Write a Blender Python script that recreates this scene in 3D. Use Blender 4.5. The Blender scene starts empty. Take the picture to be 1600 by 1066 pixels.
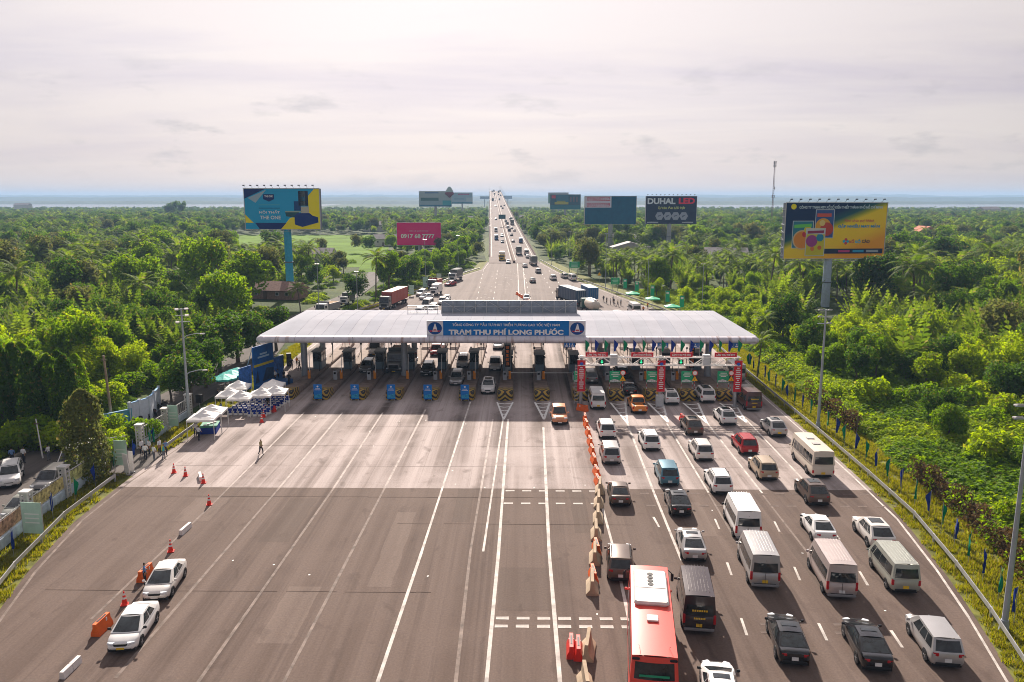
import bpy, bmesh, math, random
from mathutils import Vector, Matrix, noise as mnoise
R = math.radians
SC = bpy.context.scene
COL = SC.collection
# ------------------------------------------------------------------ camera, sky, sun, exposure
CAM_H = 26.0; FPX = 1244.0
PITCH = math.atan(225 / FPX); YAW = math.atan(15 / FPX)
cam = bpy.data.cameras.new('camera'); cam.lens = FPX * 36 / 1600; cam.sensor_width = 36; cam.sensor_fit = 'HORIZONTAL'
cam.clip_start = 0.5; cam.clip_end = 60000
camo = bpy.data.objects.new('camera', cam); COL.objects.link(camo)
camo.location = (0, 0, CAM_H); camo.rotation_euler = (math.pi / 2 - PITCH, 0, YAW)
SC.camera = camo
SUN_EL = R(30.0); SUN_AZ = R(-6.5)          # ahead of the camera, a little to its left
SUNDIR = Vector((math.sin(SUN_AZ) * math.cos(SUN_EL), math.cos(SUN_AZ) * math.cos(SUN_EL), math.sin(SUN_EL)))
sl = bpy.data.lights.new('sun', 'SUN'); sl.energy = 5.0; sl.angle = R(0.9); sl.color = (1.0, 0.885, 0.77)
so = bpy.data.objects.new('sun', sl); COL.objects.link(so)
so.rotation_euler = SUNDIR.to_track_quat('Z', 'Y').to_euler(); so.location = (0, 0, 200)
SC.view_settings.view_transform = 'Standard'; SC.view_settings.look = 'None'
SC.view_settings.exposure = 1.02; SC.view_settings.gamma = 1.0
SC.cycles.max_bounces = 5; SC.cycles.diffuse_bounces = 2; SC.cycles.glossy_bounces = 2
SC.cycles.transmission_bounces = 3; SC.cycles.volume_bounces = 0; SC.cycles.transparent_max_bounces = 4
SC.cycles.use_denoising = True; SC.cycles.pixel_filter_type = 'BLACKMAN_HARRIS'; SC.cycles.filter_width = 1.0
try: SC.cycles.denoiser = 'OPENIMAGEDENOISE'
except Exception: pass
SC.cycles.sample_clamp_indirect = 4.0
SC.cycles.use_adaptive_sampling = True; SC.cycles.adaptive_threshold = 0.015

def make_world():
    w = bpy.data.worlds.new('World'); SC.world = w; w.use_nodes = True
    nt = w.node_tree; N = nt.nodes; L = nt.links; N.clear()
    out = N.new('ShaderNodeOutputWorld'); bg = N.new('ShaderNodeBackground'); L.new(bg.outputs[0], out.inputs[0])
    sky = N.new('ShaderNodeTexSky'); sky.sky_type = 'NISHITA'; sky.sun_disc = False
    sky.sun_elevation = SUN_EL; sky.sun_rotation = SUN_AZ; sky.air_density = 1.2; sky.dust_density = 1.0; sky.ozone_density = 1.0
    bg.inputs[1].default_value = 0.1
    tc = N.new('ShaderNodeTexCoord')
    def math_(op, a, b=None, c=None):
        n = N.new('ShaderNodeMath'); n.operation = op
        for i, v in enumerate((a, b, c)):
            if v is None: continue
            if isinstance(v, (int, float)): n.inputs[i].default_value = v
            else: L.new(v, n.inputs[i])
        return n.outputs[0]
    sep = N.new('ShaderNodeSeparateXYZ'); L.new(tc.outputs['Generated'], sep.inputs[0])
    zc = math_('ADD', math_('MAXIMUM', sep.outputs[2], 0.0), 0.09)
    cx = math_('DIVIDE', sep.outputs[0], zc); cy = math_('DIVIDE', sep.outputs[1], zc)
    cmb = N.new('ShaderNodeCombineXYZ'); L.new(cx, cmb.inputs[0]); L.new(cy, cmb.inputs[1])
    def noise(scale, detail, rough, vec, dist=0.0):
        n = N.new('ShaderNodeTexNoise'); n.inputs['Scale'].default_value = scale; n.inputs['Detail'].default_value = detail
        n.inputs['Roughness'].default_value = rough; n.inputs['Distortion'].default_value = dist; L.new(vec, n.inputs['Vector']); return n.outputs[0]
    mp = N.new('ShaderNodeMapping'); mp.inputs['Scale'].default_value = (0.35, 0.8, 1); mp.inputs['Rotation'].default_value = (0, 0, 0.2); mp.inputs['Location'].default_value = (3.1, 1.7, 0); L.new(cmb.outputs[0], mp.inputs[0])
    n1 = noise(0.9, 7, 0.58, mp.outputs[0], 0.4)
    mr = N.new('ShaderNodeMapRange'); mr.inputs[1].default_value = 0.43; mr.inputs[2].default_value = 0.70; mr.clamp = True
    L.new(n1, mr.inputs[0])
    # glow round the veiled sun
    dt = N.new('ShaderNodeVectorMath'); dt.operation = 'DOT_PRODUCT'; L.new(tc.outputs['Generated'], dt.inputs[0]); dt.inputs[1].default_value = SUNDIR
    half = math_('MULTIPLY_ADD', dt.outputs['Value'], 0.5, 0.5)
    glow = math_('POWER', half, 6.0)
    lum = math_('MULTIPLY_ADD', glow, 3.4, 2.15)
    # thin veil colour (warm toward the horizon, slightly mauve in thicker streaks)
    veil = N.new('ShaderNodeMix'); veil.data_type = 'RGBA'; veil.inputs[6].default_value = (1.0, 0.905, 0.90, 1); veil.inputs[7].default_value = (0.73, 0.665, 0.79, 1)
    L.new(mr.outputs[0], veil.inputs[0])
    hz = math_('POWER', math_('SUBTRACT', 1.0, math_('MAXIMUM', sep.outputs[2], 0.0)), 14.0)
    warm = N.new('ShaderNodeMix'); warm.data_type = 'RGBA'; L.new(veil.outputs[2], warm.inputs[6]); warm.inputs[7].default_value = (0.94, 0.80, 0.765, 1)
    L.new(math_('MULTIPLY', hz, 0.95), warm.inputs[0])
    # small grey puffs low over the horizon
    mp2 = N.new('ShaderNodeMapping'); mp2.inputs['Scale'].default_value = (9, 9, 30); mp2.inputs['Location'].default_value = (0.35, 0, 0.9); L.new(tc.outputs['Generated'], mp2.inputs[0])
    n2 = noise(1.0, 6, 0.62, mp2.outputs[0])
    mr2 = N.new('ShaderNodeMapRange'); mr2.inputs[1].default_value = 0.56; mr2.inputs[2].default_value = 0.68; L.new(n2, mr2.inputs[0])
    band = math_('MULTIPLY', mr2.outputs[0], math_('POWER', math_('MAXIMUM', math_('SUBTRACT', 1.0, math_('ABSOLUTE', math_('MULTIPLY', math_('SUBTRACT', sep.outputs[2], 0.075), 12.0))), 0.0), 0.6))
    puff = N.new('ShaderNodeMix'); puff.data_type = 'RGBA'; L.new(warm.outputs[2], puff.inputs[6]); puff.inputs[7].default_value = (0.58, 0.55, 0.60, 1)
    L.new(math_('MULTIPLY', band, 0.7), puff.inputs[0])
    vm = N.new('ShaderNodeVectorMath'); vm.operation = 'SCALE'; L.new(puff.outputs[2], vm.inputs[0]); L.new(lum, vm.inputs['Scale'])
    mix = N.new('ShaderNodeMix'); mix.data_type = 'RGBA'; L.new(sky.outputs[0], mix.inputs[6]); L.new(vm.outputs[0], mix.inputs[7])
    # veil thins here and there and lets the blue through
    n3 = noise(0.35, 3, 0.5, mp.outputs[0])
    mr3 = N.new('ShaderNodeMapRange'); mr3.inputs[1].default_value = 0.3; mr3.inputs[2].default_value = 0.7; mr3.inputs[3].default_value = 0.985; mr3.inputs[4].default_value = 0.93; L.new(n3, mr3.inputs[0])
    L.new(mr3.outputs[0], mix.inputs[0])
    L.new(mix.outputs[2], bg.inputs[0])
make_world()

# ------------------------------------------------------------------ pixel -> place helpers (photo pixels, 1600 wide)
def ray(px, py):
    x = (px - 800) / FPX; y = -(py - 533) / FPX
    dy = math.cos(PITCH) + y * math.sin(PITCH); dz = -math.sin(PITCH) + y * math.cos(PITCH)
    c, s = math.cos(YAW), math.sin(YAW)
    return Vector((x * c - dy * s, x * s + dy * c, dz))
def G(px, py, z=0.0):
    d = ray(px, py); t = (z - CAM_H) / d.z
    return Vector((d.x * t, d.y * t, z))
def A(px, py, Y):
    d = ray(px, py); t = Y / d.y
    return Vector((d.x * t, Y, CAM_H + d.z * t))

# ------------------------------------------------------------------ materials
MATS = {}
def pm(name, col, rough=0.6, metal=0.0, var=0.12, scale=2.0, bump=0.0, coat=0.0, spec=0.2, emit=0.0, space='Object'):
    if name in MATS: return MATS[name]
    m = bpy.data.materials.new(name); m.use_nodes = True; MATS[name] = m
    nt = m.node_tree; N = nt.nodes; L = nt.links; p = N['Principled BSDF']
    p.inputs['Roughness'].default_value = rough; p.inputs['Metallic'].default_value = metal
    p.inputs['Specular IOR Level'].default_value = spec; p.inputs['Coat Weight'].default_value = coat; p.inputs['Coat Roughness'].default_value = 0.08
    if var > 0:
        tc = N.new('ShaderNodeTexCoord'); n = N.new('ShaderNodeTexNoise'); n.inputs['Scale'].default_value = scale; n.inputs['Detail'].default_value = 5; n.inputs['Roughness'].default_value = 0.62
        L.new(tc.outputs[space], n.inputs['Vector'])
        mx = N.new('ShaderNodeMix'); mx.data_type = 'RGBA'
        mx.inputs[6].default_value = tuple(max(0, c * (1 - var)) for c in col[:3]) + (1,)
        mx.inputs[7].default_value = tuple(min(1, c * (1 + var)) for c in col[:3]) + (1,)
        mr = N.new('ShaderNodeMapRange'); mr.inputs[1].default_value = 0.3; mr.inputs[2].default_value = 0.7; L.new(n.outputs[0], mr.inputs[0])
        L.new(mr.outputs[0], mx.inputs[0]); L.new(mx.outputs[2], p.inputs['Base Color'])
        if bump:
            b = N.new('ShaderNodeBump'); b.inputs['Strength'].default_value = bump; b.inputs['Distance'].default_value = 0.05; L.new(n.outputs[0], b.inputs['Height']); L.new(b.outputs[0], p.inputs['Normal'])
    else: p.inputs['Base Color'].default_value = tuple(col[:3]) + (1,)
    if emit:
        p.inputs['Emission Color'].default_value = tuple(col[:3]) + (1,); p.inputs['Emission Strength'].default_value = emit
    return m
def paint(name, col, rough=0.32, metal=0.0): return pm('paint_' + name, col, rough, metal, var=0.05, scale=0.8, coat=0.45 if max(col) < .1 else 0.2, spec=.4)

def leafmat(name, dark, light, trans=0.35, warm=None):
    if name in MATS: return MATS[name]
    m = bpy.data.materials.new(name); m.use_nodes = True; MATS[name] = m
    nt = m.node_tree; N = nt.nodes; L = nt.links; N.clear()
    out = N.new('ShaderNodeOutputMaterial')
    geo = N.new('ShaderNodeNewGeometry'); oi = N.new('ShaderNodeObjectInfo')
    mx = N.new('ShaderNodeMix'); mx.data_type = 'RGBA'; mx.inputs[6].default_value = dark + (1,); mx.inputs[7].default_value = light + (1,)
    a = N.new('ShaderNodeMath'); a.operation = 'MULTIPLY_ADD'; a.inputs[1].default_value = 0.45; L.new(geo.outputs['Random Per Island'], a.inputs[0])
    b = N.new('ShaderNodeMath'); b.operation = 'MULTIPLY'; b.inputs[1].default_value = 0.55; L.new(oi.outputs['Random'], b.inputs[0]); L.new(b.outputs[0], a.inputs[2])
    L.new(a.outputs[0], mx.inputs[0])
    mx2 = N.new('ShaderNodeMix'); mx2.data_type = 'RGBA'; mx2.inputs[7].default_value = (warm or (0.22, 0.16, 0.05)) + (1,); L.new(mx.outputs[2], mx2.inputs[6])
    c = N.new('ShaderNodeMath'); c.operation = 'GREATER_THAN'; c.inputs[1].default_value = 0.93; L.new(geo.outputs['Random Per Island'], c.inputs[0])
    cc = N.new('ShaderNodeMath'); cc.operation = 'MULTIPLY'; cc.inputs[1].default_value = 0.6; L.new(c.outputs[0], cc.inputs[0]); L.new(cc.outputs[0], mx2.inputs[0])
    p = N.new('ShaderNodeBsdfPrincipled'); p.inputs['Roughness'].default_value = 0.7; p.inputs['Specular IOR Level'].default_value = 0.12; L.new(mx2.outputs[2], p.inputs['Base Color'])
    t = N.new('ShaderNodeBsdfTranslucent')
    hs = N.new('ShaderNodeHueSaturation'); hs.inputs['Hue'].default_value = 0.485; hs.inputs['Saturation'].default_value = 1.1; hs.inputs['Value'].default_value = 1.68; L.new(mx2.outputs[2], hs.inputs['Color']); L.new(hs.outputs[0], t.inputs['Color'])
    ms = N.new('ShaderNodeMixShader'); ms.inputs[0].default_value = trans + .1; L.new(p.outputs[0], ms.inputs[1]); L.new(t.outputs[0], ms.inputs[2]); L.new(ms.outputs[0], out.inputs[0])
    return m

def streetmat(name, ca, cb, cc, streak=0.55, lanes=False, joints=0.0):
    """worn pavement: patches, stains and tyre streaks that run along the lanes (+Y)"""
    m = bpy.data.materials.new(name); m.use_nodes = True; MATS[name] = m
    nt = m.node_tree; N = nt.nodes; L = nt.links; p = N['Principled BSDF']
    p.inputs['Roughness'].default_value = 0.9; p.inputs['Specular IOR Level'].default_value = 0.12
    geo = N.new('ShaderNodeNewGeometry')
    def nz(sc, loc, scale, det=5, rough=0.6, dist=0.0):
        mp = N.new('ShaderNodeMapping'); mp.inputs['Scale'].default_value = sc; mp.inputs['Location'].default_value = loc; L.new(geo.outputs['Position'], mp.inputs[0])
        n = N.new('ShaderNodeTexNoise'); n.inputs['Scale'].default_value = scale; n.inputs['Detail'].default_value = det; n.inputs['Roughness'].default_value = rough; n.inputs['Distortion'].default_value = dist
        L.new(mp.outputs[0], n.inputs[0]); return n.outputs[0]
    def rng(v, a, b, c=0.0, d=1.0):
        r = N.new('ShaderNodeMapRange'); r.inputs[1].default_value = a; r.inputs[2].default_value = b; r.inputs[3].default_value = c; r.inputs[4].default_value = d; L.new(v, r.inputs[0]); return r.outputs[0]
    def mix(a, b, f, blend='MIX'):
        x = N.new('ShaderNodeMix'); x.data_type = 'RGBA'; x.blend_type = blend
        for s, v in ((6, a), (7, b), (0, f)):
            if isinstance(v, tuple): x.inputs[s].default_value = v + (1,)
            elif isinstance(v, float): x.inputs[s].default_value = v
            else: L.new(v, x.inputs[s])
        return x.outputs[2]
    col = mix(ca, cb, rng(nz((0.9, 0.022, 1), (0, 0, 0), 0.75, 4, 0.55), 0.38, 0.62))
    col = mix(col, cc, rng(nz((2.3, 0.02, 1), (17, 3, 0), 0.6, 6, 0.65), 0.5, 0.70, 0.0, streak))
    if lanes:   # oil and rubber down the middle of each toll lane
        sx = N.new('ShaderNodeSeparateXYZ'); L.new(geo.outputs['Position'], sx.inputs[0])
        w = N.new('ShaderNodeMath'); w.operation = 'MULTIPLY_ADD'; w.inputs[1].default_value = 2 * math.pi / 4.76; w.inputs[2].default_value = 2 * math.pi * 0.05; L.new(sx.outputs[0], w.inputs[0])
        c = N.new('ShaderNodeMath'); c.operation = 'COSINE'; L.new(w.outputs[0], c.inputs[0])
        track = rng(c.outputs[0], -1.0, 0.15, 1.0, 0.0)
        fade = rng(sx.outputs[1], 66.0, 98.0, 0.3, 1.0)
        mm = N.new('ShaderNodeMath'); mm.operation = 'MULTIPLY'; L.new(track, mm.inputs[0]); L.new(fade, mm.inputs[1])
        m3 = N.new('ShaderNodeMath'); m3.operation = 'MULTIPLY'; L.new(mm.outputs[0], m3.inputs[0]); L.new(rng(nz((1.2, 0.05, 1), (5, 9, 0), 1.0), 0.3, 0.6, 0.35, 1.0), m3.inputs[1])
        col = mix(col, cc, m3.outputs[0])
        tr2 = rng(c.outputs[0], -1.0, -0.45, 1.0, 0.0); fd2 = rng(sx.outputs[1], 88.0, 106.0, 0.0, 0.85)
        m4 = N.new('ShaderNodeMath'); m4.operation = 'MULTIPLY'; L.new(tr2, m4.inputs[0]); L.new(fd2, m4.inputs[1])
        m5 = N.new('ShaderNodeMath'); m5.operation = 'MULTIPLY'; L.new(m4.outputs[0], m5.inputs[0]); L.new(rng(nz((2.2, 0.04, 1), (1, 4, 0), 1.0), 0.35, 0.55, 0.2, 1.0), m5.inputs[1])
        col = mix(col, (0.035, 0.027, 0.024), m5.outputs[0])
    if joints:
        mp = N.new('ShaderNodeMapping'); mp.inputs['Scale'].default_value = (1, 1, 1); L.new(geo.outputs['Position'], mp.inputs[0])
        br = N.new('ShaderNodeTexBrick'); br.offset = 0; br.inputs['Scale'].default_value = 1.0; br.inputs['Brick Width'].default_value = 4.76; br.inputs['Row Height'].default_value = 5.0; br.inputs['Mortar Size'].default_value = 0.02; br.inputs['Mortar Smooth'].default_value = 0.4
        L.new(mp.outputs[0], br.inputs[0])
        x = N.new('ShaderNodeMath'); x.operation = 'MULTIPLY'; x.inputs[1].default_value = joints; L.new(br.outputs['Fac'], x.inputs[0])
        col = mix(col, tuple(v * 0.5 for v in cc), x.outputs[0])
    pt = nz((1, 1, 1), (2, 8, 0), 0.09, 6, 0.65); col = mix(col, cb, rng(pt, 0.47, 0.64, 0.0, 0.6))
    sp = nz((1, 0.45, 1), (7, 2, 0), 0.8, 3, 0.5, 0.6); col = mix(col, cc, rng(sp, 0.60, 0.74, 0.0, 0.5))
    fine = nz((1, 1, 1), (0, 0, 0), 7.0, 4, 0.7); col = mix(col, rng(fine, 0.25, 0.75, 0.80, 1.18), 1.0, 'MULTIPLY')
    L.new(col, p.inputs['Base Color'])
    bm = N.new('ShaderNodeBump'); bm.inputs['Strength'].default_value = 0.25; bm.inputs['Distance'].default_value = 0.01; L.new(fine, bm.inputs['Height']); L.new(bm.outputs[0], p.inputs['Normal'])
    return m

WHITE = pm('white_paint', (0.72, 0.71, 0.69), 0.55)
LINE = pm('line_paint', (0.47, 0.43, 0.40), 0.8, var=0.42, scale=0.9, space='Object')
LINE_WORN = pm('line_paint_worn', (0.185, 0.145, 0.125), 0.85, var=0.45, scale=1.2)
BLACK = pm('black_plastic', (0.018, 0.018, 0.02), 0.55)
RUBBER = pm('tyre_rubber', (0.015, 0.015, 0.016), 0.85)
GLASS = pm('car_glass', (0.022, 0.027, 0.03), 0.05, var=0.7, scale=1.6, spec=0.6)
RIM = pm('alloy_rim', (0.42, 0.43, 0.45), 0.35, 0.7)
TAIL = pm('tail_lamp_red', (0.42, 0.015, 0.02), 0.25)
HEAD = pm('head_lamp_glass', (0.62, 0.65, 0.68), 0.12)
PLATEW = pm('plate_white', (0.7, 0.7, 0.7), 0.5)
PLATEY = pm('plate_yellow', (0.75, 0.48, 0.03), 0.5)
GALV = pm('galvanised_steel', (0.42, 0.43, 0.45), 0.42, 0.55, var=0.2, scale=1.5)
CONC = pm('concrete', (0.36, 0.32, 0.28), 0.85, var=0.25, scale=1.2, bump=0.2)
CONC_DK = pm('concrete_dark', (0.2, 0.155, 0.13), 0.85, var=0.3, scale=1.0, bump=0.2)
ORANGE = pm('orange_plastic', (0.75, 0.13, 0.02), 0.5)
ORANGE2 = pm('orange_metal', (0.8, 0.27, 0.02), 0.45)
REDP = pm('red_plastic', (0.62, 0.03, 0.02), 0.5)
BANNER_RED = pm('banner_red', (0.60, 0.015, 0.03), 0.6, var=0.06)
BLUE_SIGN = pm('sign_blue', (0.015, 0.11, 0.36), 0.5, var=0.08)
GREEN_SIGN = pm('sign_green', (0.02, 0.33, 0.14), 0.5, var=0.08)
CLOTH_W = pm('white_fabric', (0.78, 0.76, 0.74), 0.8)
CLOTH_B = pm('blue_fabric', (0.012, 0.035, 0.26), 0.75)
SKIN = pm('skin', (0.33, 0.19, 0.12), 0.6)
HAIR = pm('hair_black', (0.015, 0.012, 0.01), 0.6)
BARK = pm('bark', (0.12, 0.09, 0.065), 0.9, var=0.3, scale=4)
ROOFM = pm('roof_metal', (0.62, 0.60, 0.60), 0.45, 0.25, var=0.12, scale=0.5, space='Object')
ORANGE_LED = pm('led_orange', (0.9, 0.22, 0.02), 0.5, var=0)
def text_mat(name, col): return pm('print_' + name, col, 0.9, var=0.0, spec=0.03)

# ------------------------------------------------------------------ mesh helpers
class MB:
    def __init__(self): self.v = []; self.f = []; self.m = []
    def add(self, vs, fs, mat=0):
        o = len(self.v); self.v += [tuple(p) for p in vs]
        for f in fs: self.f.append(tuple(i + o for i in f)); self.m.append(mat)
    def box(self, c, s, rz=0.0, mat=0, rx=0.0, bev=0.0):
        cx, cy, cz = c; hx, hy, hz = s[0] / 2, s[1] / 2, s[2] / 2
        M = Matrix.Rotation(rz, 3, 'Z') @ Matrix.Rotation(rx, 3, 'X')
        if bev > 0:
            pts = []; b = min(bev, hx * .9, hy * .9, hz * .9)
            def ringz(z, ins):
                return [(sx * (hx - (b if k else 0) - ins) , sy * (hy - (0 if k else b) - ins), z) for sx, sy, k in ((-1, -1, 0), (-1, -1, 1), (1, -1, 1), (1, -1, 0), (1, 1, 0), (1, 1, 1), (-1, 1, 1), (-1, 1, 0))]
            rings = [ringz(-hz, b * .6), ringz(-hz + b, 0), ringz(hz - b, 0), ringz(hz, b * .6)]
            vs = [M @ Vector(p) + Vector(c) for r in rings for p in r]
            fs = []
            for k in range(3):
                for i in range(8): fs.append((k * 8 + i, k * 8 + (i + 1) % 8, k * 8 + 8 + (i + 1) % 8, k * 8 + 8 + i))
            fs.append(tuple(range(7, -1, -1))); fs.append(tuple(range(24, 32)))
            self.add(vs, fs, mat); return
        vs = [M @ Vector((sx * hx, sy * hy, sz * hz)) + Vector(c) for sz in (-1, 1) for sx, sy in ((-1, -1), (1, -1), (1, 1), (-1, 1))]
        self.add(vs, [(3, 2, 1, 0), (4, 5, 6, 7), (0, 1, 5, 4), (1, 2, 6, 5), (2, 3, 7, 6), (3, 0, 4, 7)], mat)
    def cyl(self, p0, p1, r0, r1=None, n=8, mat=0, caps=True):
        r1 = r0 if r1 is None else r1; p0 = Vector(p0); p1 = Vector(p1); d = (p1 - p0)
        if d.length < 1e-6: return
        q = d.to_track_quat('Z', 'Y').to_matrix(); vs = []
        for p, r in ((p0, r0), (p1, r1)):
            for i in range(n):
                a = 2 * math.pi * i / n; vs.append(p + q @ Vector((math.cos(a) * r, math.sin(a) * r, 0)))
        fs = [(i, (i + 1) % n, n + (i + 1) % n, n + i) for i in range(n)]
        if caps: fs += [tuple(range(n - 1, -1, -1)), tuple(range(n, 2 * n))]
        self.add(vs, fs, mat)
    def tube(self, pts, radii, n=6, mat=0):
        for i in range(len(pts) - 1):
            self.cyl(pts[i], pts[i + 1], radii[i], radii[i + 1], n, mat, caps=(i == 0 or i == len(pts) - 2))
    def prism(self, poly, axis, a, b, mat=0):
        """extrude a 2-D polygon (CCW seen from +axis) between a and b along axis; axis X: (y,z), Y: (x,z), Z: (x,y)"""
        def mk(p, t): return {'X': (t, p[0], p[1]), 'Y': (p[0], t, p[1]), 'Z': (p[0], p[1], t)}[axis]
        n = len(poly); vs = [mk(p, a) for p in poly] + [mk(p, b) for p in poly]
        fs = [(i, (i + 1) % n, n + (i + 1) % n, n + i) for i in range(n)] + [tuple(range(n - 1, -1, -1)), tuple(range(n, 2 * n))]
        if axis == 'Y': fs = [tuple(reversed(f)) for f in fs]
        self.add(vs, fs, mat)
    def patch(self, a, b, c, d, nu=4, nv=4, bulge=(0, 0, 0), u0=0., u1=1., v0=0., v1=1., off=0.0, mat=0, bulge2=None):
        a, b, c, d = map(Vector, (a, b, c, d)); bl = Vector(bulge)
        nrm = (b - a).cross(d - a).normalized() * off; vs = []
        for j in range(nv + 1):
            for i in range(nu + 1):
                u = u0 + (u1 - u0) * i / nu; v = v0 + (v1 - v0) * j / nv
                P = (a * (1 - u) + b * u) * (1 - v) + (d * (1 - u) + c * u) * v
                vs.append(P + bl * (4 * u * (1 - u)) * (1 - 0.35 * (2 * v - 1) ** 2) + nrm)
        w = nu + 1
        self.add(vs, [(j * w + i, j * w + i + 1, (j + 1) * w + i + 1, (j + 1) * w + i) for j in range(nv) for i in range(nu)], mat)
    def loft(self, rings, mat=0, cap=True):
        n = len(rings[0]); vs = [p for r in rings for p in r]; fs = []
        for k in range(len(rings) - 1):
            for i in range(n): fs.append((k * n + i, k * n + (i + 1) % n, (k + 1) * n + (i + 1) % n, (k + 1) * n + i))
        if cap: fs += [tuple(range(n - 1, -1, -1)), tuple(range((len(rings) - 1) * n, len(rings) * n))]
        self.add(vs, fs, mat)
    def disc(self, c, r, n=16, mat=0, axis='Y', sx=1.0):
        cx, cy, cz = c; vs = []
        for i in range(n):
            a = 2 * math.pi * i / n; p, q = math.cos(a) * r * sx, math.sin(a) * r
            vs.append({'Y': (cx + p, cy, cz + q), 'Z': (cx + p, cy + q, cz), 'X': (cx, cy + p, cz + q)}[axis])
        self.add(vs, [tuple(range(n))], mat)
    def poly(self, pts, mat=0): self.add(pts, [tuple(range(len(pts)))], mat)
    def mesh(self, name, mats, smooth=0.0):
        me = bpy.data.meshes.new(name); me.from_pydata(self.v, [], self.f)
        for m in (mats if isinstance(mats, (list, tuple)) else [mats]): me.materials.append(m)
        if any(self.m): me.polygons.foreach_set('material_index', self.m)
        if smooth:
            me.polygons.foreach_set('use_smooth', [True] * len(me.polygons)); me.set_sharp_from_angle(angle=R(smooth))
        me.update(); return me
    def build(self, name, mats, parent=None, smooth=0.0, loc=None):
        return link(name, self.mesh(name, mats, smooth), parent, loc)
def link(name, data, parent=None, loc=None, rz=0.0):
    o = bpy.data.objects.new(name, data); COL.objects.link(o)
    if parent: o.parent = parent
    if loc is not None: o.location = loc
    if rz: o.rotation_euler = (0, 0, rz)
    return o
def tag(o, label=None, cat=None, group=None, kind=None):
    if label: o['label'] = label
    if cat: o['category'] = cat
    if group: o['group'] = group
    if kind: o['kind'] = kind
    return o
def thing(name, label, cat, loc=(0, 0, 0), rz=0.0, group=None):
    o = link(name, None, None, loc, rz); o.empty_display_size = 0.3
    return tag(o, label, cat, group)
def struct(o): o['kind'] = 'structure'; return o
_txt = {}
def text_mesh(body, width, height, mat, bold=0.012, name='lettering', spacing=1.0, shear=0.0):
    """flat lettering in the XZ plane facing -Y, centred on the origin, fitted to width x height"""
    k = (body, width, height, mat.name, bold)
    if k in _txt: return _txt[k]
    cu = bpy.data.curves.new('lettering', 'FONT'); cu.body = body; cu.size = 1; cu.offset = bold; cu.resolution_u = 3; cu.space_character = spacing; cu.shear = shear
    o = bpy.data.objects.new('tmp_text', cu); COL.objects.link(o)
    dg = bpy.context.evaluated_depsgraph_get(); me = bpy.data.meshes.new_from_object(o.evaluated_get(dg)); bpy.data.objects.remove(o)
    me.name = name
    xs = [v.co.x for v in me.vertices] or [0, 1]; ys = [v.co.y for v in me.vertices] or [0, 1]
    x0, x1, y0, y1 = min(xs), max(xs), min(ys), max(ys)
    for v in me.vertices:
        v.co = ((v.co.x - (x0 + x1) / 2) / (x1 - x0) * width, 0, (v.co.y - (y0 + y1) / 2) / (y1 - y0) * height)
    me.materials.clear(); me.materials.append(mat); me.update(); _txt[k] = me
    return me
def letters(body, c, width, height, mat, parent, bold=0.012, name='lettering', shear=0.0):
    return link(name, text_mesh(body, width, height, mat, bold, name, 1.0, shear), parent, c)
def interp(tab, t):
    if t <= tab[0][0]: return tab[0][1]
    for (a, va), (b, vb) in zip(tab, tab[1:]):
        if t <= b: return va + (vb - va) * (t - a) / (b - a)
    return tab[-1][1]
# ================================================================== SETTING
LEAF_G = leafmat('leaf_green', (0.05, 0.12, 0.008), (0.19, 0.32, 0.014), 0.42)
LEAF_Y = leafmat('leaf_yellow_green', (0.11, 0.195, 0.009), (0.285, 0.39, 0.015), 0.45)
LEAF_D = leafmat('leaf_dark', (0.026, 0.068, 0.011), (0.085, 0.175, 0.018), 0.36)
LEAF_P = leafmat('palm_leaf', (0.04, 0.085, 0.010), (0.16, 0.235, 0.03), 0.42, (0.20, 0.15, 0.07))
LEAF_B = leafmat('dry_vine', (0.045, 0.030, 0.014), (0.125, 0.085, 0.034), 0.22, (0.14, 0.2, 0.02))
LEAF_O = leafmat('olive_leaf', (0.05, 0.075, 0.018), (0.14, 0.16, 0.045), 0.33)

def terrain_mat():
    m = bpy.data.materials.new('undergrowth_ground'); m.use_nodes = True; N = m.node_tree.nodes; L = m.node_tree.links; p = N['Principled BSDF']; p.inputs['Roughness'].default_value = 0.95; p.inputs['Specular IOR Level'].default_value = 0.1
    geo = N.new('ShaderNodeNewGeometry')
    def nz(s, d=6):
        n = N.new('ShaderNodeTexNoise'); n.inputs['Scale'].default_value = s; n.inputs['Detail'].default_value = d; n.inputs['Roughness'].default_value = 0.65; L.new(geo.outputs['Position'], n.inputs[0]); return n.outputs[0]
    cr = N.new('ShaderNodeValToRGB'); e = cr.color_ramp.elements; e[0].position = 0.32; e[0].color = (0.018, 0.028, 0.010, 1); e[1].position = 0.72; e[1].color = (0.085, 0.10, 0.025, 1)
    x = e.new(0.5); x.color = (0.045, 0.068, 0.016, 1); L.new(nz(0.05), cr.inputs[0])
    mx = N.new('ShaderNodeMix'); mx.data_type = 'RGBA'; mx.blend_type = 'MULTIPLY'; mx.inputs[0].default_value = 1; L.new(cr.outputs[0], mx.inputs[6])
    mr = N.new('ShaderNodeMapRange'); mr.inputs[1].default_value = 0.3; mr.inputs[2].default_value = 0.7; mr.inputs[3].default_value = 0.5; mr.inputs[4].default_value = 1.5; L.new(nz(1.7, 4), mr.inputs[0]); L.new(mr.outputs[0], mx.inputs[7])
    L.new(mx.outputs[2], p.inputs[0]); return m
mb = MB(); S = 8800
gx = [-S, -4000, -800, -150, -40, 0, 40, 150, 800, 4000, S]; gy = [-400, 0, 60, 140, 260, 500, 1000, 2500, 6000, S]
vs = [(x, y, -0.12) for y in gy for x in gx]; n = len(gx)
mb.add(vs, [(j * n + i, j * n + i + 1, (j + 1) * n + i + 1, (j + 1) * n + i) for j in range(len(gy) - 1) for i in range(n - 1)])
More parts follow.
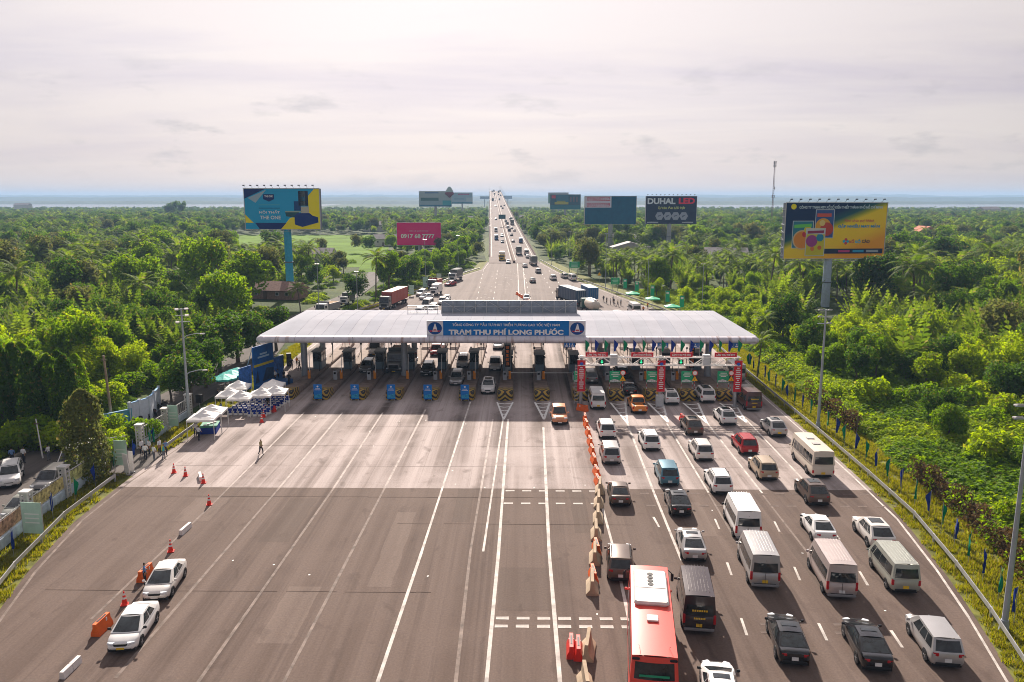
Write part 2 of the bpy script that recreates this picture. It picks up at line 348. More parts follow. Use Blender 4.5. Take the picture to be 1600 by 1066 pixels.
struct(mb.build('ground', terrain_mat()))

ASPH = streetmat('asphalt_plaza', (0.106, 0.076, 0.063), (0.142, 0.105, 0.089), (0.066, 0.046, 0.039), 0.7)
APRON = streetmat('concrete_apron', (0.25, 0.205, 0.19), (0.42, 0.358, 0.342), (0.105, 0.08, 0.069), 0.5, lanes=True, joints=0.35)
ROADB = streetmat('asphalt_road', (0.16, 0.13, 0.118), (0.20, 0.165, 0.15), (0.105, 0.083, 0.075), 0.45)
LANE = streetmat('asphalt_service', (0.085, 0.075, 0.07), (0.12, 0.105, 0.098), (0.05, 0.045, 0.04), 0.3)

L_EDGE = [(-29.5, 20), (-31.0, 38), (-33.2, 46), (-34.8, 52), (-36.4, 61), (-36.8, 70), (-36.6, 80), (-36.4, 92), (-36.6, 110), (-37.5, 135), (-38.2, 160), (-37.4, 178), (-33.5, 194), (-30.2, 209), (-25.0, 236), (-19.6, 270), (-14.6, 290), (-13.9, 330)]
R_EDGE = [(23.5, 20), (26.9, 39.5), (28.6, 46.5), (29.9, 53), (31.3, 62), (31.8, 72), (32.2, 86), (32.4, 102), (32.8, 120), (33.9, 150), (34.0, 171), (31.8, 185), (28.4, 200), (23.6, 224), (18.5, 247), (13.2, 279), (7.2, 328)]
def edge_at(tab, y): return interp([(b, a) for a, b in tab], y)
def strip_between(y0, y1, z, step=4.0):
    mb = MB(); k = max(2, int((y1 - y0) / step)); vs = []
    for i in range(k + 1):
        y = y0 + (y1 - y0) * i / k; vs += [(edge_at(L_EDGE, y), y, z), (edge_at(R_EDGE, y), y, z)]
    mb.add(vs, [(2 * i, 2 * i + 1, 2 * i + 3, 2 * i + 2) for i in range(k)]); return mb
struct(strip_between(20, 68.6, 0.0).build('road_asphalt', ASPH))
struct(strip_between(68.6, 152, 0.004).build('toll_apron', APRON))
struct(strip_between(152, 330, 0.0).build('road_plaza', ROADB))
# ------- main road climbing to the river bridge
def bridge_x(D): return -0.0394 * D + (9.6 if D > 380 else 9.6 + 0 * D)
BZ = [(300, 0), (335, 0.15), (371, 1.2), (450, 3.0), (622, 7.5), (820, 13.8), (1050, 21.6), (1300, 30.4), (1463, 35.6), (1600, 38.2), (1720, 38.8), (1850, 37.8), (2100, 32), (2500, 20), (2900, 8)]
def bz(D):
    return (interp(BZ, D - 25) + interp(BZ, D) + interp(BZ, D + 25)) / 3
HWB = 10.1
Ds = [318 + i * 14 for i in range(180)]
def brib(a, b, za, zb_=None, name='x', mat=None, closed=None):
    pass
mb = MB(); rings = []
for D in Ds:
    x = bridge_x(D); z = bz(D); t = 0.15 if D < 345 else min(2.2, 0.15 + (D - 345) * .03)
    rings.append([(x - HWB, D, z), (x - HWB, D, z - t), (x - HWB * .6, D, z - t - .4), (x + HWB * .6, D, z - t - .4), (x + HWB, D, z - t), (x + HWB, D, z)])
mb.loft(rings); struct(mb.build('road_bridge', pm('bridge_deck', (0.20, 0.165, 0.155), 0.92, var=0.14, scale=0.25, spec=.1)))
bridge = thing('highway_bridge', 'long concrete bridge carrying the highway up to the horizon', 'bridge', (bridge_x(400), 400, 0))
def bpart(name, f, mat, parent=None, d0=330, d1=2700, step=14, smooth=0):
    mb = MB(); rings = []; D = d0
    while D <= d1:
        rings.append([(p[0] - bridge_x(400), D - 400, p[1]) for p in f(bridge_x(D), bz(D))]); D += step
    mb.loft(rings); return mb.build(name, mat, parent or bridge, smooth)
PAR = pm('parapet_concrete', (0.20, 0.15, 0.13), 0.9, var=0.2, scale=0.3, spec=.1)
RUSTC = pm('median_barrier_paint', (0.13, 0.075, 0.055), 0.9, var=0.3, scale=0.4)
for s in (-1, 1):
    bpart('parapet', lambda x, z, s=s: [(x + s * HWB - .22, z - .2), (x + s * HWB + .22, z - .2), (x + s * HWB + .12, z + .95), (x + s * HWB - .12, z + .95)], PAR, d0=345)
    bpart('hand_rail', lambda x, z, s=s: [(x + s * HWB - .05, z + 1.2), (x + s * HWB + .05, z + 1.2), (x + s * HWB + .05, z + 1.32), (x + s * HWB - .05, z + 1.32)], RUSTC, d0=345)
    bpart('edge_line', lambda x, z, s=s: [(x + s * (HWB - 1.2) - .14, z + .03), (x + s * (HWB - 1.2) + .14, z + .03), (x + s * (HWB - 1.2) + .14, z + .05), (x + s * (HWB - 1.2) - .14, z + .05)], LINE, d0=345)
bpart('median_barrier', lambda x, z: [(x - .55, z - .1), (x + .55, z - .1), (x + .3, z + .85), (x - .3, z + .85)], RUSTC, d0=319)
for s in (-1, 1):
    bpart('median_line', lambda x, z, s=s: [(x + s * 1.0 - .12, z + .03), (x + s * 1.0 + .12, z + .03), (x + s * 1.0 + .12, z + .05), (x + s * 1.0 - .12, z + .05)], LINE, d0=330)
pier = MB(); pier.prism([(-7, -.2), (-4.5, -1.8), (-4.5, -40), (4.5, -40), (4.5, -1.8), (7, -.2)][::-1], 'Y', -1, 1); pme = pier.mesh('pier', PAR)
for D in range(470, 2300, 45):
    z = bz(D) - 2.6
    o = link('pier', pme, bridge, (bridge_x(D) - bridge_x(400), D - 400, z)); o.scale = (1, 1, (z + 0.2) / 40)
# embankment under the first stretch
mb = MB(); rings = []
for D in range(322, 475, 12):
    x = bridge_x(D); z = bz(D); rings.append([(x - HWB - .2, D, z - .1), (x - HWB - 1 - 1.6 * z, D, -.3), (x + HWB + 1 + 1.6 * z, D, -.3), (x + HWB + .2, D, z - .1)])
mb.loft(rings); struct(mb.build('embankment', pm('embankment_grass', (0.075, 0.10, 0.025), 0.95, var=0.5, scale=0.4)))

# ------- painted markings
LINE_PALE = pm('line_paint_pale', (0.39, 0.335, 0.31), 0.85, var=0.35, scale=1.0)
mk_i = 0
def line(p0, p1, w=0.16, mat=LINE, z=0.010, name='lane_line'):
    p0 = Vector((p0[0], p0[1], 0)); p1 = Vector((p1[0], p1[1], 0)); d = (p1 - p0).normalized(); nrm = Vector((-d.y, d.x, 0)) * w / 2
    k = max(1, int((p1 - p0).length / 8)); mb = MB(); vs = []
    for i in range(k + 1):
        c = p0.lerp(p1, i / k); j = 1 + random.uniform(-.12, .12); vs += [c + nrm * j - p0, c - nrm * j - p0]
    mb.add([(v.x, v.y, 0) for v in vs], [(2 * i, 2 * i + 1, 2 * i + 3, 2 * i + 2) for i in range(k)])
    for f in range(len(mb.f)): mb.f[f] = tuple(mb.f[f])
    return struct(mb.build(name, mat, None, 0, (p0.x, p0.y, z)))
def pline(pts, **k):
    for a, b in zip(pts, pts[1:]): line(a, b, **k)
random.seed(4)
def gp(*p): return [tuple(G(*q).xy) for q in p]
NX = [-30.8, -26.2, -21.4, -16.7, -11.95, -7.15, -2.1, 2.7, 7.75, 12.4, 17.2, 21.7, 26.4]
for pts, w, mat in [
    ([(735, 628), (659, 862), (590, 1066)], .2, LINE), ([(770, 655), (735, 862), (712, 1066)], .2, LINE_WORN),
    ([(786, 655), (755, 862)], .17, LINE), ([(794, 655), (779, 862), (760, 1066)], .24, LINE), ([(849, 668), (858, 862), (875, 1066)], .24, LINE),
    ([(665, 640), (600, 765), (405, 1140)], .2, LINE_WORN), ([(598, 645), (520, 765), (230, 1180)], .2, LINE_WORN), ([(535, 645), (430, 770), (180, 1060)], .2, LINE_WORN), ([(475, 645), (330, 790), (142, 968)], .17, LINE_WORN),
    ([(935, 770), (960, 862), (1004, 1066)], .2, LINE), ([(980, 661), (1023, 773), (1065, 876)], .2, LINE), ([(1042, 662), (1107, 770)], .2, LINE), ([(1107, 771), (1170, 880)], .16, LINE_WORN), ([(1105, 661), (1192, 772)], .2, LINE), ([(1192, 774), (1290, 900)], .16, LINE_WORN), ([(1165, 655), (1262, 757)], .2, LINE)]:
    for a, b in zip(gp(*pts), gp(*pts)[1:]):
        if mat is LINE_WORN and a[1] > 68.6 > b[1]:
            f = (a[1] - 68.6) / (a[1] - b[1]); m_ = (a[0] + (b[0] - a[0]) * f, 68.6); line(a, m_, w, LINE_PALE); line(m_, b, w, LINE_WORN)
        else: line(a, b, w, LINE_PALE if mat is LINE_WORN and b[1] > 68.6 else mat)
for x, ys in [((1021, 1030), (808, 824)), ((1117, 1124), (811, 827)), ((1210, 1218), (815, 831)), ((1136, 1143), (879, 899)), ((1241, 1250), (886, 907)), ((1343, 1356), (893, 915)), ((1158, 1167), (966, 993)), ((1279, 1292), (974, 1001)), ((1392, 1410), (985, 1012)), ((1302, 1312), (831, 843))]:
    line(G(x[0], ys[0]), G(x[1], ys[1]), .17, LINE, name='lane_dash')
pline([(a + .55, b) for a, b in L_EDGE[1:8]], w=.17, mat=LINE_WORN, name='edge_line')
pline([(a - .45, b) for a, b in R_EDGE[1:9]], w=.17, mat=LINE, name='edge_line')
pline([(a + .8, b) for a, b in L_EDGE[9:]], w=.16, mat=LINE, name='edge_line'); pline([(a - .8, b) for a, b in R_EDGE[9:]], w=.16, mat=LINE, name='edge_line')
# double rows of rumble blocks across the lanes
for y0, x0, x1, z0 in ((767, 790, 945, .012), (786.5, 787, 945, .012), (966, 775, 992, .012), (978.5, 773, 992, .012)):
    k = 10; a = G(x0, y0); st = 1.3 if y0 > 900 else 1.5
    i = 0
    while a.x + i * st < G(x1, y0).x:
        line((a.x + i * st, a.y), (a.x + i * st + .8, a.y), .34 if y0 > 900 else .3, LINE, .013, 'rumble_block'); i += 1
for y0, x0, x1 in ((771, 1000, 1400), (790, 1010, 1410), (975, 1150, 1480), (988, 1150, 1480)):
    a = G(x0, y0); x = a.x
    while x < G(x1, y0).x:
        if y0 > 900 and min(abs(x + .4 - d_) for d_ in (13.45, 18.0, 22.1)) < .95: x += 1.5; continue
        line((x, a.y), (x + .8, a.y), .28, pm('line_paint_ghost', (.14, .106, .092), .9, var=.4, scale=1.2), .013, 'rumble_block'); x += 1.5
# hatched wedges in front of the island noses
def wedge(x, y0, ln, w):
    line((x - w / 2, y0), (x, y0 - ln), .24, WHITE, .011); line((x + w / 2, y0), (x, y0 - ln), .24, WHITE, .0125)
    for k in range(4):
        t = .06 + k * .21; ww = w / 2 * (1 - t) - .04; y = y0 - ln * t
        line((x - ww, y), (x, y - .35), .26, WHITE, .014, 'hatch_stripe'); line((x, y - .35), (x + ww, y), .26, WHITE, .0155, 'hatch_stripe')
for i, (l, w) in {6: (8, 2.0), 7: (8, 1.9), 9: (9.5, 1.9), 10: (9, 1.9), 11: (9.2, 1.9), 12: (9.0, 1.9)}.items(): wedge(NX[i], 99.4, l, w)
# ghost lane dashes behind the toll
for x0, x1 in ((-6.6, -8.8), (-10.5, -14), (10, 6.5), (14.5, 9.5), (3.2, 0.4)):
    for k in range(10):
        y = 165 + k * 13; t = k / 10; xx = x0 + (x1 - x0) * t; line((xx, y), (xx + (x1 - x0) * .02, y + 4), .17, LINE, name='lane_dash')
line((-.4, 168), (-1.6, 318), .2, LINE); line((1.3, 168), (0.5, 318), .2, LINE)
random.seed(11)
for k in range(60):   # scattered chips of white paint / paper on the road behind
    x = random.uniform(-11, -1); y = random.uniform(180, 285); line((x, y), (x + random.uniform(.2, .7), y + random.uniform(-.5, .5)), .3, LINE, .016, 'paint_chip')
for k in range(26):
    x = random.uniform(-28, 25); y = random.uniform(41, 95); a = random.uniform(0, 6); line((x, y), (x + .14 * math.cos(a), y + .14 * math.sin(a)), .11, WHITE, .016, 'litter_scrap')

# repairs, joints and stains on the plaza
PATCH = [streetmat('asphalt_patch_%d' % i, a, b, c, .5) for i, (a, b, c) in enumerate([((.095, .068, .056), (.12, .09, .076), (.065, .046, .038)), ((.135, .10, .085), (.165, .125, .106), (.09, .065, .055))])]
random.seed(31)
for k, (x, y, w, l) in enumerate([(-19, 57, 2.4, 9), (-9.6, 50, 1.6, 13), (0.2, 47, 3.4, 6), (-27, 61, 3.0, 5), (4.9, 59, 1.3, 12), (14.4, 58.5, 2.0, 7), (21, 50, 1.6, 9), (-14.6, 43, 2.2, 7), (-4.9, 61, 1.5, 8), (9.5, 45, 1.2, 8)]):
    mb = MB(); n = 9; vs = [(-w / 2 + random.uniform(-.07, .07), l * i / n, 0) for i in range(n + 1)] + [(w / 2 + random.uniform(-.07, .07), l * i / n, 0) for i in range(n + 1)]
    mb.add(vs, [(i, n + 1 + i, n + 2 + i, i + 1) for i in range(n)]); struct(mb.build('asphalt_patch', PATCH[k % 2], None, 0, (x, y, .003)))
TAR = pm('tar_seal', (.045, .033, .027), 1.0, var=.3, spec=.02)
for y, x0, x1 in ((66.4, -35.5, 6), (60.6, -10, 9), (49.3, -32, -6), (74.5, -34, 31), (81.0, -30, 31), (88.2, -20, 31)):
    x = x0
    while x < x1:
        x2 = min(x1, x + random.uniform(3, 7)); line((x, y + random.uniform(-.05, .05)), (x2, y + random.uniform(-.05, .05)), .045, TAR, .0075, 'tar_joint'); x = x2 + random.choice((0, 0, .6))
# ------- grass verges and service road
LEAF_V = leafmat('verge_blade', (0.10, 0.115, 0.012), (0.25, 0.26, 0.025), 0.4)
VERGE = pm('verge_grass', (0.13, 0.135, 0.025), 0.95, var=0.55, scale=0.7, bump=0.4)
def ribbon(pts_l, pts_r, z, name, mat):
    mb = MB(); vs = []
    for a, b in zip(pts_l, pts_r): vs += [(a[0], a[1], z), (b[0], b[1], z)]
    mb.add(vs, [(2 * i, 2 * i + 1, 2 * i + 3, 2 * i + 2) for i in range(len(pts_l) - 1)]); return struct(mb.build(name, mat))
ribbon([(a, b) for a, b in R_EDGE], [(a + 6, b) for a, b in R_EDGE], -.03, 'verge', VERGE)
ribbon([(a - 3.2, b) for a, b in L_EDGE], [(a, b) for a, b in L_EDGE], -.03, 'verge', VERGE)
ribbon([(-43, 71.5), (-43, 80.5)], [(-36.3, 71.5), (-36.2, 80.5)], -.012, 'entrance_paving', LANE)
SERV = [(-43, 30), (-45.5, 48), (-46.5, 60), (-46.5, 75), (-45.2, 92), (-44.6, 110), (-45.0, 130), (-47, 150), (-48.5, 170), (-47.5, 190), (-46, 210), (-47, 240), (-51, 280)]
ribbon([(a - (5.2 if b < 85 else 3.4 if b < 160 else 2.8), b) for a, b in SERV], [(a + (5.0 if b < 85 else 4.0 if b < 150 else 2.8), b) for a, b in SERV], -.015, 'service_road', LANE)
mb = MB(); mb.prism([(-.2, -.1), (.2, -.1), (.2, .12), (-.2, .12)], 'Y', 0, 1)
for (a, b), (c, d) in zip(SERV[:4], SERV[1:5]):
    o = struct(link('kerb', mb.mesh('kerb', CONC), None, (a - 5.3, b, 0), -math.atan2(c - a, d - b))); o.scale = (1, math.hypot(c - a, d - b), 1)
# rice fields far left, river beyond the forest
FIELD = pm('rice_field', (0.11, 0.19, 0.02), 0.98, spec=.05, var=0.35, scale=0.05, space='Object')
ribbon([(-76, 300), (-100, 394.9)], [(-47, 300), (-61.5, 394.9)], -.08, 'field', FIELD)
ribbon([(-150, 395), (-212, 560)], [(-66, 395), (-92, 560)], -.08, 'field', FIELD)
ribbon([(-58, 280), (-68, 345)], [(-38, 280), (-42, 345)], -.085, 'field', FIELD)
WATER = pm('river_water', (0.10, 0.11, 0.12), 0.12, var=0.05, scale=0.02)
mb = MB(); mb.poly([(-4200, 1650, .2), (-900, 1750, .2), (-560, 2050, .2), (-640, 2900, .2), (-1500, 2950, .2), (-4200, 2800, .2)]); struct(mb.build('river', WATER))
mb = MB(); mb.poly([(230, 1850, .2), (700, 1700, .2), (4200, 1650, .2), (4200, 2700, .2), (1500, 2950, .2), (260, 2600, .2)]); struct(mb.build('river', WATER))
# far banks and low hills, rugged tree-covered ridges
HILL = pm('far_forest', (0.035, 0.055, 0.028), 1.0, var=0.4, scale=0.01)
def ridge(name, Y, x0, x1, h0, amp, depth, seed):
    mb = MB(); k = 260; rows = 4; vs = []
    for j in range(rows + 1):
        for i in range(k + 1):
            x = x0 + (x1 - x0) * i / k; t = j / rows
            h = h0 + amp * mnoise.noise(Vector((x / 420 + seed, seed, 0))) + amp * .6 * mnoise.noise(Vector((x / 120 + seed, 3, 0))) + 2.6 * mnoise.noise(Vector((x / 21 + seed, j * 1.7, 0)))
            vs.append((x, Y + depth * t, -.3 if j in (0, rows) else max(.5, h * math.sin(math.pi * t) ** .6)))
    w = k + 1; mb.add(vs, [(j * w + i, j * w + i + 1, (j + 1) * w + i + 1, (j + 1) * w + i) for j in range(rows) for i in range(k)])
    return struct(mb.build(name, HILL))
ridge('hills', 2930, -4200, 4200, 11, 3.5, 400, 1.3); ridge('hills', 4200, -6000, 6000, 25, 7, 700, 5.1); ridge('hills', 7200, -9000, 9000, 44, 12, 900, 9.7)
# ================================================================== TOLL STATION
def rustmat():
    m = pm('fascia_metal', (0.56, 0.54, 0.60), 0.5, 0.0, var=0.14, scale=0.7, space='Object'); N = m.node_tree.nodes; L = m.node_tree.links; p = N['Principled BSDF']
    src = p.inputs[0].links[0].from_socket; geo = N.new('ShaderNodeNewGeometry')
    mp = N.new('ShaderNodeMapping'); mp.inputs['Scale'].default_value = (1.6, 0.1, 0.25); L.new(geo.outputs['Position'], mp.inputs[0])
    n = N.new('ShaderNodeTexNoise'); n.inputs['Scale'].default_value = 1.0; n.inputs['Detail'].default_value = 5; L.new(mp.outputs[0], n.inputs[0])
    mr = N.new('ShaderNodeMapRange'); mr.inputs[1].default_value = 0.56; mr.inputs[2].default_value = 0.72; mr.inputs[4].default_value = 0.75; L.new(n.outputs[0], mr.inputs[0])
    x = N.new('ShaderNodeMix'); x.data_type = 'RGBA'; L.new(src, x.inputs[6]); x.inputs[7].default_value = (0.20, 0.09, 0.05, 1); L.new(mr.outputs[0], x.inputs[0]); L.new(x.outputs[2], p.inputs[0]); return m
FASC = rustmat()
canopy = thing('toll_canopy', 'long white metal roof on round columns spanning all toll lanes', 'canopy', (-2, 113, 0))
CX0, CX1 = -35.9, 31.9
PROF = [(106.6, 7.42), (110, 7.83), (114.0, 8.31), (114.8, 8.38), (119, 8.47), (123.2, 8.38), (124.0, 8.31), (128, 7.83), (131.4, 7.42)]
def inset(z): return 2.9 * max(0.0, (z - 7.42) / 1.06)
def cpt(x, y, z): return (x + 2, y - 113, z)
k = 34; wd = (CX1 - CX0 - 6.4) / k
ROOFV = [pm('roof_sheet_%d' % i, c, 1.0, 0.0, var=0.07, scale=0.3, spec=.03) for i, c in enumerate([(0.40, 0.41, 0.455), (0.385, 0.395, 0.445), (0.415, 0.42, 0.465)])]
random.seed(3)
for i in range(k):
    xa = CX0 + 3.2 + i * wd; xb = xa + wd; mb = MB(); vs = []
    for y, z in PROF:
        vs += [cpt(xa - .01, y, z), cpt(xb - .07, y, z), cpt(xb - .06, y, z + .03), cpt(xb - .02, y, z + .03), cpt(xb, y, z - .002)]
    n = 5; mb.add(vs, [(j * n + q, j * n + q + 1, (j + 1) * n + q + 1, (j + 1) * n + q) for j in range(len(PROF) - 1) for q in range(4)])
    mb.build('roof_sheet', random.choice(ROOFV), canopy)
for s, xe in ((1, CX0), (-1, CX1)):
    mb = MB(); vs = []
    for y, z in PROF: vs += [cpt(xe, y, 7.40), cpt(xe + s * inset(z), y, z), cpt(xe + s * 3.2, y, z)]
    fs = [(j * 3 + q, j * 3 + q + 1, (j + 1) * 3 + q + 1, (j + 1) * 3 + q) for j in range(len(PROF) - 1) for q in range(2)]
    if s < 0: fs = [f[::-1] for f in fs]
    mb.add(vs, fs); mb.build('hip_end', ROOFV[0], canopy, 30)
    mb = MB(); EP = [(.7, 6.45), (.1, 6.52), (-.2, 6.68), (-.32, 6.93), (-.2, 7.18), (.1, 7.36), (.4, 7.43)]
    mb.loft([[(xe + 2 + s * (q + i_), y_ - 113, z_) for q, z_ in EP] for y_, i_ in ((105.75, .45), (106.0, .15), (106.6, 0), (131.2, 0), (131.6, .3))]); mb.build('end_fascia', FASC, canopy, 60)
FP = [(106.7, 6.45), (106.0, 6.52), (105.7, 6.68), (105.58, 6.93), (105.7, 7.18), (106.0, 7.36), (106.6, 7.43)]
npan = 26; pw = (CX1 - CX0) / npan
for i in range(npan):
    xa = CX0 + i * pw + (.02 if i else .25); xb = CX0 + (i + 1) * pw - (.02 if i < npan - 1 else .25); mb = MB(); vs = []
    for y, z in FP: vs += [cpt(xa, y, z), cpt(xb, y, z)]
    mb.add(vs, [(2 * j, 2 * j + 2, 2 * j + 3, 2 * j + 1)[::-1] for j in range(len(FP) - 1)])
    mb.build('fascia_panel', FASC, canopy, 60)
    if i % 2 == 0:
        mb = MB(); mb.prism([(18.3, 6.45), (18.9, 6.7), (18.9, 7.2), (18.4, 7.42)], 'X', xa + 2, xb + 2 + pw); mb.build('rear_fascia_panel', FASC, canopy)
mb = MB(); mb.box(cpt((CX0 + CX1) / 2, 119, 6.46), (CX1 - CX0 - .4, 24.4, .06)); mb.box(cpt((CX0 + CX1) / 2, 106.35, 6.9), (CX1 - CX0 - .2, .5, .8)); mb.build('soffit', pm('soffit_panel', (0.30, 0.29, 0.29), 0.7), canopy)
for x in (-31.6, -17.0, -2.0, 12.4, 27.0):
    for y in (113.2, 124.0):
        mb = MB(); mb.cyl((0, 0, 0), (0, 0, 6.45), .45, .45, 20); mb.cyl((0, 0, 0), (0, 0, .9), .52, .52, 20); mb.cyl((0, 0, 6.1), (0, 0, 6.43), .5, .75, 20)
        mb.build('column', pm('column_metal', (0.34, 0.37, 0.42), 0.45, 0.3), canopy, 40, cpt(x, y, .0))
# sign on the roof edge
sg = thing('toll_sign', 'wide blue sign board with white capitals on the front roof edge', 'sign', (-2.1, 106.9, 7.2))
mb = MB(); mb.box((0, 0, 1.15), (21.6, .18, 2.3)); mb.build('board', pm('sign_back', (0.45, 0.47, 0.52), .5), sg)
mb = MB(); mb.box((0, -.11, 1.15), (17.1, .04, 2.3)); mb.build('blue_panel', pm('toll_sign_blue', (0.010, 0.16, 0.48), 0.9, var=.06, spec=.03), sg)
for x in (-9.68, 9.68):
    mb = MB(); mb.box((x, -.11, 1.15), (2.2, .04, 2.3)); mb.build('emblem_panel', pm('emblem_panel_white', (0.62, 0.63, 0.68), .5), sg)
    mb = MB(); mb.disc((x, -.135, 1.22), .86, 28, 0, sx=1.12); mb.poly([(x - .8, -.139, .92), (x + .8, -.139, .92), (x + .55, -.139, .72), (x - .55, -.139, .72)], 2)
    mb.poly([(x - .36, -.142, .78), (x + .36, -.142, .78), (x + .09, -.142, 1.85), (x - .03, -.142, 1.85)], 1); mb.poly([(x - .25, -.145, .9), (x + .25, -.145, .9), (x + .2, -.145, 1.08), (x - .2, -.145, 1.08)], 2)
    mb.build('emblem', [text_mat('navy', (0.01, 0.07, 0.26)), text_mat('white', (0.75, 0.75, 0.75)), text_mat('crimson', (0.42, 0.03, 0.05))], sg)
letters('TỔNG CÔNG TY ĐẦU TƯ PHÁT TRIỂN ĐƯỜNG CAO TỐC VIỆT NAM', (0, -.14, 1.75), 14.6, .62, text_mat('white', (.75, .75, .75)), sg, .018)
letters('TRẠM THU PHÍ LONG PHƯỚC', (0, -.14, .72), 15.6, 1.12, text_mat('white', (.75, .75, .75)), sg, .045)
# back of the sign that faces the other way: sheet panels on a steel frame
fr = thing('rear_sign_frame', 'grey metal back of a roof sign with diagonal steel braces', 'sign', (-1.9, 121.3, 8.4))
PANM = pm('sign_rear_sheet', (0.22, 0.25, 0.30), .5, .3, var=.22, scale=1.2)
for i in range(12):
    mb = MB(); mb.box((-10.4 + (i + .5) * 20.8 / 12, .1, 1.0), (20.8 / 12 - .03, .06, 1.85)); mb.build('panel', PANM, fr)
mb = MB(); mb.box((0, -.02, 1.96), (20.8, .14, .1)); mb.box((0, -.02, .05), (20.8, .14, .1)); mb.box((0, -.0, 1.0), (20.8, .1, .07)); mb.build('rail', GALV, fr)
for i in range(13):
    x = -10.35 + i * 20.7 / 12; mb = MB(); mb.box((x, -.04, .95), (.09, .12, 2.0)); mb.cyl((x, -.04, 1.5), (x, -1.1, -.05), .04, .04, 6); mb.build('upright', GALV, fr)
for i in range(6):
    x = -10.35 + i * 3.45; s = 1 if i % 2 else -1; mb = MB(); mb.cyl((x + 1.7 - 1.6 * s, -.09, .1), (x + 1.7 + 1.6 * s, -.09, 1.9), .045, .045, 6); mb.build('brace', GALV, fr)
mb = MB()
for x in (-15.6, -14.2, -12.6, -11.0): mb.box((x, 0, .55), (.08, .1, 1.3))
for z in (.1, .75, 1.15): mb.box((-13.2, 0, z), (4.9, .08, .08))
mb.build('bare_frame', GALV, fr)
# ------- islands
def chevron(name, c1, c2, kf=1.9):
    m = bpy.data.materials.new(name); m.use_nodes = True; N = m.node_tree.nodes; L = m.node_tree.links; p = N['Principled BSDF']; p.inputs['Roughness'].default_value = .7
    tc = N.new('ShaderNodeTexCoord'); s = N.new('ShaderNodeSeparateXYZ'); L.new(tc.outputs['Object'], s.inputs[0])
    def mt(op, a, b):
        n = N.new('ShaderNodeMath'); n.operation = op
        for i, v in enumerate((a, b)):
            if v is None: continue
            if isinstance(v, (int, float)): n.inputs[i].default_value = v
            else: L.new(v, n.inputs[i])
        return n.outputs[0]
    t = mt('FRACT', mt('MULTIPLY', mt('ADD', mt('MULTIPLY', mt('ABSOLUTE', s.outputs[0], None), .75), mt('ADD', s.outputs[2], mt('MULTIPLY', s.outputs[1], -.5))), kf), None)
    g = mt('GREATER_THAN', t, .5); nz = N.new('ShaderNodeTexNoise'); nz.inputs['Scale'].default_value = 3; L.new(tc.outputs['Object'], nz.inputs[0])
    mx = N.new('ShaderNodeMix'); mx.data_type = 'RGBA'; mx.inputs[6].default_value = c1 + (1,); mx.inputs[7].default_value = c2 + (1,); L.new(g, mx.inputs[0])
    m2 = N.new('ShaderNodeMix'); m2.data_type = 'RGBA'; m2.blend_type = 'MULTIPLY'; m2.inputs[0].default_value = .6; L.new(mx.outputs[2], m2.inputs[6]); L.new(nz.outputs[1], m2.inputs[7]); L.new(m2.outputs[2], p.inputs[0]); return m
CHEV = chevron('hazard_chevrons', (0.52, 0.33, 0.04), (0.03, 0.026, 0.022))
ISL = pm('island_concrete', (0.24, 0.18, 0.15), .85, var=.3, scale=.9, bump=.2)
def isl_ring(y, hw, h): return [(-hw, y, 0), (hw, y, 0), (hw, y, h * .8), (hw * .9, y, h), (-hw * .9, y, h), (-hw, y, h * .8)]
nose = MB(); nose.loft([isl_ring(y, a, b) for y, a, b in ((0, .5, .5), (.08, .78, .85), (.3, .95, 1.12), (.9, 1.04, 1.2), (1.8, 1.06, 1.17), (3.2, 1.06, 1.0))]); nose_me = nose.mesh('nose', CHEV, 50)
bodyi = MB(); bodyi.loft([isl_ring(y, a, b) for y, a, b in ((3.2, 1.05, .99), (4.5, 1.03, .84), (6.5, 1.0, .62), (9, .98, .45), (36, .98, .45), (38, .97, .6), (39, .96, .92))]); body_me = bodyi.mesh('kerb_block', ISL, 35)
nose2 = MB(); nose2.loft([isl_ring(y, a, b) for y, a, b in ((39, .955, .91), (40, .9, .95), (40.7, .5, .6))]); nose2_me = nose2.mesh('rear_nose', pm('rear_nose_concrete', (.36, .27, .19), .85, var=.25), 50)
ordn = ['first', 'second', 'third', 'fourth', 'fifth', 'sixth', 'seventh', 'eighth', 'ninth', 'tenth', 'eleventh', 'twelfth', 'thirteenth']
for i, x in enumerate(NX):
    t = thing('toll_island', 'concrete toll island with striped nose, %s from the white event tents' % ordn[i], 'island', (x, 100.2, 0), 0, 'toll islands')
    link('kerb_block', body_me, t); link('nose', nose_me, t); link('rear_nose', nose2_me, t)
BOOTH_W = pm('booth_wall', (0.16, 0.22, 0.27), .5); BOOTH_F = pm('booth_frame', (0.10, 0.11, 0.12), .45, .3)
def booth_parts():
    P = []
    mb = MB(); mb.box((0, 0, .55), (1.3, 2.7, 1.1), bev=.04); P.append(('wall', mb.mesh('wall', BOOTH_W)))
    mb = MB(); mb.box((0, 0, 2.66), (1.6, 3.0, .2), bev=.05); P.append(('roof', mb.mesh('roof', pm('booth_roof', (.30, .32, .33), .5))))
    for sx in (-1, 1):
        for sy in (-1, 0, 1): mb = MB(); mb.box((sx * .61, sy * 1.3, 1.83), (.08, .08, 1.46)); P.append(('post', mb.mesh('post', BOOTH_F)))
    for sx in (-1, 1):
        for sy in (-.65, .65): mb = MB(); mb.box((sx * .61, sy, 1.8), (.03, 1.2, 1.36)); P.append(('window', mb.mesh('window', GLASS)))
    for sy in (-1, 1): mb = MB(); mb.box((0, sy * 1.3, 1.8), (1.1, .03, 1.36)); P.append(('window', mb.mesh('window', GLASS)))
    mb = MB(); mb.box((.2, 0, 1.35), (.5, .6, .5)); P.append(('desk', mb.mesh('desk', pm('booth_desk', (.3, .28, .25), .6))))
    return P
BP = booth_parts()
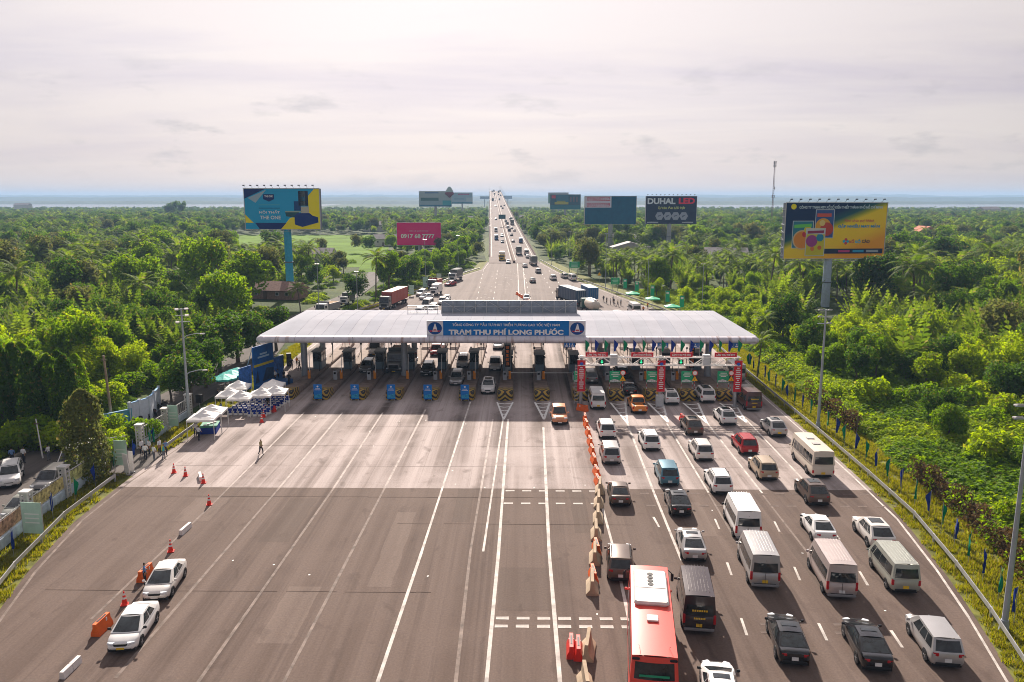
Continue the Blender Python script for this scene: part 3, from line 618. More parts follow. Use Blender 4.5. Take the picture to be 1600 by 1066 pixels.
for i, x in enumerate(NX):
    y = 118.6 if x < -4 or x > 10 else 117.0
    t = thing('toll_booth', 'glazed grey toll booth on the %s island from the event tents' % ordn[i], 'booth', (x, y, .45), 0, 'toll booths')
    for nme, me in BP: link(nme, me, t)
    # island furniture: bollards and thin posts, each its own thing
# barrier machines
BOOM_UP = {0, 1, 2, 3, 4, 5, 8, 9, 10, 11, 12}
for i, x in enumerate(NX[:-1]):
    up = i in BOOM_UP
    t = thing('barrier_gate', ('orange lane barrier with its boom raised on the %s island' if up else 'orange lane barrier with its white boom lowered across the lane, %s island') % ordn[i], 'barrier', (x + .45, 110.9, .45), 0, 'lane barriers')
    mb = MB(); mb.box((0, 0, .6), (.36, .4, 1.2), bev=.04); mb.build('cabinet', ORANGE2, t)
    mb = MB(); mb.box((0, 0, 1.24), (.4, .44, .08)); mb.build('lid', BLACK, t)
    mb = MB()
    if up: mb.cyl((.12, -.24, .95), (.2, -.24, 3.6), .05, .04, 6)
    else: mb.cyl((.12, -.24, .95), (4.0, -.24, .95), .05, .04, 6)
    mb.build('boom', WHITE, t)
    if i not in (0, 3):
        q = thing('kiosk_panel', 'small grey-white cabinet beside the orange barrier on the %s island' % ordn[i], 'cabinet', (x - .25, 110.2, .45), 0, 'lane cabinets')
        mb = MB(); mb.box((0, 0, .62), (.55, .25, 1.24), bev=.03); mb.build('case', pm('cabinet_grey', (.35, .37, .4), .5), q); mb = MB(); mb.box((0, -.135, .95), (.35, .02, .3)); mb.build('screen', GLASS, q)
random.seed(8)
for i, x in enumerate(NX):
    for j, (dx, y, h, wh) in enumerate(((-.7, 121.8, 2.6, 'just behind the booth'), (.7, 115.6, 2.4, 'just in front of the booth'), (.75, 124, 2.8, 'a few steps behind the booth'), (-.75, 130.5, 2.5, 'well behind the booth'), (.7, 133.2, 2.3, 'close to the far boards'))):
        t = thing('lane_post', 'thin dark post %s on the %s toll island' % (wh, ordn[i]), 'post', (x + dx, y, .45), 0, 'thin posts on the islands')
        mb = MB(); mb.cyl((0, 0, 0), (0, 0, h), .05, .05, 6); mb.build('shaft', BLACK, t); mb = MB(); mb.box((0, -.05, h - .15), (.24, .16, .3)); mb.build('signal_head', BLACK, t)
    if i < 12:
        c = GREEN_SIGN if i % 2 == 0 else BLUE_SIGN
        t = thing('lane_board', '%s lane board on posts at the far end of the %s island' % ('green' if i % 2 == 0 else 'blue', ordn[i]), 'sign', (x, 137.2, .45), 0, 'boards behind the booths')
        mb = MB(); mb.box((0, 0, 2.2), (1.6, .06, .9)); mb.build('board', c, t)
        for s in (-.6, .6): mb = MB(); mb.cyl((s, .05, 0), (s, .05, 2.6), .04, .04, 6); mb.build('post', REDP, t)
        mb = MB(); mb.box((0, 0, 1.35), (1.4, .05, .5)); mb.build('lower_board', BANNER_RED if i % 3 else WHITE, t)
# blue boards at the nose of the six exit lanes
for i in range(1, 6):
    t = thing('nose_board', 'upright blue notice board at the nose of the %s toll island' % ordn[i], 'sign', (NX[i] - .15, 99.95, 0), 0, 'blue nose boards')
    mb = MB(); mb.box((0, 0, 1.2), (1.08, .08, 1.95), bev=.02); mb.build('board', pm('nose_board_blue', (.01, .17, .55), .5), t)
    mb = MB(); mb.poly([(-.5, -.046, .4), (.5, -.046, .4), (.5, -.046, 1.0), (-.5, -.046, .75)]); mb.build('printed_scene', pm('nose_print', (.03, .28, .5), .6, var=.6, scale=6), t)
    mb = MB(); mb.disc((0, -.048, 1.9), .12, 14); mb.build('emblem', text_mat('white', (.75, .75, .75)), t)
    for z, w in ((1.6, .6), (1.45, .8)): mb = MB(); mb.box((0, -.045, z), (w, .01, .06)); mb.build('text_line', text_mat('white', (.75, .75, .75)), t)
    for s in (-.45, .45): mb = MB(); mb.cyl((s, .06, 0), (s, .06, 2.0), .03, .03, 6); mb.build('leg', GALV, t)
# LED columns
for x, y in ((-2.0, 112.55), (24.4, 112.0)):
    t = thing('led_sign', 'vertical orange dot-matrix sign beside the %s' % ('middle roof column' if x < 0 else 'grey pillar near the last lanes'), 'sign', (x, y, .45))
    mb = MB(); mb.box((0, 0, 3.0), (.72, .12, 3.2), bev=.02); mb.build('case', BLACK, t)
    for q in range(5):
        mb = MB()
        for w in range(3): mb.box((random.uniform(-.04, .04), -.07, 4.42 - q * .6 - w * .16), (random.uniform(.3, .5), .02, .09))
        mb.box((random.choice((-.18, 0, .18)), -.072, 4.26 - q * .6), (.08, .02, .38)); mb.build('lit_character', ORANGE_LED, t)
    mb = MB(); mb.cyl((0, .05, -.28), (0, .05, 1.5), .07, .07, 8); mb.build('post', GALV, t)
# ------- gantry over the ETC lanes
gt = thing('etc_gantry', 'white lattice gantry on three grey posts over the right-hand lanes', 'gantry', (17.2, 97.6, 0))
for x in (7.5 - 17.2, .2, 26.9 - 17.2):
    mb = MB(); mb.cyl((x, 0, 0), (x, 0, 6.5), .2, .2, 12); mb.cyl((x, 0, 0), (x, 0, .15), .42, .42, 12); mb.build('post', GALV, gt, 40)
mb = MB()
for y in (-.35, .35):
    for z in (5.35, 6.35): mb.box((0, y, z), (20.2, .12, .12))
mb.build('chord', WHITE, gt)
for q in range(15):
    x = -9.6 + q * 1.28; mb = MB()
    for y in (-.35, .35): mb.cyl((x, y, 5.4 if q % 2 else 6.3), (x + 1.28, y, 6.3 if q % 2 else 5.4), .045, .045, 6)
    mb.box((x, 0, 5.35), (.07, .7, .07)); mb.box((x, 0, 6.35), (.07, .7, .07)); mb.build('lattice_bar', WHITE, gt)
for q, px in enumerate((932, 1003, 1064, 1133)):
    x = A(px, 545, 97.6).x - 17.2
    mb = MB(); mb.box((x, -.45, 6.75), (2.75, .08, .55)); s = mb.build('lane_sign', BANNER_RED, gt); letters('LÀN THU PHÍ ETC', (x, -.5, 6.76), 2.3, .3, text_mat('white', (.75, .75, .75)), s, .04)
for q, px in enumerate((940, 1001, 1063)):
    x = A(px, 555, 97.6).x - 17.2; mb = MB(); mb.box((x, -.5, 5.85), (.62, .16, .62)); s = mb.build('signal_box', BLACK, gt)
    mb = MB(); mb.poly([(x - .06, -.585, 6.07), (x - .06, -.585, 5.85), (x - .2, -.585, 5.85), (x, -.585, 5.62), (x + .2, -.585, 5.85), (x + .06, -.585, 5.85), (x + .06, -.585, 6.07)][::-1]); mb.build('green_arrow', pm('signal_green', (.03, .6, .25), .5, var=0, emit=.8), s)
for px in (959, 1104):
    x = A(px, 553, 97.6).x - 17.2; mb = MB(); mb.box((x, 0, 6.0), (.9, .8, 1.35), bev=.04); mb.build('equipment_cabinet', pm('cabinet_white', (.5, .52, .54), .5), gt)
mb = MB(); x = .2; mb.box((x, -.05, .75), (.95, .5, 1.5), bev=.03); mb.build('control_cabinet', pm('cabinet_white', (.5, .52, .54), .5), gt)
# ladder on the first post
mb = MB()
for s in (-.2, .2): mb.cyl((-9.7 - .55 + s, .1, .3), (-9.7 - .55 + s, .1, 5.3), .025, .025, 5)
for q in range(13): mb.cyl((-9.7 - .75, .1, .6 + q * .38), (-9.7 - .35, .1, .6 + q * .38), .02, .02, 5)
mb.build('ladder', GALV, gt)
for q, x in enumerate((7.5, 17.45, 27.0)):
    t = thing('vertical_banner', 'tall red banner with white lines of text on the %s gantry post' % ('first', 'middle', 'last')[q], 'banner', (x, 97.25, 0), 0, 'red banners on the gantry')
    mb = MB(); vs = []
    for j in range(9):
        z = 2.0 + j * .5; dy = .05 * math.sin(j * 1.3); vs += [(-.5, dy, z), (0, dy - .02, z), (.5, dy, z)]
    mb.add(vs, [(j * 3 + i, j * 3 + i + 1, (j + 1) * 3 + i + 1, (j + 1) * 3 + i) for j in range(8) for i in range(2)]); mb.build('sheet', BANNER_RED, t, 60)
    mb = MB(); mb.disc((0, -.08, 5.55), .2, 16, sx=1.1); mb.build('emblem', text_mat('blue_emblem', (.05, .12, .5)), t)
    for j, w in enumerate((.3, .62, .5, .66, .58, .5, .2, .54, .6, .42, .5)):
        mb = MB(); mb.box((0, -.085, 5.05 - j * .26), (w, .01, .11)); mb.build('text_line', text_mat('white', (.75, .75, .75)), t)
    for z in (6.03, 1.98): mb = MB(); mb.box((0, .05, z), (1.05, .06, .06)); mb.build('bar', GALV, t)
FLAG_B = pm('flag_blue', (.008, .035, .24), .8); FLAG_G = pm('flag_green', (.0, .2, .09), .8)
def flag(x, y, z, h, col, rz, label, group, wd=.75, fl=1.25):
    t = thing('flag', label, 'flag', (x, y, z), rz, group)
    mb = MB(); mb.cyl((0, 0, 0), (0, 0, h), .022, .018, 5); mb.build('pole', GALV, t)
    mb = MB(); vs = []
    for j in range(6):
        f = j / 5; w = wd * (.16 + .30 * (1 - f) ** 1.5 if j else .36)
        zz = h - .03 - fl * f
        for i in range(4):
            u = i / 3; vs.append((.02 + w * u, .10 * math.sin(u * 5 + f * 3 + rz * 7), zz - .42 * u * (1 - f) * 1.2))
    mb.add(vs, [(j * 4 + i, (j + 1) * 4 + i, (j + 1) * 4 + i + 1, j * 4 + i + 1) for j in range(5) for i in range(3)]); mb.build('cloth', col, t, 60)
    return t
random.seed(21)
for q in range(17):
    x = 8.0 + q * 1.19
    flag(x, 98.05, 6.41, 2.1, FLAG_B if q % 2 else FLAG_G, random.uniform(-.5, .5), '%s flag on the gantry, %s along from its first post' % ('blue' if q % 2 else 'green', (ordn + ['fourteenth', 'fifteenth', 'sixteenth', 'seventeenth'])[q]), 'flags on the gantry', 1.35, 1.5)
# lane number plates below the eave
for px in (890, 1036, 1091, 1147):
    p = A(px, 536, 105.3); t = thing('lane_plate', 'small blue lane plate under the roof edge near x%s' % {890: ' the white emblem'}.get(px, '') if px == 890 else 'small blue lane plate hanging below the roof edge above the %s red ETC sign' % {1036: 'second', 1091: 'third', 1147: 'fourth'}[px], 'sign', (p.x, 105.35, 6.2), 0, 'lane plates')
    if px == 890: t['label'] = 'small blue lane plate below the right-hand emblem of the big sign'
    for s in (-.38, .38):
        mb = MB(); mb.box((s, 0, .2), (.72, .05, .62)); mb.build('plate', BLUE_SIGN, t); mb = MB(); mb.box((s, -.03, .08), (.4, .01, .14)); mb.box((s, -.03, .32), (.12, .01, .2)); mb.build('symbol', text_mat('white', (.75, .75, .75)), t)
# green notice boards and warning signs on the ETC noses
STRIPE = chevron('red_white_post', (.7, .68, .66), (.5, .03, .03), 1.6)
for q, i in enumerate((8, 9, 10, 11, 12)):
    x = NX[i]; t = thing('green_notice', 'green notice board on striped posts over the %s island nose' % ordn[i], 'sign', (x - .15, 101.3, 0), 0, 'green notices on ETC islands')
    mb = MB(); mb.box((0, 0, 3.0), (1.55, .06, 1.5), bev=.02); mb.build('board', pm('notice_green', (.02, .36, .17), .5, var=.1), t)
    mb = MB(); mb.poly([(-.7, -.034, 2.3), (.7, -.034, 2.3), (.7, -.034, 2.42), (-.1, -.034, 2.7), (-.7, -.034, 2.5)]); mb.build('printed_car', pm('notice_print', (.5, .55, .55), .6, var=.4, scale=5), t)
    for z, w in ((3.5, .8), (3.25, 1.1), (3.05, .7)): mb = MB(); mb.box((0, -.034, z), (w, .01, .09)); mb.build('text_line', text_mat('white', (.75, .75, .75)), t)
    for s in (-.72, .72): mb = MB(); mb.cyl((s, .06, .7), (s, .06, 3.7), .045, .045, 8); mb.build('post', STRIPE, t)
    if q > 0:
        t = thing('warning_sign', 'round white and yellow triangle signs on a pole, %s island nose' % ordn[i], 'sign', (x + .75, 100.9, .6), 0, 'warning signs on ETC islands')
        mb = MB(); mb.cyl((0, 0, 0), (0, 0, 3.2), .04, .04, 8); mb.build('pole', STRIPE, t)
        mb = MB(); mb.disc((0, -.06, 3.0), .36, 20); s = mb.build('round_sign', REDP, t); mb = MB(); mb.disc((0, -.064, 3.0), .27, 20); mb.build('face', WHITE, s)
        mb = MB(); mb.poly([(-.4, -.06, 1.95), (.4, -.06, 1.95), (0, -.06, 2.62)]); s = mb.build('triangle_sign', pm('warn_yellow', (.8, .42, .01), .5), t); mb = MB(); mb.box((0, -.064, 2.15), (.07, .004, .2)); mb.build('mark', BLACK, s)
# ================================================================== VEHICLES
def wheel_meshes(r, w):
    mb = MB(); n = 20
    prof = [(r * .66, -w / 2), (r * .94, -w / 2), (r, -w * .36), (r, w * .36), (r * .94, w / 2), (r * .66, w / 2)]
    rings = []
    for i in range(n):
        a = 2 * math.pi * i / n; rings.append([(x, math.cos(a) * q, math.sin(a) * q) for q, x in prof])
    rings.append(rings[0]); mb.loft(rings, cap=False); tyre = mb.mesh('wheel', RUBBER, 40)
    mb = MB()
    for s in (-1, 1):
        mb.cyl((s * w * .30, 0, 0), (s * w * .36, 0, 0), r * .67, r * .67, 16, 1)
        for k in range(5):
            a = 2 * math.pi * k / 5; mb.box((s * w * .40, math.cos(a) * r * .33, math.sin(a) * r * .33), (.03, r * .16, r * .16)); mb.cyl((s * w * .4, 0, 0), (s * w * .4, math.cos(a) * r * .62, math.sin(a) * r * .62), r * .09, r * .07, 5)
    rim = mb.mesh('rim', [RIM, BLACK]); return tyre, rim
WH = {}
def wheels(P, r, w, L, W, ys):
    key = (r, w)
    if key not in WH: WH[key] = wheel_meshes(r, w)
    ty, rm = WH[key]
    for y in ys:
        for s in (-1, 1): P.append(('wheel', ty, None, (s * (W / 2 - w / 2 + .012), y, r), [('rim', rm, None, (0, 0, 0))]))
def arches(mb, r, W, ys, mat):
    for y in ys:
        for s in (-1, 1):
            n = 14; vs = []; x0 = s * (W / 2 - .25); x1 = s * (W / 2 + .004)
            for x in (x0, x1):
                for i in range(n + 1):
                    a = math.pi * i / n * 1.16 - .25; vs.append((x, y + math.cos(a) * (r + .075), r + math.sin(a) * (r + .075)))
            fs = [(i, i + 1, n + 2 + i, n + 1 + i) for i in range(n)] + [tuple(range(n + 1, 2 * n + 2))]
            mb.add(vs, fs if s > 0 else [f[::-1] for f in fs], mat)
def sec(y, w, zb, zt, cr=.03):
    h = zt - zb
    half = [(.80 * w, zb), (.95 * w, zb + .1 * h), (w, zb + .38 * h), (.995 * w, zb + .62 * h), (.965 * w, zb + .86 * h), (.90 * w, zt)]
    return [(x, y, z) for x, z in half] + [(.45 * w, y, zt + cr * .8)] + [(0, y, zt + cr)] + [(-.45 * w, y, zt + cr * .8)] + [(-x, y, z) for x, z in reversed(half)]
PROTO = {}
def smooth_st(st, n=4):
    out = []
    for i in range(len(st) - 1):
        p0 = st[max(0, i - 1)]; p1 = st[i]; p2 = st[i + 1]; p3 = st[min(len(st) - 1, i + 2)]
        for k in range(n):
            t = k / n; row = [p1[0] + (p2[0] - p1[0]) * t]
            for c in (1, 2, 3):
                d1 = (p2[c] - p0[c]) / (p2[0] - p0[0]) * (p2[0] - p1[0]); d2 = (p3[c] - p1[c]) / (p3[0] - p1[0]) * (p2[0] - p1[0])
                row.append((2 * t**3 - 3 * t**2 + 1) * p1[c] + (t**3 - 2 * t**2 + t) * d1 + (-2 * t**3 + 3 * t**2) * p2[c] + (t**3 - t**2) * d2)
            out.append(tuple(row))
    return out + [st[-1]]
def car(name, L, W, H, st, gh, wr, wy, side, belt_w=.93, roof_w=.74, rails=False, sunroof=False, plate=PLATEW, rear_v=(.12, .88), side_v=(.10, .90), tail='side', tz=(.78, 1.02), hz=(.58, .76), spare=False, extra=None, ws_v=(.06, .95), fascia=True):
    """st: stations (y, widthfactor, zbot, ztop); gh: rear base y, roof rear y, roof front y, cowl y, belt z rear, belt z front"""
    w = W / 2; P = []
    mb = MB(); mb.loft([sec(y, w * k, a, b) for y, k, a, b in smooth_st(st)])
    yr, yrr, yrf, yc, zr, zf = gh; wb = w * belt_w; wt = w * roof_w
    a0 = (-wb, yr, zr); a1 = (wb, yr, zr); b0 = (-wb, yc, zf); b1 = (wb, yc, zf)
    r0 = (-wt, yrr, H - .03); r1 = (wt, yrr, H - .03); f0 = (-wt, yrf, H - .05); f1 = (wt, yrf, H - .05)
    mb.patch(a0, a1, r1, r0, 6, 4, (0, -.13, 0)); mb.patch(b1, b0, f0, f1, 6, 4, (0, .15, 0))
    mb.patch(a1, b1, f1, r1, 8, 4, (.05, 0, 0)); mb.patch(b0, a0, r0, f0, 8, 4, (-.05, 0, 0))
    mb.patch(r0, r1, f1, f0, 6, 8, (0, 0, .06))
    P.append(['body', mb.mesh('body', [BLACK], 58), 'PAINT', (0, 0, 0), []])
    mb = MB(); arches(mb, wr, W, wy, 0); mb.box((0, L / 2, .27), (W * .86, L * .93, .2)); P.append(['underbody', mb.mesh('underbody', BLACK), None, (0, 0, 0), []])
    mb = MB(); mb.patch(b1, b0, f0, f1, 6, 3, (0, .15, 0), .06, .94, *ws_v, .006); P.append(['windscreen', mb.mesh('windscreen', GLASS, 60), None, (0, 0, 0), []])
    mb = MB(); mb.patch(a0, a1, r1, r0, 6, 3, (0, -.13, 0), .08, .92, rear_v[0], rear_v[1], .008); P.append(['rear_window', mb.mesh('rear_window', GLASS, 60), None, (0, 0, 0), []])
    for u0, u1 in side:
        mb = MB(); mb.patch(a1, b1, f1, r1, 4, 3, (.05, 0, 0), u0, u1, side_v[0], side_v[1], .008); P.append(['side_window', mb.mesh('side_window', GLASS, 60), None, (0, 0, 0), []])
        mb = MB(); mb.patch(b0, a0, r0, f0, 4, 3, (-.05, 0, 0), 1 - u1, 1 - u0, side_v[0], side_v[1], .008); P.append(['side_window', mb.mesh('side_window', GLASS, 60), None, (0, 0, 0), []])
    def wid(y): return interp([(q[0], q[1]) for q in st], y) * w
    for s in (-1, 1):
        mb = MB()
        if tail == 'side': mb.box((s * (wid(.05) * .97 - .16), .045, (tz[0] + tz[1]) / 2), (.3, .11, (tz[1] - tz[0]) * .8), rz=s * .28, bev=.03)
        else: mb.box((s * (wid(.05) - .075), .05, (tz[0] + tz[1]) / 2), (.16, .16, tz[1] - tz[0]), bev=.03)
        P.append(['tail_light', mb.mesh('tail_light', TAIL), None, (0, 0, 0), []])
        mb = MB(); mb.box((s * (wid(L - .2) * .98 - .2), L - .19, (hz[0] + hz[1]) / 2), (.42, .3, hz[1] - hz[0]), rz=-s * .5, bev=.04); P.append(['headlight', mb.mesh('headlight', HEAD), None, (0, 0, 0), []])
        mb = MB(); mb.box((s * (w + .11), yc - .32, zf + .09), (.2, .1, .15), bev=.03); mb.box((s * (w + .01), yc - .3, zf + .03), (.08, .06, .05)); P.append(['mirror', mb.mesh('mirror', BLACK), 'MIRROR', (0, 0, 0), []])
    mb = MB(); mb.box((0, -.012, .62 if tz[0] < .9 else .72), (.36, .03, .2)); P.append(['number_plate', mb.mesh('number_plate', plate), None, (0, 0, 0), []])
    mb = MB(); mb.box((0, L + .005, .42), (.44, .03, .12)); P.append(['number_plate', mb.mesh('number_plate', plate), None, (0, 0, 0), []])
    mb = MB(); mb.box((0, .02, .42), (W * .72, .1, .14), bev=.03); P.append(['rear_bumper_trim', mb.mesh('rear_bumper_trim', BLACK), None, (0, 0, 0), []])
    mb = MB(); mb.box((0, L - .05, .60), (W * .42, .1, .16), bev=.03); mb.box((0, L - .07, .36), (W * .66, .1, .16), bev=.03); P.append(['grille', mb.mesh('grille', BLACK), None, (0, 0, 0), []])
    if rails:
        for s in (-1, 1): mb = MB(); mb.cyl((s * (wt - .06), yrr + .15, H + .05), (s * (wt - .06), yrf - .15, H + .05), .022, .022, 5); mb.box((s * (wt - .06), yrr + .2, H + .01), (.04, .06, .08)); mb.box((s * (wt - .06), yrf - .2, H + .01), (.04, .06, .08)); P.append(['roof_rail', mb.mesh('roof_rail', BLACK), None, (0, 0, 0), []])
    if sunroof: mb = MB(); mb.patch((-wt * .68, yrr + .55, H + .026), (wt * .68, yrr + .55, H + .026), (wt * .68, yrf - .25, H + .01), (-wt * .68, yrf - .25, H + .01), 4, 4, (0, 0, .022)); P.append(['sunroof', mb.mesh('sunroof', GLASS), None, (0, 0, 0), []])
    wheels(P, wr, .22, L, W, wy)
    if extra: extra(P, L, W, H, w)
    PROTO[name] = dict(parts=P, L=L, W=W, H=H)
car('sedan', 4.5, 1.8, 1.49, [(0, .72, .48, .84), (.05, .84, .36, .98), (.25, .93, .27, 1.02), (.9, .99, .22, .98), (1.9, 1, .2, .95), (3.2, 1, .2, .93), (3.9, .97, .22, .86), (4.25, .88, .27, .75), (4.42, .76, .33, .64), (4.5, .62, .4, .55)],
    (.40, 1.32, 2.5, 3.6, 1.0, .94), .32, (.92, 3.58), [(.2, .50), (.53, .84)], roof_w=.68, tail='side', tz=(.74, .92), hz=(.60, .74))
car('sedan_glossy', 4.85, 1.84, 1.48, [(0, .74, .50, .88), (.06, .86, .34, 1.0), (.3, .94, .27, 1.04), (1.0, .99, .22, 1.0), (2, 1, .2, .97), (3.5, 1, .2, .95), (4.2, .97, .22, .86), (4.58, .87, .27, .74), (4.76, .75, .33, .64), (4.85, .6, .42, .54)],
    (.42, 1.42, 2.65, 3.82, 1.02, .95), .33, (1.0, 3.82), [(.2, .5), (.53, .84)], roof_w=.69, tail='side', tz=(.74, .93), hz=(.58, .74), sunroof=True)
SUVST = [(0, .84, .50, .98), (.05, .93, .36, 1.08), (.3, .98, .3, 1.1), (1.2, 1, .28, 1.08), (3.3, 1, .28, 1.05), (4.1, .98, .3, .98), (4.5, .92, .32, .90), (4.68, .8, .42, .74)]
car('suv', 4.68, 1.86, 1.72, SUVST, (.06, .5, 2.75, 3.55, 1.06, 1.05), .36, (.92, 3.72), [(.08, .24), (.27, .54), (.57, .86)], roof_w=.76, rails=True, tail='side', tz=(.88, 1.06), hz=(.74, .90))
car('suv_sporty', 4.7, 1.88, 1.68, SUVST, (.1, .95, 2.7, 3.5, 1.08, 1.05), .37, (.92, 3.74), [(.12, .27), (.3, .55), (.58, .86)], roof_w=.73, tail='side', tz=(.88, 1.02), hz=(.74, .88), sunroof=True)
car('suv_boxy', 4.95, 1.95, 1.84, [(0, .88, .5, 1.1), (.05, .95, .36, 1.16), (.3, .99, .3, 1.16), (1.2, 1, .3, 1.14), (3.4, 1, .3, 1.12), (4.4, .98, .3, 1.06), (4.8, .93, .34, .98), (4.95, .84, .42, .86)], (.05, .28, 3.0, 3.75, 1.14, 1.12), .39, (1.0, 3.95), [(.06, .26), (.29, .56), (.59, .87)], roof_w=.80, tail='corner', tz=(.82, 1.1), hz=(.8, .98), sunroof=True)
car('mpv', 4.7, 1.83, 1.78, [(0, .84, .48, .98), (.05, .92, .34, 1.06), (.3, .97, .27, 1.08), (1.2, 1, .25, 1.06), (3.4, 1, .25, 1.02), (4.2, .97, .27, .92), (4.55, .9, .3, .82), (4.7, .76, .4, .68)], (.05, .42, 2.85, 3.85, 1.05, 1.0), .33, (.95, 3.7), [(.06, .28), (.31, .54), (.57, .84)], roof_w=.78, rails=False, tail='side', tz=(.82, 1.06), hz=(.64, .84))
def bed(P, L, W, H, w):
    mb = MB(); mb.box((0, .78, 1.08), (W * .86, 1.42, .04)); P.append(['bed_cover', mb.mesh('bed_cover', BLACK), None, (0, 0, 0), []])
    mb = MB(); mb.cyl((-w * .72, 1.62, 1.1), (-w * .66, 1.5, 1.62), .035, .035, 6); mb.cyl((w * .72, 1.62, 1.1), (w * .66, 1.5, 1.62), .035, .035, 6); mb.cyl((-w * .66, 1.5, 1.62), (w * .66, 1.5, 1.62), .035, .035, 6); P.append(['sports_bar', mb.mesh('sports_bar', BLACK), None, (0, 0, 0), []])
car('pickup', 5.3, 1.88, 1.82, [(0, .92, .52, 1.02), (.04, .96, .45, 1.08), (.4, .99, .4, 1.08), (1.6, 1, .36, 1.08), (3.7, 1, .34, 1.09), (4.6, .98, .36, 1.05), (5.1, .92, .4, .98), (5.3, .82, .48, .84)], (1.6, 1.78, 3.25, 4.0, 1.09, 1.09), .4, (1.15, 4.3), [(.08, .46), (.5, .86)], roof_w=.76, tail='corner', tz=(.74, 1.02), hz=(.8, .98), extra=bed)
def van_side(n, a=.05, b=.80): return [(a + (b - a) * i / n + .008, a + (b - a) * (i + 1) / n - .008) for i in range(n)] + [(b + .02, .93)]
def roofribs(P, L, W, H, w):
    mb = MB()
    for i in range(7): mb.box(((i - 3) * W * .1, L * .42, H + .038 - .006 * abs(i - 3)), (.03, L * .62, .014))
    P.append(['roof_rib', mb.mesh('roof_rib', [BLACK]), 'PAINT', (0, 0, 0), []])
def vandoor(P, L, W, H, w):
    roofribs(P, L, W, H, w); mb = MB(); mb.box((0, -.035, 1.3), (.015, .02, 1.7)); P.append(['door_seam', mb.mesh('door_seam', BLACK), None, (0, 0, 0), []])
    mb = MB(); mb.box((0, -.05, .38), (W * .9, .16, .16), bev=.04); P.append(['rear_step', mb.mesh('rear_step', pm('van_bumper_grey', (.2, .2, .21), .6)), None, (0, 0, 0), []])
car('van', 5.7, 2.0, 2.5, [(0, .95, .42, 1.2), (.05, .98, .36, 1.25), (.5, 1, .32, 1.25), (4.2, 1, .3, 1.22), (5.0, .98, .32, 1.12), (5.5, .9, .36, .98), (5.7, .78, .46, .8)], (.02, .1, 4.1, 5.0, 1.24, 1.16), .35, (1.05, 4.6), van_side(3), belt_w=.985, roof_w=.86, tail='corner', tz=(.72, 1.32), hz=(.76, 1.0), rear_v=(.05, .58), side_v=(.04, .58), plate=PLATEY, extra=vandoor)
car('minivan', 5.1, 1.88, 2.2, [(0, .93, .42, 1.12), (.05, .97, .34, 1.18), (.5, 1, .3, 1.18), (4.2, 1, .28, 1.15), (4.7, .97, .3, 1.05), (5.0, .9, .34, .95), (5.1, .8, .44, .82)], (.02, .18, 3.9, 4.85, 1.17, 1.08), .33, (1.0, 4.1), van_side(3), belt_w=.975, roof_w=.82, tail='corner', tz=(.75, 1.12), hz=(.72, .94), rear_v=(.1, .72), side_v=(.08, .74), plate=PLATEY, extra=roofribs)
def hatch(P, L, W, H, w):
    for y in (L * .35, L * .6): mb = MB(); mb.box((0, y, H + .06), (.7, .6, .07), bev=.03); P.append(['roof_hatch', mb.mesh('roof_hatch', pm('hatch_grey', (.45, .43, .42), .6)), None, (0, 0, 0), []])
car('minibus', 7.0, 2.08, 2.72, [(0, .95, .48, 1.35), (.06, .98, .38, 1.4), (.5, 1, .34, 1.4), (6.0, 1, .32, 1.38), (6.7, .97, .36, 1.2), (7.0, .86, .46, 1.0)], (.03, .14, 6.3, 6.85, 1.39, 1.25), .39, (1.75, 5.6), van_side(6, .04, .86), belt_w=.985, roof_w=.87, tail='corner', tz=(.62, .92), hz=(.7, .95), rear_v=(.08, .62), side_v=(.06, .66), plate=PLATEY, extra=hatch)
def coachx(P, L, W, H, w):
    AC = pm('ac_unit_white', (.62, .56, .54), .5)
    mb = MB(); mb.box((0, L - 3.6, H + .13), (1.95, 4.0, .26), bev=.12); P.append(['air_conditioner', mb.mesh('air_conditioner', AC), None, (0, 0, 0), []])
    for q in range(4): mb = MB(); mb.cyl((0, L - 2.2 - q * .42, H + .25), (0, L - 2.2 - q * .42, H + .285), .17, .17, 14); P.append(['fan_vent', mb.mesh('fan_vent', BLACK), None, (0, 0, 0), []])
    mb = MB(); mb.box((0, L - 7.0, H + .09), (.62, .62, .1), bev=.03); P.append(['roof_hatch', mb.mesh('roof_hatch', AC), None, (0, 0, 0), []])
    mb = MB(); mb.box((0, L - 3.9, H + .268), (1.7, .02, .01)); P.append(['seam', mb.mesh('seam', BLACK), None, (0, 0, 0), []])
    for s in (-1, 1):
        mb = MB(); mb.cyl((s * .75, .9, H + .02), (s * .8, .6, H + .25), .012, .012, 4); P.append(['antenna', mb.mesh('antenna', BLACK), None, (0, 0, 0), []])
        mb = MB(); mb.box((s * (w - .32), .02, H - .16), (.38, .08, .12), bev=.03); P.append(['vent', mb.mesh('vent', BLACK), None, (0, 0, 0), []])
        mb = MB(); mb.box((s * (w + .22), L - .1, 2.6), (.18, .14, .5), bev=.05); mb.cyl((s * (w - .1), L - .1, 3.1), (s * (w + .2), L - .1, 2.85), .03, .03, 5); P.append(['mirror', mb.mesh('mirror', BLACK), None, (0, 0, 0), []])
    mb = MB(); mb.box((0, -.075, H - 1.02), (1.5, .01, .12)); P.append(['window_banner', mb.mesh('window_banner', pm('coach_green_print', (.03, .3, .16), .5)), None, (0, 0, 0), []])
    mb = MB(); mb.disc((0, -.075, H - 1.75), .12, 16, sx=1.5); P.append(['emblem', mb.mesh('emblem', RIM), None, (0, 0, 0), []])
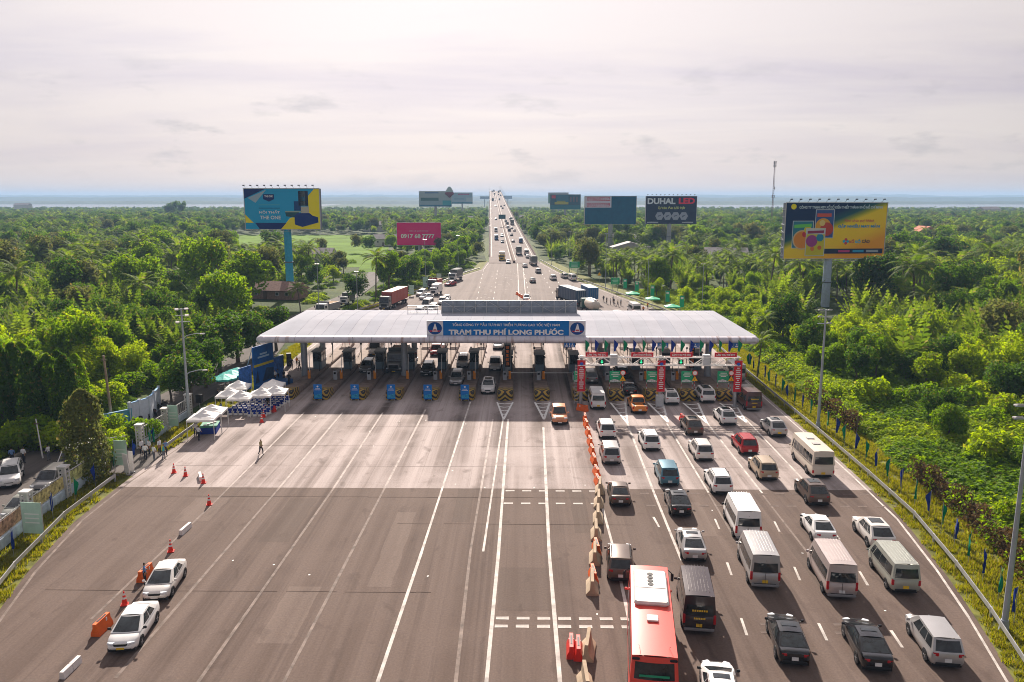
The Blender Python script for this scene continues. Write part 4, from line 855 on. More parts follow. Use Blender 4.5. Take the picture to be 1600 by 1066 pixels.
car('coach', 10.6, 2.5, 3.5, [(0, .93, .5, 1.75), (.06, .97, .4, 1.8), (.5, 1, .36, 1.8), (9.8, 1, .36, 1.8), (10.3, .96, .4, 1.7), (10.6, .86, .5, 1.4)], (.02, .12, 10.1, 10.5, 1.79, 1.75), .48, (2.9, 8.0), van_side(6, .04, .9), belt_w=.985, roof_w=.9, tail='corner', tz=(.9, 1.5), hz=(.8, 1.1), rear_v=(.28, .82), side_v=(.05, .8), plate=PLATEY, extra=coachx)
# ------- lorries
TRIM = pm('chassis_dark', (.03, .03, .032), .7)
def cab(P, y0, ln, W, H, z0=.9, long_nose=0.0):
    w = W / 2; mb = MB()
    y1 = y0 + ln
    rings = [[(-w, y0, z0), (w, y0, z0), (w, y0, H - .1), (w * .92, y0, H), (-w * .92, y0, H), (-w, y0, H - .1)],
             [(-w, y1 - .5, z0), (w, y1 - .5, z0), (w, y1 - .5, H - .12), (w * .9, y1 - .55, H), (-w * .9, y1 - .55, H), (-w, y1 - .5, H - .12)],
             [(-w * .97, y1, z0 * .7), (w * .97, y1, z0 * .7), (w * .97, y1 - .1, z0 + .75), (w * .88, y1 - .38, H - .12), (-w * .88, y1 - .38, H - .12), (-w * .97, y1 - .1, z0 + .75)]]
    mb.loft(rings)
    if long_nose: mb.box((0, y1 + long_nose / 2 - .1, 1.35), (W * .8, long_nose, .9), bev=.15)
    P.append(['cab', mb.mesh('cab', [BLACK], 40), 'PAINT', (0, 0, 0), []])
    mb = MB(); a = (w * .9, y1 - .085, z0 + .78); b = (-w * .9, y1 - .085, z0 + .78); c = (-w * .82, y1 - .36, H - .2); d = (w * .82, y1 - .36, H - .2); mb.patch(a, b, c, d, 4, 3, (0, .03, 0), 0, 1, .02, .95, .012); P.append(['windscreen', mb.mesh('windscreen', GLASS, 60), None, (0, 0, 0), []])
    for s in (-1, 1):
        mb = MB(); mb.box((s * (w + .004), y1 - .85, z0 + 1.15), (.012, .72, .62)); P.append(['side_window', mb.mesh('side_window', GLASS), None, (0, 0, 0), []])
        mb = MB(); mb.box((s * (w + .2), y1 - .2, z0 + 1.3), (.2, .12, .5), bev=.03); P.append(['mirror', mb.mesh('mirror', BLACK), None, (0, 0, 0), []])
        mb = MB(); mb.box((s * (w - .3), y1 + long_nose + .0, z0 * .7 + .3), (.34, .08, .2), bev=.03); P.append(['headlight', mb.mesh('headlight', HEAD), None, (0, 0, 0), []])
    mb = MB(); mb.box((0, y1 + long_nose - .02, z0 + .25), (W * .55, .1, .55), bev=.03); P.append(['grille', mb.mesh('grille', BLACK), None, (0, 0, 0), []])
    mb = MB(); mb.box((0, y1 + long_nose + .04, z0 * .55), (W * .95, .14, .3), bev=.05); P.append(['bumper', mb.mesh('bumper', TRIM), None, (0, 0, 0), []])
    mb = MB(); mb.box((0, y1 + long_nose + .115, z0 * .55), (.5, .015, .13)); P.append(['number_plate', mb.mesh('number_plate', PLATEY), None, (0, 0, 0), []])
def chassis(P, L, W, y0=0.0):
    mb = MB()
    for s in (-.42, .42): mb.box((s, (L + y0) / 2, .78), (.16, L - y0 - .4, .24))
    mb.box((0, .1 + y0, .6), (W * .9, .12, .14)); P.append(['chassis', mb.mesh('chassis', TRIM), None, (0, 0, 0), []])
    for s in (-1, 1): mb = MB(); mb.box((s * (W / 2 - .25), .05 + y0, .78), (.36, .08, .16)); P.append(['tail_light', mb.mesh('tail_light', TAIL), None, (0, 0, 0), []])
    mb = MB(); mb.box((0, .02 + y0, .45), (W * .8, .04, .3)); P.append(['mudflap', mb.mesh('mudflap', BLACK), None, (0, 0, 0), []])
def lorry(name, L, W, H, kind, wy, wr=.5, cabH=2.9, box_h=(1.05, 3.9), cab_len=1.9, nose_=0.0):
    P = []; y1 = L - cab_len - .35 - nose_; chassis(P, L - 1, W); cab(P, L - cab_len - nose_, cab_len, W * .98, cabH, long_nose=nose_)
    z0, z1 = box_h; w = W / 2; mb = MB()
    if kind == 'container':
        n = 44; prof = []
        def side(s):
            pts = []
            for i in range(n + 1):
                y = y1 * i / n; d = .045 if (i % 4) in (1, 2) else 0; pts.append((s * (w - d), y))
            return pts
        ps = side(1); pn = side(-1)
        for pts, fl in ((ps, False), (pn, True)):
            vs = [(x, y, z0) for x, y in pts] + [(x, y, z1) for x, y in pts]; m = len(pts); fs = [(i, i + 1, m + i + 1, m + i) for i in range(m - 1)]
            mb.add(vs, [f[::-1] for f in fs] if fl else fs)
        mb.box((0, y1 / 2, z1), (W, y1, .06)); mb.box((0, y1 / 2, z0), (W, y1, .12)); mb.box((0, .02, (z0 + z1) / 2), (W - .02, .05, z1 - z0)); mb.box((0, y1, (z0 + z1) / 2), (W - .02, .05, z1 - z0))
        for s in (-1, 1):
            for y in (.05, y1 - .05): mb.box((s * (w - .05), y, (z0 + z1) / 2), (.14, .14, z1 - z0))
        P.append(['container', mb.mesh('container', [BLACK]), 'LOAD', (0, 0, 0), []])
        for x in (-.75, -.3, .3, .75): m2 = MB(); m2.cyl((x, -.03, z0 + .1), (x, -.03, z1 - .1), .025, .025, 5); P.append(['locking_bar', m2.mesh('locking_bar', GALV), None, (0, 0, 0), []])
    elif kind in ('box', 'tarp'):
        if kind == 'box': mb.box((0, y1 / 2, (z0 + z1) / 2), (W, y1, z1 - z0), bev=.05)
        else:
            rings = []
            for i in range(13):
                y = y1 * i / 12; d = .03 if i % 2 else 0; rings.append([(-w + d, y, z0 + .6), (w - d, y, z0 + .6), (w - d, y, z1 - .25), (w * .8, y, z1 - d), (-w * .8, y, z1 - d), (-w + d, y, z1 - .25)])
            mb.loft(rings); m2 = MB(); m2.box((0, y1 / 2, z0 + .3), (W + .02, y1 + .02, .58), bev=.02); P.append(['side_board', m2.mesh('side_board', pm('lorry_board', (.38, .38, .38), .6)), None, (0, 0, 0), []])
        P.append(['load_cover' if kind == 'tarp' else 'cargo_box', mb.mesh('cargo_body', [BLACK]), 'LOAD', (0, 0, 0), []])
    elif kind == 'tank':
        rings = []
        for y, r in ((.35, .35), (.5, .75), (1.3, 1.12), (2.6, 1.22), (y1 - 1.8, 1.22), (y1 - .8, 1.1), (y1 - .25, .7), (y1 - .15, .3)):
            rings.append([(math.cos(a * math.pi / 10) * r, y, 2.15 + (1.22 - r) * .2 + math.sin(a * math.pi / 10) * r) for a in range(20)])
        mb.loft([r[::-1] for r in rings]); P.append(['tank', mb.mesh('tank', [BLACK], 50), 'LOAD', (0, 0, 0), []])
        m2 = MB(); m2.box((0, y1 / 2, 3.42), (.6, y1 - 2.4, .06)); m2.cyl((0, y1 * .35, 3.3), (0, y1 * .35, 3.6), .3, .3, 12); m2.cyl((0, y1 * .65, 3.3), (0, y1 * .65, 3.6), .3, .3, 12); P.append(['walkway', m2.mesh('walkway', GALV), None, (0, 0, 0), []])
        m2 = MB(); m2.box((0, .5, 1.1), (2.3, .9, .5), bev=.1); P.append(['rear_deck', m2.mesh('rear_deck', pm('tanker_green', (.03, .09, .08), .6)), None, (0, 0, 0), []])
        m2 = MB(); [m2.cyl((s * .2 - .9, .28, .8), (s * .2 - .9, .28, 3.1), .025, .025, 5) for s in (-1, 1)]; P.append(['ladder', m2.mesh('ladder', GALV), None, (0, 0, 0), []])
    elif kind == 'dump':
        mb.prism([(-w, z0 + .1), (w, z0 + .1), (w, z1), (w - .08, z1), (w - .08, z0 + .25), (-w + .08, z0 + .25), (-w + .08, z1), (-w, z1)], 'Y', 0, y1); mb.box((0, y1 - .05, (z0 + z1) / 2 + .3), (W, .1, z1 - z0 + .6)); mb.box((0, .05, (z0 + z1) / 2), (W - .1, .08, z1 - z0 - .2)); P.append(['tipper_body', mb.mesh('tipper_body', [BLACK]), 'LOAD', (0, 0, 0), []])
        m2 = MB(); m2.box((0, y1 / 2, z1 - .2), (W - .2, y1 - .2, .3), bev=.1); P.append(['load', m2.mesh('load', pm('sand_load', (.3, .2, .12), .95, var=.3)), None, (0, 0, 0), []])
    wheels(P, wr, .3, L, W, wy); PROTO[name] = dict(parts=P, L=L, W=W, H=H)
lorry('container_truck', 15.0, 2.5, 4.0, 'container', (1.6, 2.9, 4.2, 10.2, 11.4, 13.9), box_h=(1.25, 4.0), cabH=3.2)
lorry('container_truck_short', 10.5, 2.5, 4.0, 'container', (1.4, 2.7, 6.6, 9.3), box_h=(1.25, 3.95), cabH=3.1)
lorry('tanker_truck', 9.6, 2.5, 3.5, 'tank', (1.3, 2.6, 4.6, 8.5), cabH=3.0)
lorry('box_truck', 6.0, 2.0, 2.9, 'box', (1.3, 5.0), .4, 2.2, (.85, 2.95), 1.6)
lorry('covered_truck', 8.6, 2.4, 3.6, 'tarp', (1.5, 2.7, 7.5), .48, 2.7, (1.0, 3.7), 1.8)
lorry('tipper_truck', 7.6, 2.4, 3.0, 'dump', (1.4, 2.6, 6.5), .5, 2.8, (1.05, 2.6), 1.8)
lorry('bonnet_truck', 9.0, 2.5, 3.4, 'dump', (1.4, 2.6, 7.9), .52, 3.0, (1.1, 2.9), 1.7, 1.2)
# joined meshes for the distant traffic
JOIN = {}
def joined(kind):
    if kind in JOIN: return JOIN[kind]
    mb = MB(); mats = [BLACK, WHITE]; idx = {}
    for nme, me, mk, loc, subs in PROTO[kind]['parts']:
        if nme in ('number_plate', 'antenna', 'door_seam'): continue
        base = 0 if mk == 'PAINT' else 1 if mk == 'LOAD' else None
        sl_ = []
        for m in me.materials:
            if base is not None: sl_.append(base)
            else:
                if m.name not in idx: idx[m.name] = len(mats); mats.append(m)
                sl_.append(idx[m.name])
        o = len(mb.v); mb.v += [(v.co.x + loc[0], v.co.y + loc[1], v.co.z + loc[2]) for v in me.vertices]
        for p in me.polygons: mb.f.append(tuple(i + o for i in p.vertices)); mb.m.append(sl_[p.material_index])
    JOIN[kind] = mb.mesh('far_' + kind, mats); return JOIN[kind]
def setmat(o, i, m): o.material_slots[i].link = 'OBJECT'; o.material_slots[i].material = m
CATN = {'sedan': 'sedan', 'sedan_glossy': 'sedan', 'suv': 'SUV', 'suv_sporty': 'SUV', 'suv_boxy': 'SUV', 'mpv': 'people carrier', 'pickup': 'pickup', 'van': 'van', 'minivan': 'van', 'minibus': 'minibus', 'coach': 'coach', 'container_truck': 'truck', 'container_truck_short': 'truck', 'tanker_truck': 'tanker', 'box_truck': 'truck', 'covered_truck': 'truck', 'tipper_truck': 'truck', 'bonnet_truck': 'truck'}
NAMEN = {'sedan': 'sedan_car', 'sedan_glossy': 'sedan_car', 'suv': 'sport_utility_car', 'suv_sporty': 'sport_utility_car', 'suv_boxy': 'sport_utility_car', 'mpv': 'people_carrier', 'pickup': 'pickup_truck', 'van': 'passenger_van', 'minivan': 'passenger_van', 'minibus': 'minibus', 'coach': 'coach'}
def vehicle(kind, pos, heading, col, label, group=None, load=None, front=False, z=0.0, far=False, plate=None, pitch=0.0):
    """heading: direction of travel measured from +Y, positive to the left; pos is the middle of the rear bumper (front=True: of the front bumper)"""
    p = PROTO[kind]; d = Vector((-math.sin(heading), math.cos(heading), 0)); pos = Vector((pos[0], pos[1], z))
    if front: pos = pos - d * p['L']
    nm = NAMEN.get(kind, kind)
    if far:
        t = link(nm, joined(kind), None, pos); t.rotation_euler = (pitch, 0, heading); setmat(t, 0, col); setmat(t, 1, load or col); return tag(t, label, CATN[kind], group)
    t = thing(nm, label, CATN[kind], pos, heading, group)
    for nme, me, mk, loc, subs in p['parts']:
        o = link(nme, me, t, loc)
        if mk == 'PAINT': setmat(o, 0, col)
        elif mk == 'LOAD': setmat(o, 0, load or col)
        elif mk == 'MIRROR' and col.name not in ('paint_white',): setmat(o, 0, col)
        if nme == 'number_plate' and plate: setmat(o, 0, plate)
        for sn, sm, smk, sloc in subs: link(sn, sm, o, sloc)
    return t
PC = {k: paint(k, c, r, m) for k, (c, r, m) in {'white': ((.74, .73, .72), .3, 0), 'pearl': ((.66, .63, .60), .3, .1), 'silver': ((.42, .41, .41), .3, .45), 'grey': ((.17, .165, .165), .3, .4), 'black': ((.012, .012, .014), .2, 0), 'brown': ((.12, .085, .07), .3, .35), 'beige': ((.46, .36, .26), .3, .35), 'red': ((.36, .014, .02), .28, .1), 'teal': ((.08, .20, .27), .3, .4), 'orange': ((.62, .20, .03), .3, .15), 'copper': ((.60, .25, .12), .3, .2), 'coach': ((.78, .075, .055), .4, 0), 'pinksilver': ((.47, .40, .385), .32, .35), 'greensilver': ((.36, .37, .33), .32, .35), 'cream': ((.60, .53, .45), .4, 0), 'darkvan': ((.045, .03, .032), .25, .2), 'maroon': ((.08, .03, .03), .3, 0), 'yellow': ((.75, .5, .02), .4, 0), 'navyc': ((.02, .06, .12), .6, 0), 'bluec': ((.025, .13, .30), .6, 0), 'redc': ((.34, .06, .04), .65, 0), 'tarpg': ((.12, .125, .12), .85, 0), 'tankw': ((.55, .50, .43), .5, .1), 'green': ((.04, .11, .10), .5, 0), 'lightgrey': ((.30, .30, .30), .4, .2), 'blue': ((.03, .12, .32), .35, .1)}.items()}
Q = 'cars queueing for the toll lanes'
QH = [(38, -8.5), (45, -7), (55, -4.5), (66, -2.2), (80, -.6), (90, 0)]
def near(kind, px, py, col, label, hd=0.0, **k):
    if 'group' not in k: hd = R(interp(QH, G(px, py).y))
    return vehicle(kind, G(px, py, .3 if py > 600 else .15).xy, hd, PC[col], label, k.pop('group', Q), **k)
h0 = R(-.6); h1 = R(-3); h2 = R(-6.5)
near('minivan', 935, 638, 'white', 'white van with yellow plate stopped beside the first gantry post', 0)
near('pickup', 1000, 645, 'orange', 'orange pickup seen from behind, in front of the hatched wedge', 0)
near('sedan', 986, 617, 'black', 'black saloon entering the second ETC lane ahead of the orange pickup', 0)
near('suv_sporty', 1051, 631, 'white', 'white sporty SUV just past the middle gantry post', 0)
near('suv_boxy', 1107, 628, 'white', 'white boxy SUV with black glass roof entering the fourth ETC lane', 0)
tm = near('van', 1178, 640, 'maroon', 'dark maroon minibus with yellow lettering in the outermost lane', 0)
vehicle('van', G(1155, 597).xy, 0, PC['silver'], 'silver van under the roof ahead of the dark maroon minibus', Q)
near('mpv', 925, 600, 'grey', 'grey people carrier under the roof behind the first red banner', 0)
near('suv', 973, 592, 'black', 'black SUV under the roof between the first two ETC booths', 0)
near('suv', 950, 684, 'white', 'white SUV beside the upper end of the orange barrier row', 0)
near('mpv', 956, 724, 'silver', 'silver-grey people carrier directly behind the white SUV by the orange barriers', 0)
near('suv', 1019, 703, 'white', 'white SUV in the second lane below the first hatched wedge', h0)
near('suv_sporty', 1087, 679, 'brown', 'brown-grey SUV below the wedge of the middle gantry post', h0)
near('suv_sporty', 1140, 663, 'white', 'white SUV heading for the lane left of the last gantry post', h0)
near('suv', 1102, 719, 'pearl', 'pearl white luxury SUV in the third lane behind the brown one', h0)
near('suv', 1172, 709, 'red', 'dark red SUV, the only red car in the queue', h0)
near('suv_sporty', 1218, 681, 'silver', 'silver SUV with yellow plate by the outer guardrail', h0, plate=PLATEY)
near('mpv', 1047, 758, 'teal', 'teal blue people carrier in the second lane', h0)
near('suv', 1130, 771, 'white', 'white SUV in the third lane just above the pavement joint', h0)
near('suv', 1202, 749, 'beige', 'beige gold SUV behind the dark red one', h0)
near('sedan', 970, 789, 'brown', 'dark brown saloon beside the concrete barrier blocks', 0)
near('sedan_glossy', 1065, 805, 'black', 'glossy black saloon behind the teal people carrier', h0)
near('van', 1169, 842, 'white', 'white van with grey tail and yellow plate, nearest to the pavement joint', h1)
near('sedan_glossy', 1086, 876, 'silver', 'silver white saloon with dark sunroof behind the black saloon', h0)
near('van', 1195, 916, 'silver', 'silver van directly behind the white van', h1)
tb = near('van', 1092, 985, 'darkvan', 'black van with yellow lettering beside the red coach', h0)
near('suv', 970, 907, 'brown', 'brown SUV just ahead of the red coach beside the concrete blocks', 0)
for t_ in (tm, tb):
    for z_, w_ in ((1.62, .95), (1.12, .7)):
        mb = MB(); n_ = 7
        for i_ in range(n_): mb.box((-w_ / 2 + (i_ + .5) * w_ / n_, -.115, z_), (w_ / n_ * .7, .012, .11))
        mb.build('lettering', text_mat('gold_lettering', (.78, .52, .05)), t_)
near('minibus', 1286, 745, 'cream', 'cream minibus with yellow plate along the outer guardrail', h1)
near('suv_sporty', 1281, 788, 'brown', 'brown crossover right behind the cream minibus', h1)
near('sedan', 1291, 847, 'white', 'white saloon with black rear window, third row back by the dashes', h2)
near('suv_sporty', 1381, 857, 'pearl', 'white crossover with sunroof nearest the outer verge', h2)
near('van', 1315, 932, 'pinksilver', 'pinkish silver van with white plate behind the white saloon', h2, plate=PLATEW)
near('minivan', 1415, 925, 'greensilver', 'greenish silver van with yellow plate by the verge', h2)
near('sedan_glossy', 1242, 1038, 'black', 'black saloon at the back of the queue, the one closer to the coach', h2)
near('sedan_glossy', 1372, 1047, 'black', 'black saloon with pale rear glass at the back of the queue beside the silver carrier', h2)
near('mpv', 1481, 1041, 'silver', 'silver people carrier last in the outermost lane', R(-9))
cr = G(1023.5, 1027, 3.5); vehicle('coach', (cr.x, cr.y), R(-7.2), PC['coach'], 'red coach with white roof unit at the bottom of the queue')
cw = G(1114, 1047, 1.45); vehicle('sedan_glossy', (cw.x, cw.y - 2.75), R(-8), PC['white'], 'white saloon cut off by the bottom edge behind the black van', Q)
O = 'cars leaving the toll lanes'
near('pickup', 875, 662, 'copper', 'copper orange pickup facing the camera left of the orange barriers', math.pi, front=True, group=O)
near('suv_sporty', 762, 614, 'white', 'white crossover facing the camera beside the seventh island', math.pi, front=True, group=O)
near('suv', 712, 601, 'silver', 'silver SUV facing the camera beside the sixth island nose', math.pi, front=True, group=O)
near('suv', 666, 588, 'black', 'black SUV facing the camera under the roof, fifth exit lane', math.pi, front=True, group=O)
near('bonnet_truck', 615, 584, 'lightgrey', 'pale bonneted truck coming out under the roof beside a column', math.pi, front=True, group=O, load=PC['tarpg'])
near('suv', 570, 583, 'grey', 'dark grey SUV with white roof edge coming out of the third exit lane', math.pi, front=True, group=O)
near('pickup', 773, 580, 'pearl', 'white pickup with dark bonnet still at its booth', math.pi, front=True, group=O)
near('suv', 722, 575, 'white', 'white SUV waiting at the booth behind the silver one', math.pi, front=True, group=O)
near('van', 584, 556, 'white', 'white van waiting behind the dark grey SUV under the roof', math.pi, front=True, group=O)
near('mpv', 680, 556, 'red', 'red car behind the black SUV under the roof', math.pi, front=True, group=O)
near('suv', 688, 546, 'pearl', 'white car with sunroof behind the red car under the roof', math.pi, front=True, group=O)
near('sedan', 778, 546, 'silver', 'silver saloon approaching the middle exit lane from behind', math.pi, front=True, group=O)
near('sedan', 188, 1017, 'white', 'white saloon with yellow plate and black grille at lower left', math.pi + R(6.5), front=True, group=None, plate=PLATEY)
near('sedan', 241, 937, 'pearl', 'pearl white saloon stopped behind the white one with a man at its door', math.pi + R(6.5), front=True, group=None)
# service road, left
near('suv', 14, 760, 'white', 'white off-roader at the left edge on the service road', math.pi + R(28), front=True, group=None)
vehicle('suv', G(62, 775).xy, math.pi + R(5), PC['grey'], 'grey SUV with white roof parked behind the ornamental fence', None, front=True)
vehicle('sedan', G(16, 817).xy, math.pi + R(7), PC['greensilver'], 'greenish silver saloon parked behind the ornamental fence', None, front=True)
vehicle('minivan', G(104, 742).xy, math.pi + R(4), PC['white'], 'white van half hidden by the columnar tree', None, front=True)
# ------- behind the toll
B = 'vehicles on the plaza behind the toll'
near('container_truck', 600, 484, 'grey', 'dark grey tractor hauling a rust red shipping container', math.pi - R(9), front=True, group=B, load=PC['redc'])
near('covered_truck', 706, 440, 'white', 'white truck with grey tarpaulin load parked by the far guardrail', math.pi - R(11), front=True, group=B, load=PC['tarpg'])
near('box_truck', 677, 462, 'white', 'small white box truck facing the toll beside the guardrail', math.pi - R(9), front=True, group=B)
near('suv', 654, 463, 'pearl', 'pale SUV in front of the small white box truck', math.pi - R(12), front=True, group=B)
near('sedan', 657, 468, 'white', 'white saloon next to the pale SUV on the plaza', math.pi - R(35), front=True, group=B)
near('sedan', 697, 447, 'red', 'dark red car by the wheel of the tarpaulin truck', math.pi - R(30), front=True, group=B)
near('tipper_truck', 674, 452, 'maroon', 'red-topped tipper behind the small white box truck', math.pi - R(10), front=True, group=B, load=PC['redc'])
near('minivan', 664, 482, 'white', 'white van with brown roof load behind the roof frame', math.pi - R(8), front=True, group=B)
near('suv', 652, 493, 'white', 'white car just behind the roof below the pale van', math.pi - R(5), front=True, group=B)
near('mpv', 673, 488, 'silver', 'silver carrier between the roof frame and the white van', math.pi - R(5), front=True, group=B)
near('sedan', 697, 471, 'white', 'white saloon whose roof shows above the roof frame', math.pi, front=True, group=B)
near('suv', 690, 476, 'white', 'second white roof behind the bare frame', math.pi, front=True, group=B)
near('sedan', 823, 470, 'white', 'white car behind the roof frame on the main road', math.pi, front=True, group=B)
near('container_truck', 908, 479, 'grey', 'truck with dark navy container angled across the plaza', R(17), group=B, load=PC['navyc'])
near('container_truck_short', 927, 474, 'grey', 'truck with bright blue container parked by the verge', R(9), group=B, load=PC['bluec'])
near('tanker_truck', 933, 493, 'green', 'cream cement tanker with green cab below the blue container', R(12), group=B, load=PC['tankw'])
near('van', 995, 491, 'white', 'white high-roof van on the plaza near the green parasols', R(6), group=B)
near('sedan', 996, 497, 'silver', 'silver saloon close behind the white high-roof van', R(6), group=B)
near('minivan', 975, 503, 'white', 'white roof showing just above the canopy near the silver saloon', R(20), group=B)
near('minivan', 897, 439, 'white', 'white van with blue rear glass by the right guardrail', R(8), group=B)
near('suv', 884, 435, 'silver', 'silver SUV ahead of the white van by the right guardrail', R(8), group=B)
near('suv', 866, 438, 'white', 'white car alone on the right-hand carriageway behind the plaza', R(6), group=B)
near('sedan', 833, 442, 'grey', 'dark car with pale roof near the end of the orange barriers', R(3), group=B)
near('suv', 842, 427, 'silver', 'silver SUV behind the pale-backed truck', R(4), group=B)
near('sedan', 821, 418, 'white', 'white saloon left of the pale-backed truck', R(4), group=B)
near('covered_truck', 835, 415, 'white', 'pale truck with dark canvas climbing to the bridge, kerb side', R(5), group=B, load=PC['tarpg'])
near('covered_truck', 784, 408, 'yellow', 'yellow truck with white load coming down from the bridge', math.pi, front=True, group=B, load=PC['pearl'])
near('sedan', 794, 412, 'white', 'white car beside the yellow truck coming down', math.pi, front=True, group=B)
# service road lorries
near('box_truck', 537, 477, 'white', 'white truck with grey body on the side road among the trees', math.pi - R(6), front=True, group=None, load=PC['tarpg'])
near('tipper_truck', 500, 494, 'white', 'white tipper loaded with earth beside the canopy end', math.pi - R(14), front=True, group=None, load=PC['lightgrey'])
# ------- traffic on the bridge, found by pixel row along the deck
def on_bridge(py):
    lo, hi = 335, 1720
    for _ in range(40):
        m = (lo + hi) / 2; y = A(800, py, m).z
        if y > bz(m): lo = m
        else: hi = m
    return lo
random.seed(5)
BT = [('covered_truck', 811, 399, 'navyc', 1), ('van', 823, 399, 'white', 1), ('sedan', 825, 404, 'white', 1), ('van', 814, 380, 'blue', 1), ('sedan', 802, 379, 'silver', 1), ('sedan', 799.5, 369, 'grey', 1), ('suv', 796, 362, 'black', 1), ('sedan', 800, 358, 'white', 1), ('suv', 794, 357, 'white', 1), ('covered_truck', 800.5, 352, 'grey', 1), ('sedan', 804, 362, 'pearl', 1), ('suv', 793, 351, 'black', 1), ('sedan', 797, 343, 'white', 1), ('sedan', 790.5, 347, 'black', 1), ('box_truck', 799, 346, 'grey', 1), ('sedan', 785.5, 326.5, 'black', 1), ('sedan', 783, 323.5, 'black', 1), ('sedan', 788, 322, 'grey', 1), ('van', 780.5, 313, 'grey', 1), ('van', 782.5, 306.5, 'navyc', 1), ('suv', 779, 305, 'grey', 1), ('covered_truck', 779, 301.5, 'black', 1), ('box_truck', 782, 300, 'black', 1),
      ('minibus', 775.5, 374, 'blue', -1), ('van', 775, 362, 'white', -1), ('sedan', 784, 369, 'white', -1), ('sedan', 785, 379, 'black', -1), ('sedan', 784.5, 369.5, 'pearl', -1), ('suv', 775, 343.5, 'grey', -1), ('sedan', 774, 322, 'white', -1), ('sedan', 775.5, 322.5, 'grey', -1), ('covered_truck', 770, 314, 'black', -1), ('sedan', 774.5, 313, 'white', -1), ('van', 774, 304, 'grey', -1), ('sedan', 772, 306, 'grey', -1), ('box_truck', 769, 300.5, 'black', -1), ('suv', 772, 300, 'black', -1), ('covered_truck', 775.5, 299.8, 'black', -1)]
ORB = ['first', 'second', 'third', 'fourth', 'fifth', 'sixth', 'seventh', 'eighth', 'ninth', 'tenth', 'eleventh', 'twelfth', 'thirteenth', 'fourteenth', 'fifteenth', 'sixteenth', 'seventeenth', 'eighteenth', 'nineteenth', 'twentieth', 'twenty-first', 'twenty-second', 'twenty-third', 'twenty-fourth', 'twenty-fifth']
BT.sort(key=lambda b: -b[2]); num = {1: 0, -1: 0}
for q, (kind, px, py, col, s) in enumerate(BT):
    D = on_bridge(py); x = A(px, py, D).x; c = bridge_x(D); off = max(2.4, min(8.6, abs(x - c))) * (1 if s > 0 else -1)
    hd = R(2.25) + (0 if s > 0 else math.pi); sl_ = math.atan2(bz(D + 8) - bz(D), 8); n_ = ORB[num[s]]; num[s] += 1
    vehicle(kind, (bridge_x(D) + off, D), hd, PC[col], '%s %s on the bridge, %s of those %s, counted from the toll' % ({'navyc': 'dark', 'pearl': 'pale'}.get(col, col), {'suv': 'SUV', 'covered_truck': 'truck', 'box_truck': 'box truck'}.get(kind, kind), n_, 'climbing' if s > 0 else 'coming down'), 'traffic on the bridge', far=True, z=bz(D) + .04, pitch=sl_ * s, load=PC['tarpg'] if 'truck' in kind else None)
# ================================================================== BARRIERS, RAILS, LAMPS
def guardrail(pts, label, z=0.0, step=4.0, double=True):
    o0 = Vector((pts[0][0], pts[0][1], z)); t = thing('guardrail', label, 'guardrail', o0)
    prof = [(0, .42), (.05, .47), (0, .53), (0, .58), (.05, .64), (0, .70), (0, .75), (-.03, .75), (-.03, .42)]
    mb = MB(); rings = []
    for i, (x, y) in enumerate(pts):
        a = Vector(pts[max(0, i - 1)]); b = Vector(pts[min(len(pts) - 1, i + 1)]); d = (b - a).normalized(); nx, ny = d.y, -d.x
        rings.append([(x + nx * p * 1.6 - o0.x, y + ny * p * 1.6 - o0.y, q) for p, q in prof])
    mb.loft(rings); mb.build('beam', GALV, t)
    mb = MB(); mb.box((0, 0, .36), (.12, .16, .74)); me = mb.mesh('post', GALV)
    for (x0, y0), (x1, y1) in zip(pts, pts[1:]):
        n = max(1, int(math.hypot(x1 - x0, y1 - y0) / step))
        for i in range(n): f = i / n; link('post', me, t, (x0 + (x1 - x0) * f - o0.x, y0 + (y1 - y0) * f - o0.y, 0))
    return t
def off(tab, d, a, b): return [(x + d, y) for x, y in tab if a <= y <= b]
guardrail(off(R_EDGE, .9, 20, 160), 'long silver guardrail along the outer edge of the queueing lanes')
guardrail(off(L_EDGE, -.9, 20, 71)[::-1], 'silver guardrail curving along the lower left verge')
guardrail([(-37.2, 92.2), (-37.1, 86), (-37.0, 78.5)], 'short silver guardrail below the small white tents')
guardrail(off(L_EDGE, -.6, 130, 292)[::-1], 'guardrail along the left edge of the plaza behind the toll')
guardrail(off(R_EDGE, .6, 170, 330), 'guardrail along the right edge of the plaza behind the toll')
# concrete and plastic barrier blocks between the queue and the exit lanes
mb = MB(); L2 = .98
mb.loft([[(-.42 * k, y, 0), (.42 * k, y, 0), (.42 * k, y, .12), (.16 * k, y, .42), (.10 * k, y, 1.05), (-.10 * k, y, 1.05), (-.16 * k, y, .42), (-.42 * k, y, .12)] for y, k in ((-L2, .96), (-L2 + .05, 1), (L2 - .05, 1), (L2, .96))]); CBLK = mb.mesh('concrete_block', pm('barrier_concrete', (.40, .31, .22), .85, var=.2, scale=1.5), 25)
mb = MB(); mb.loft([[(-.28, y, 0), (.28, y, 0), (.26, y, .25), (.13, y, .5), (.11, y, .8), (-.11, y, .8), (-.13, y, .5), (-.26, y, .25)] for y in (-.75, -.5, .5, .75)]); PBLK = mb.mesh('body', ORANGE, 30)
mb = MB(); mb.box((0, 0, .805), (.12, .9, .03)); PSLOT = mb.mesh('slot', BLACK)
mb = MB(); mb.box((0, .3, .6), (.30, .12, .2)); PBAND = mb.mesh('white_band', WHITE)
def plastic(x, y, rz, label, group, mat=None):
    t = thing('plastic_barrier', label, 'barrier', (x, y, 0), rz, group); b = link('body', PBLK, t); link('slot', PSLOT, t); link('white_band', PBAND, t)
    if mat: setmat(b, 0, mat)
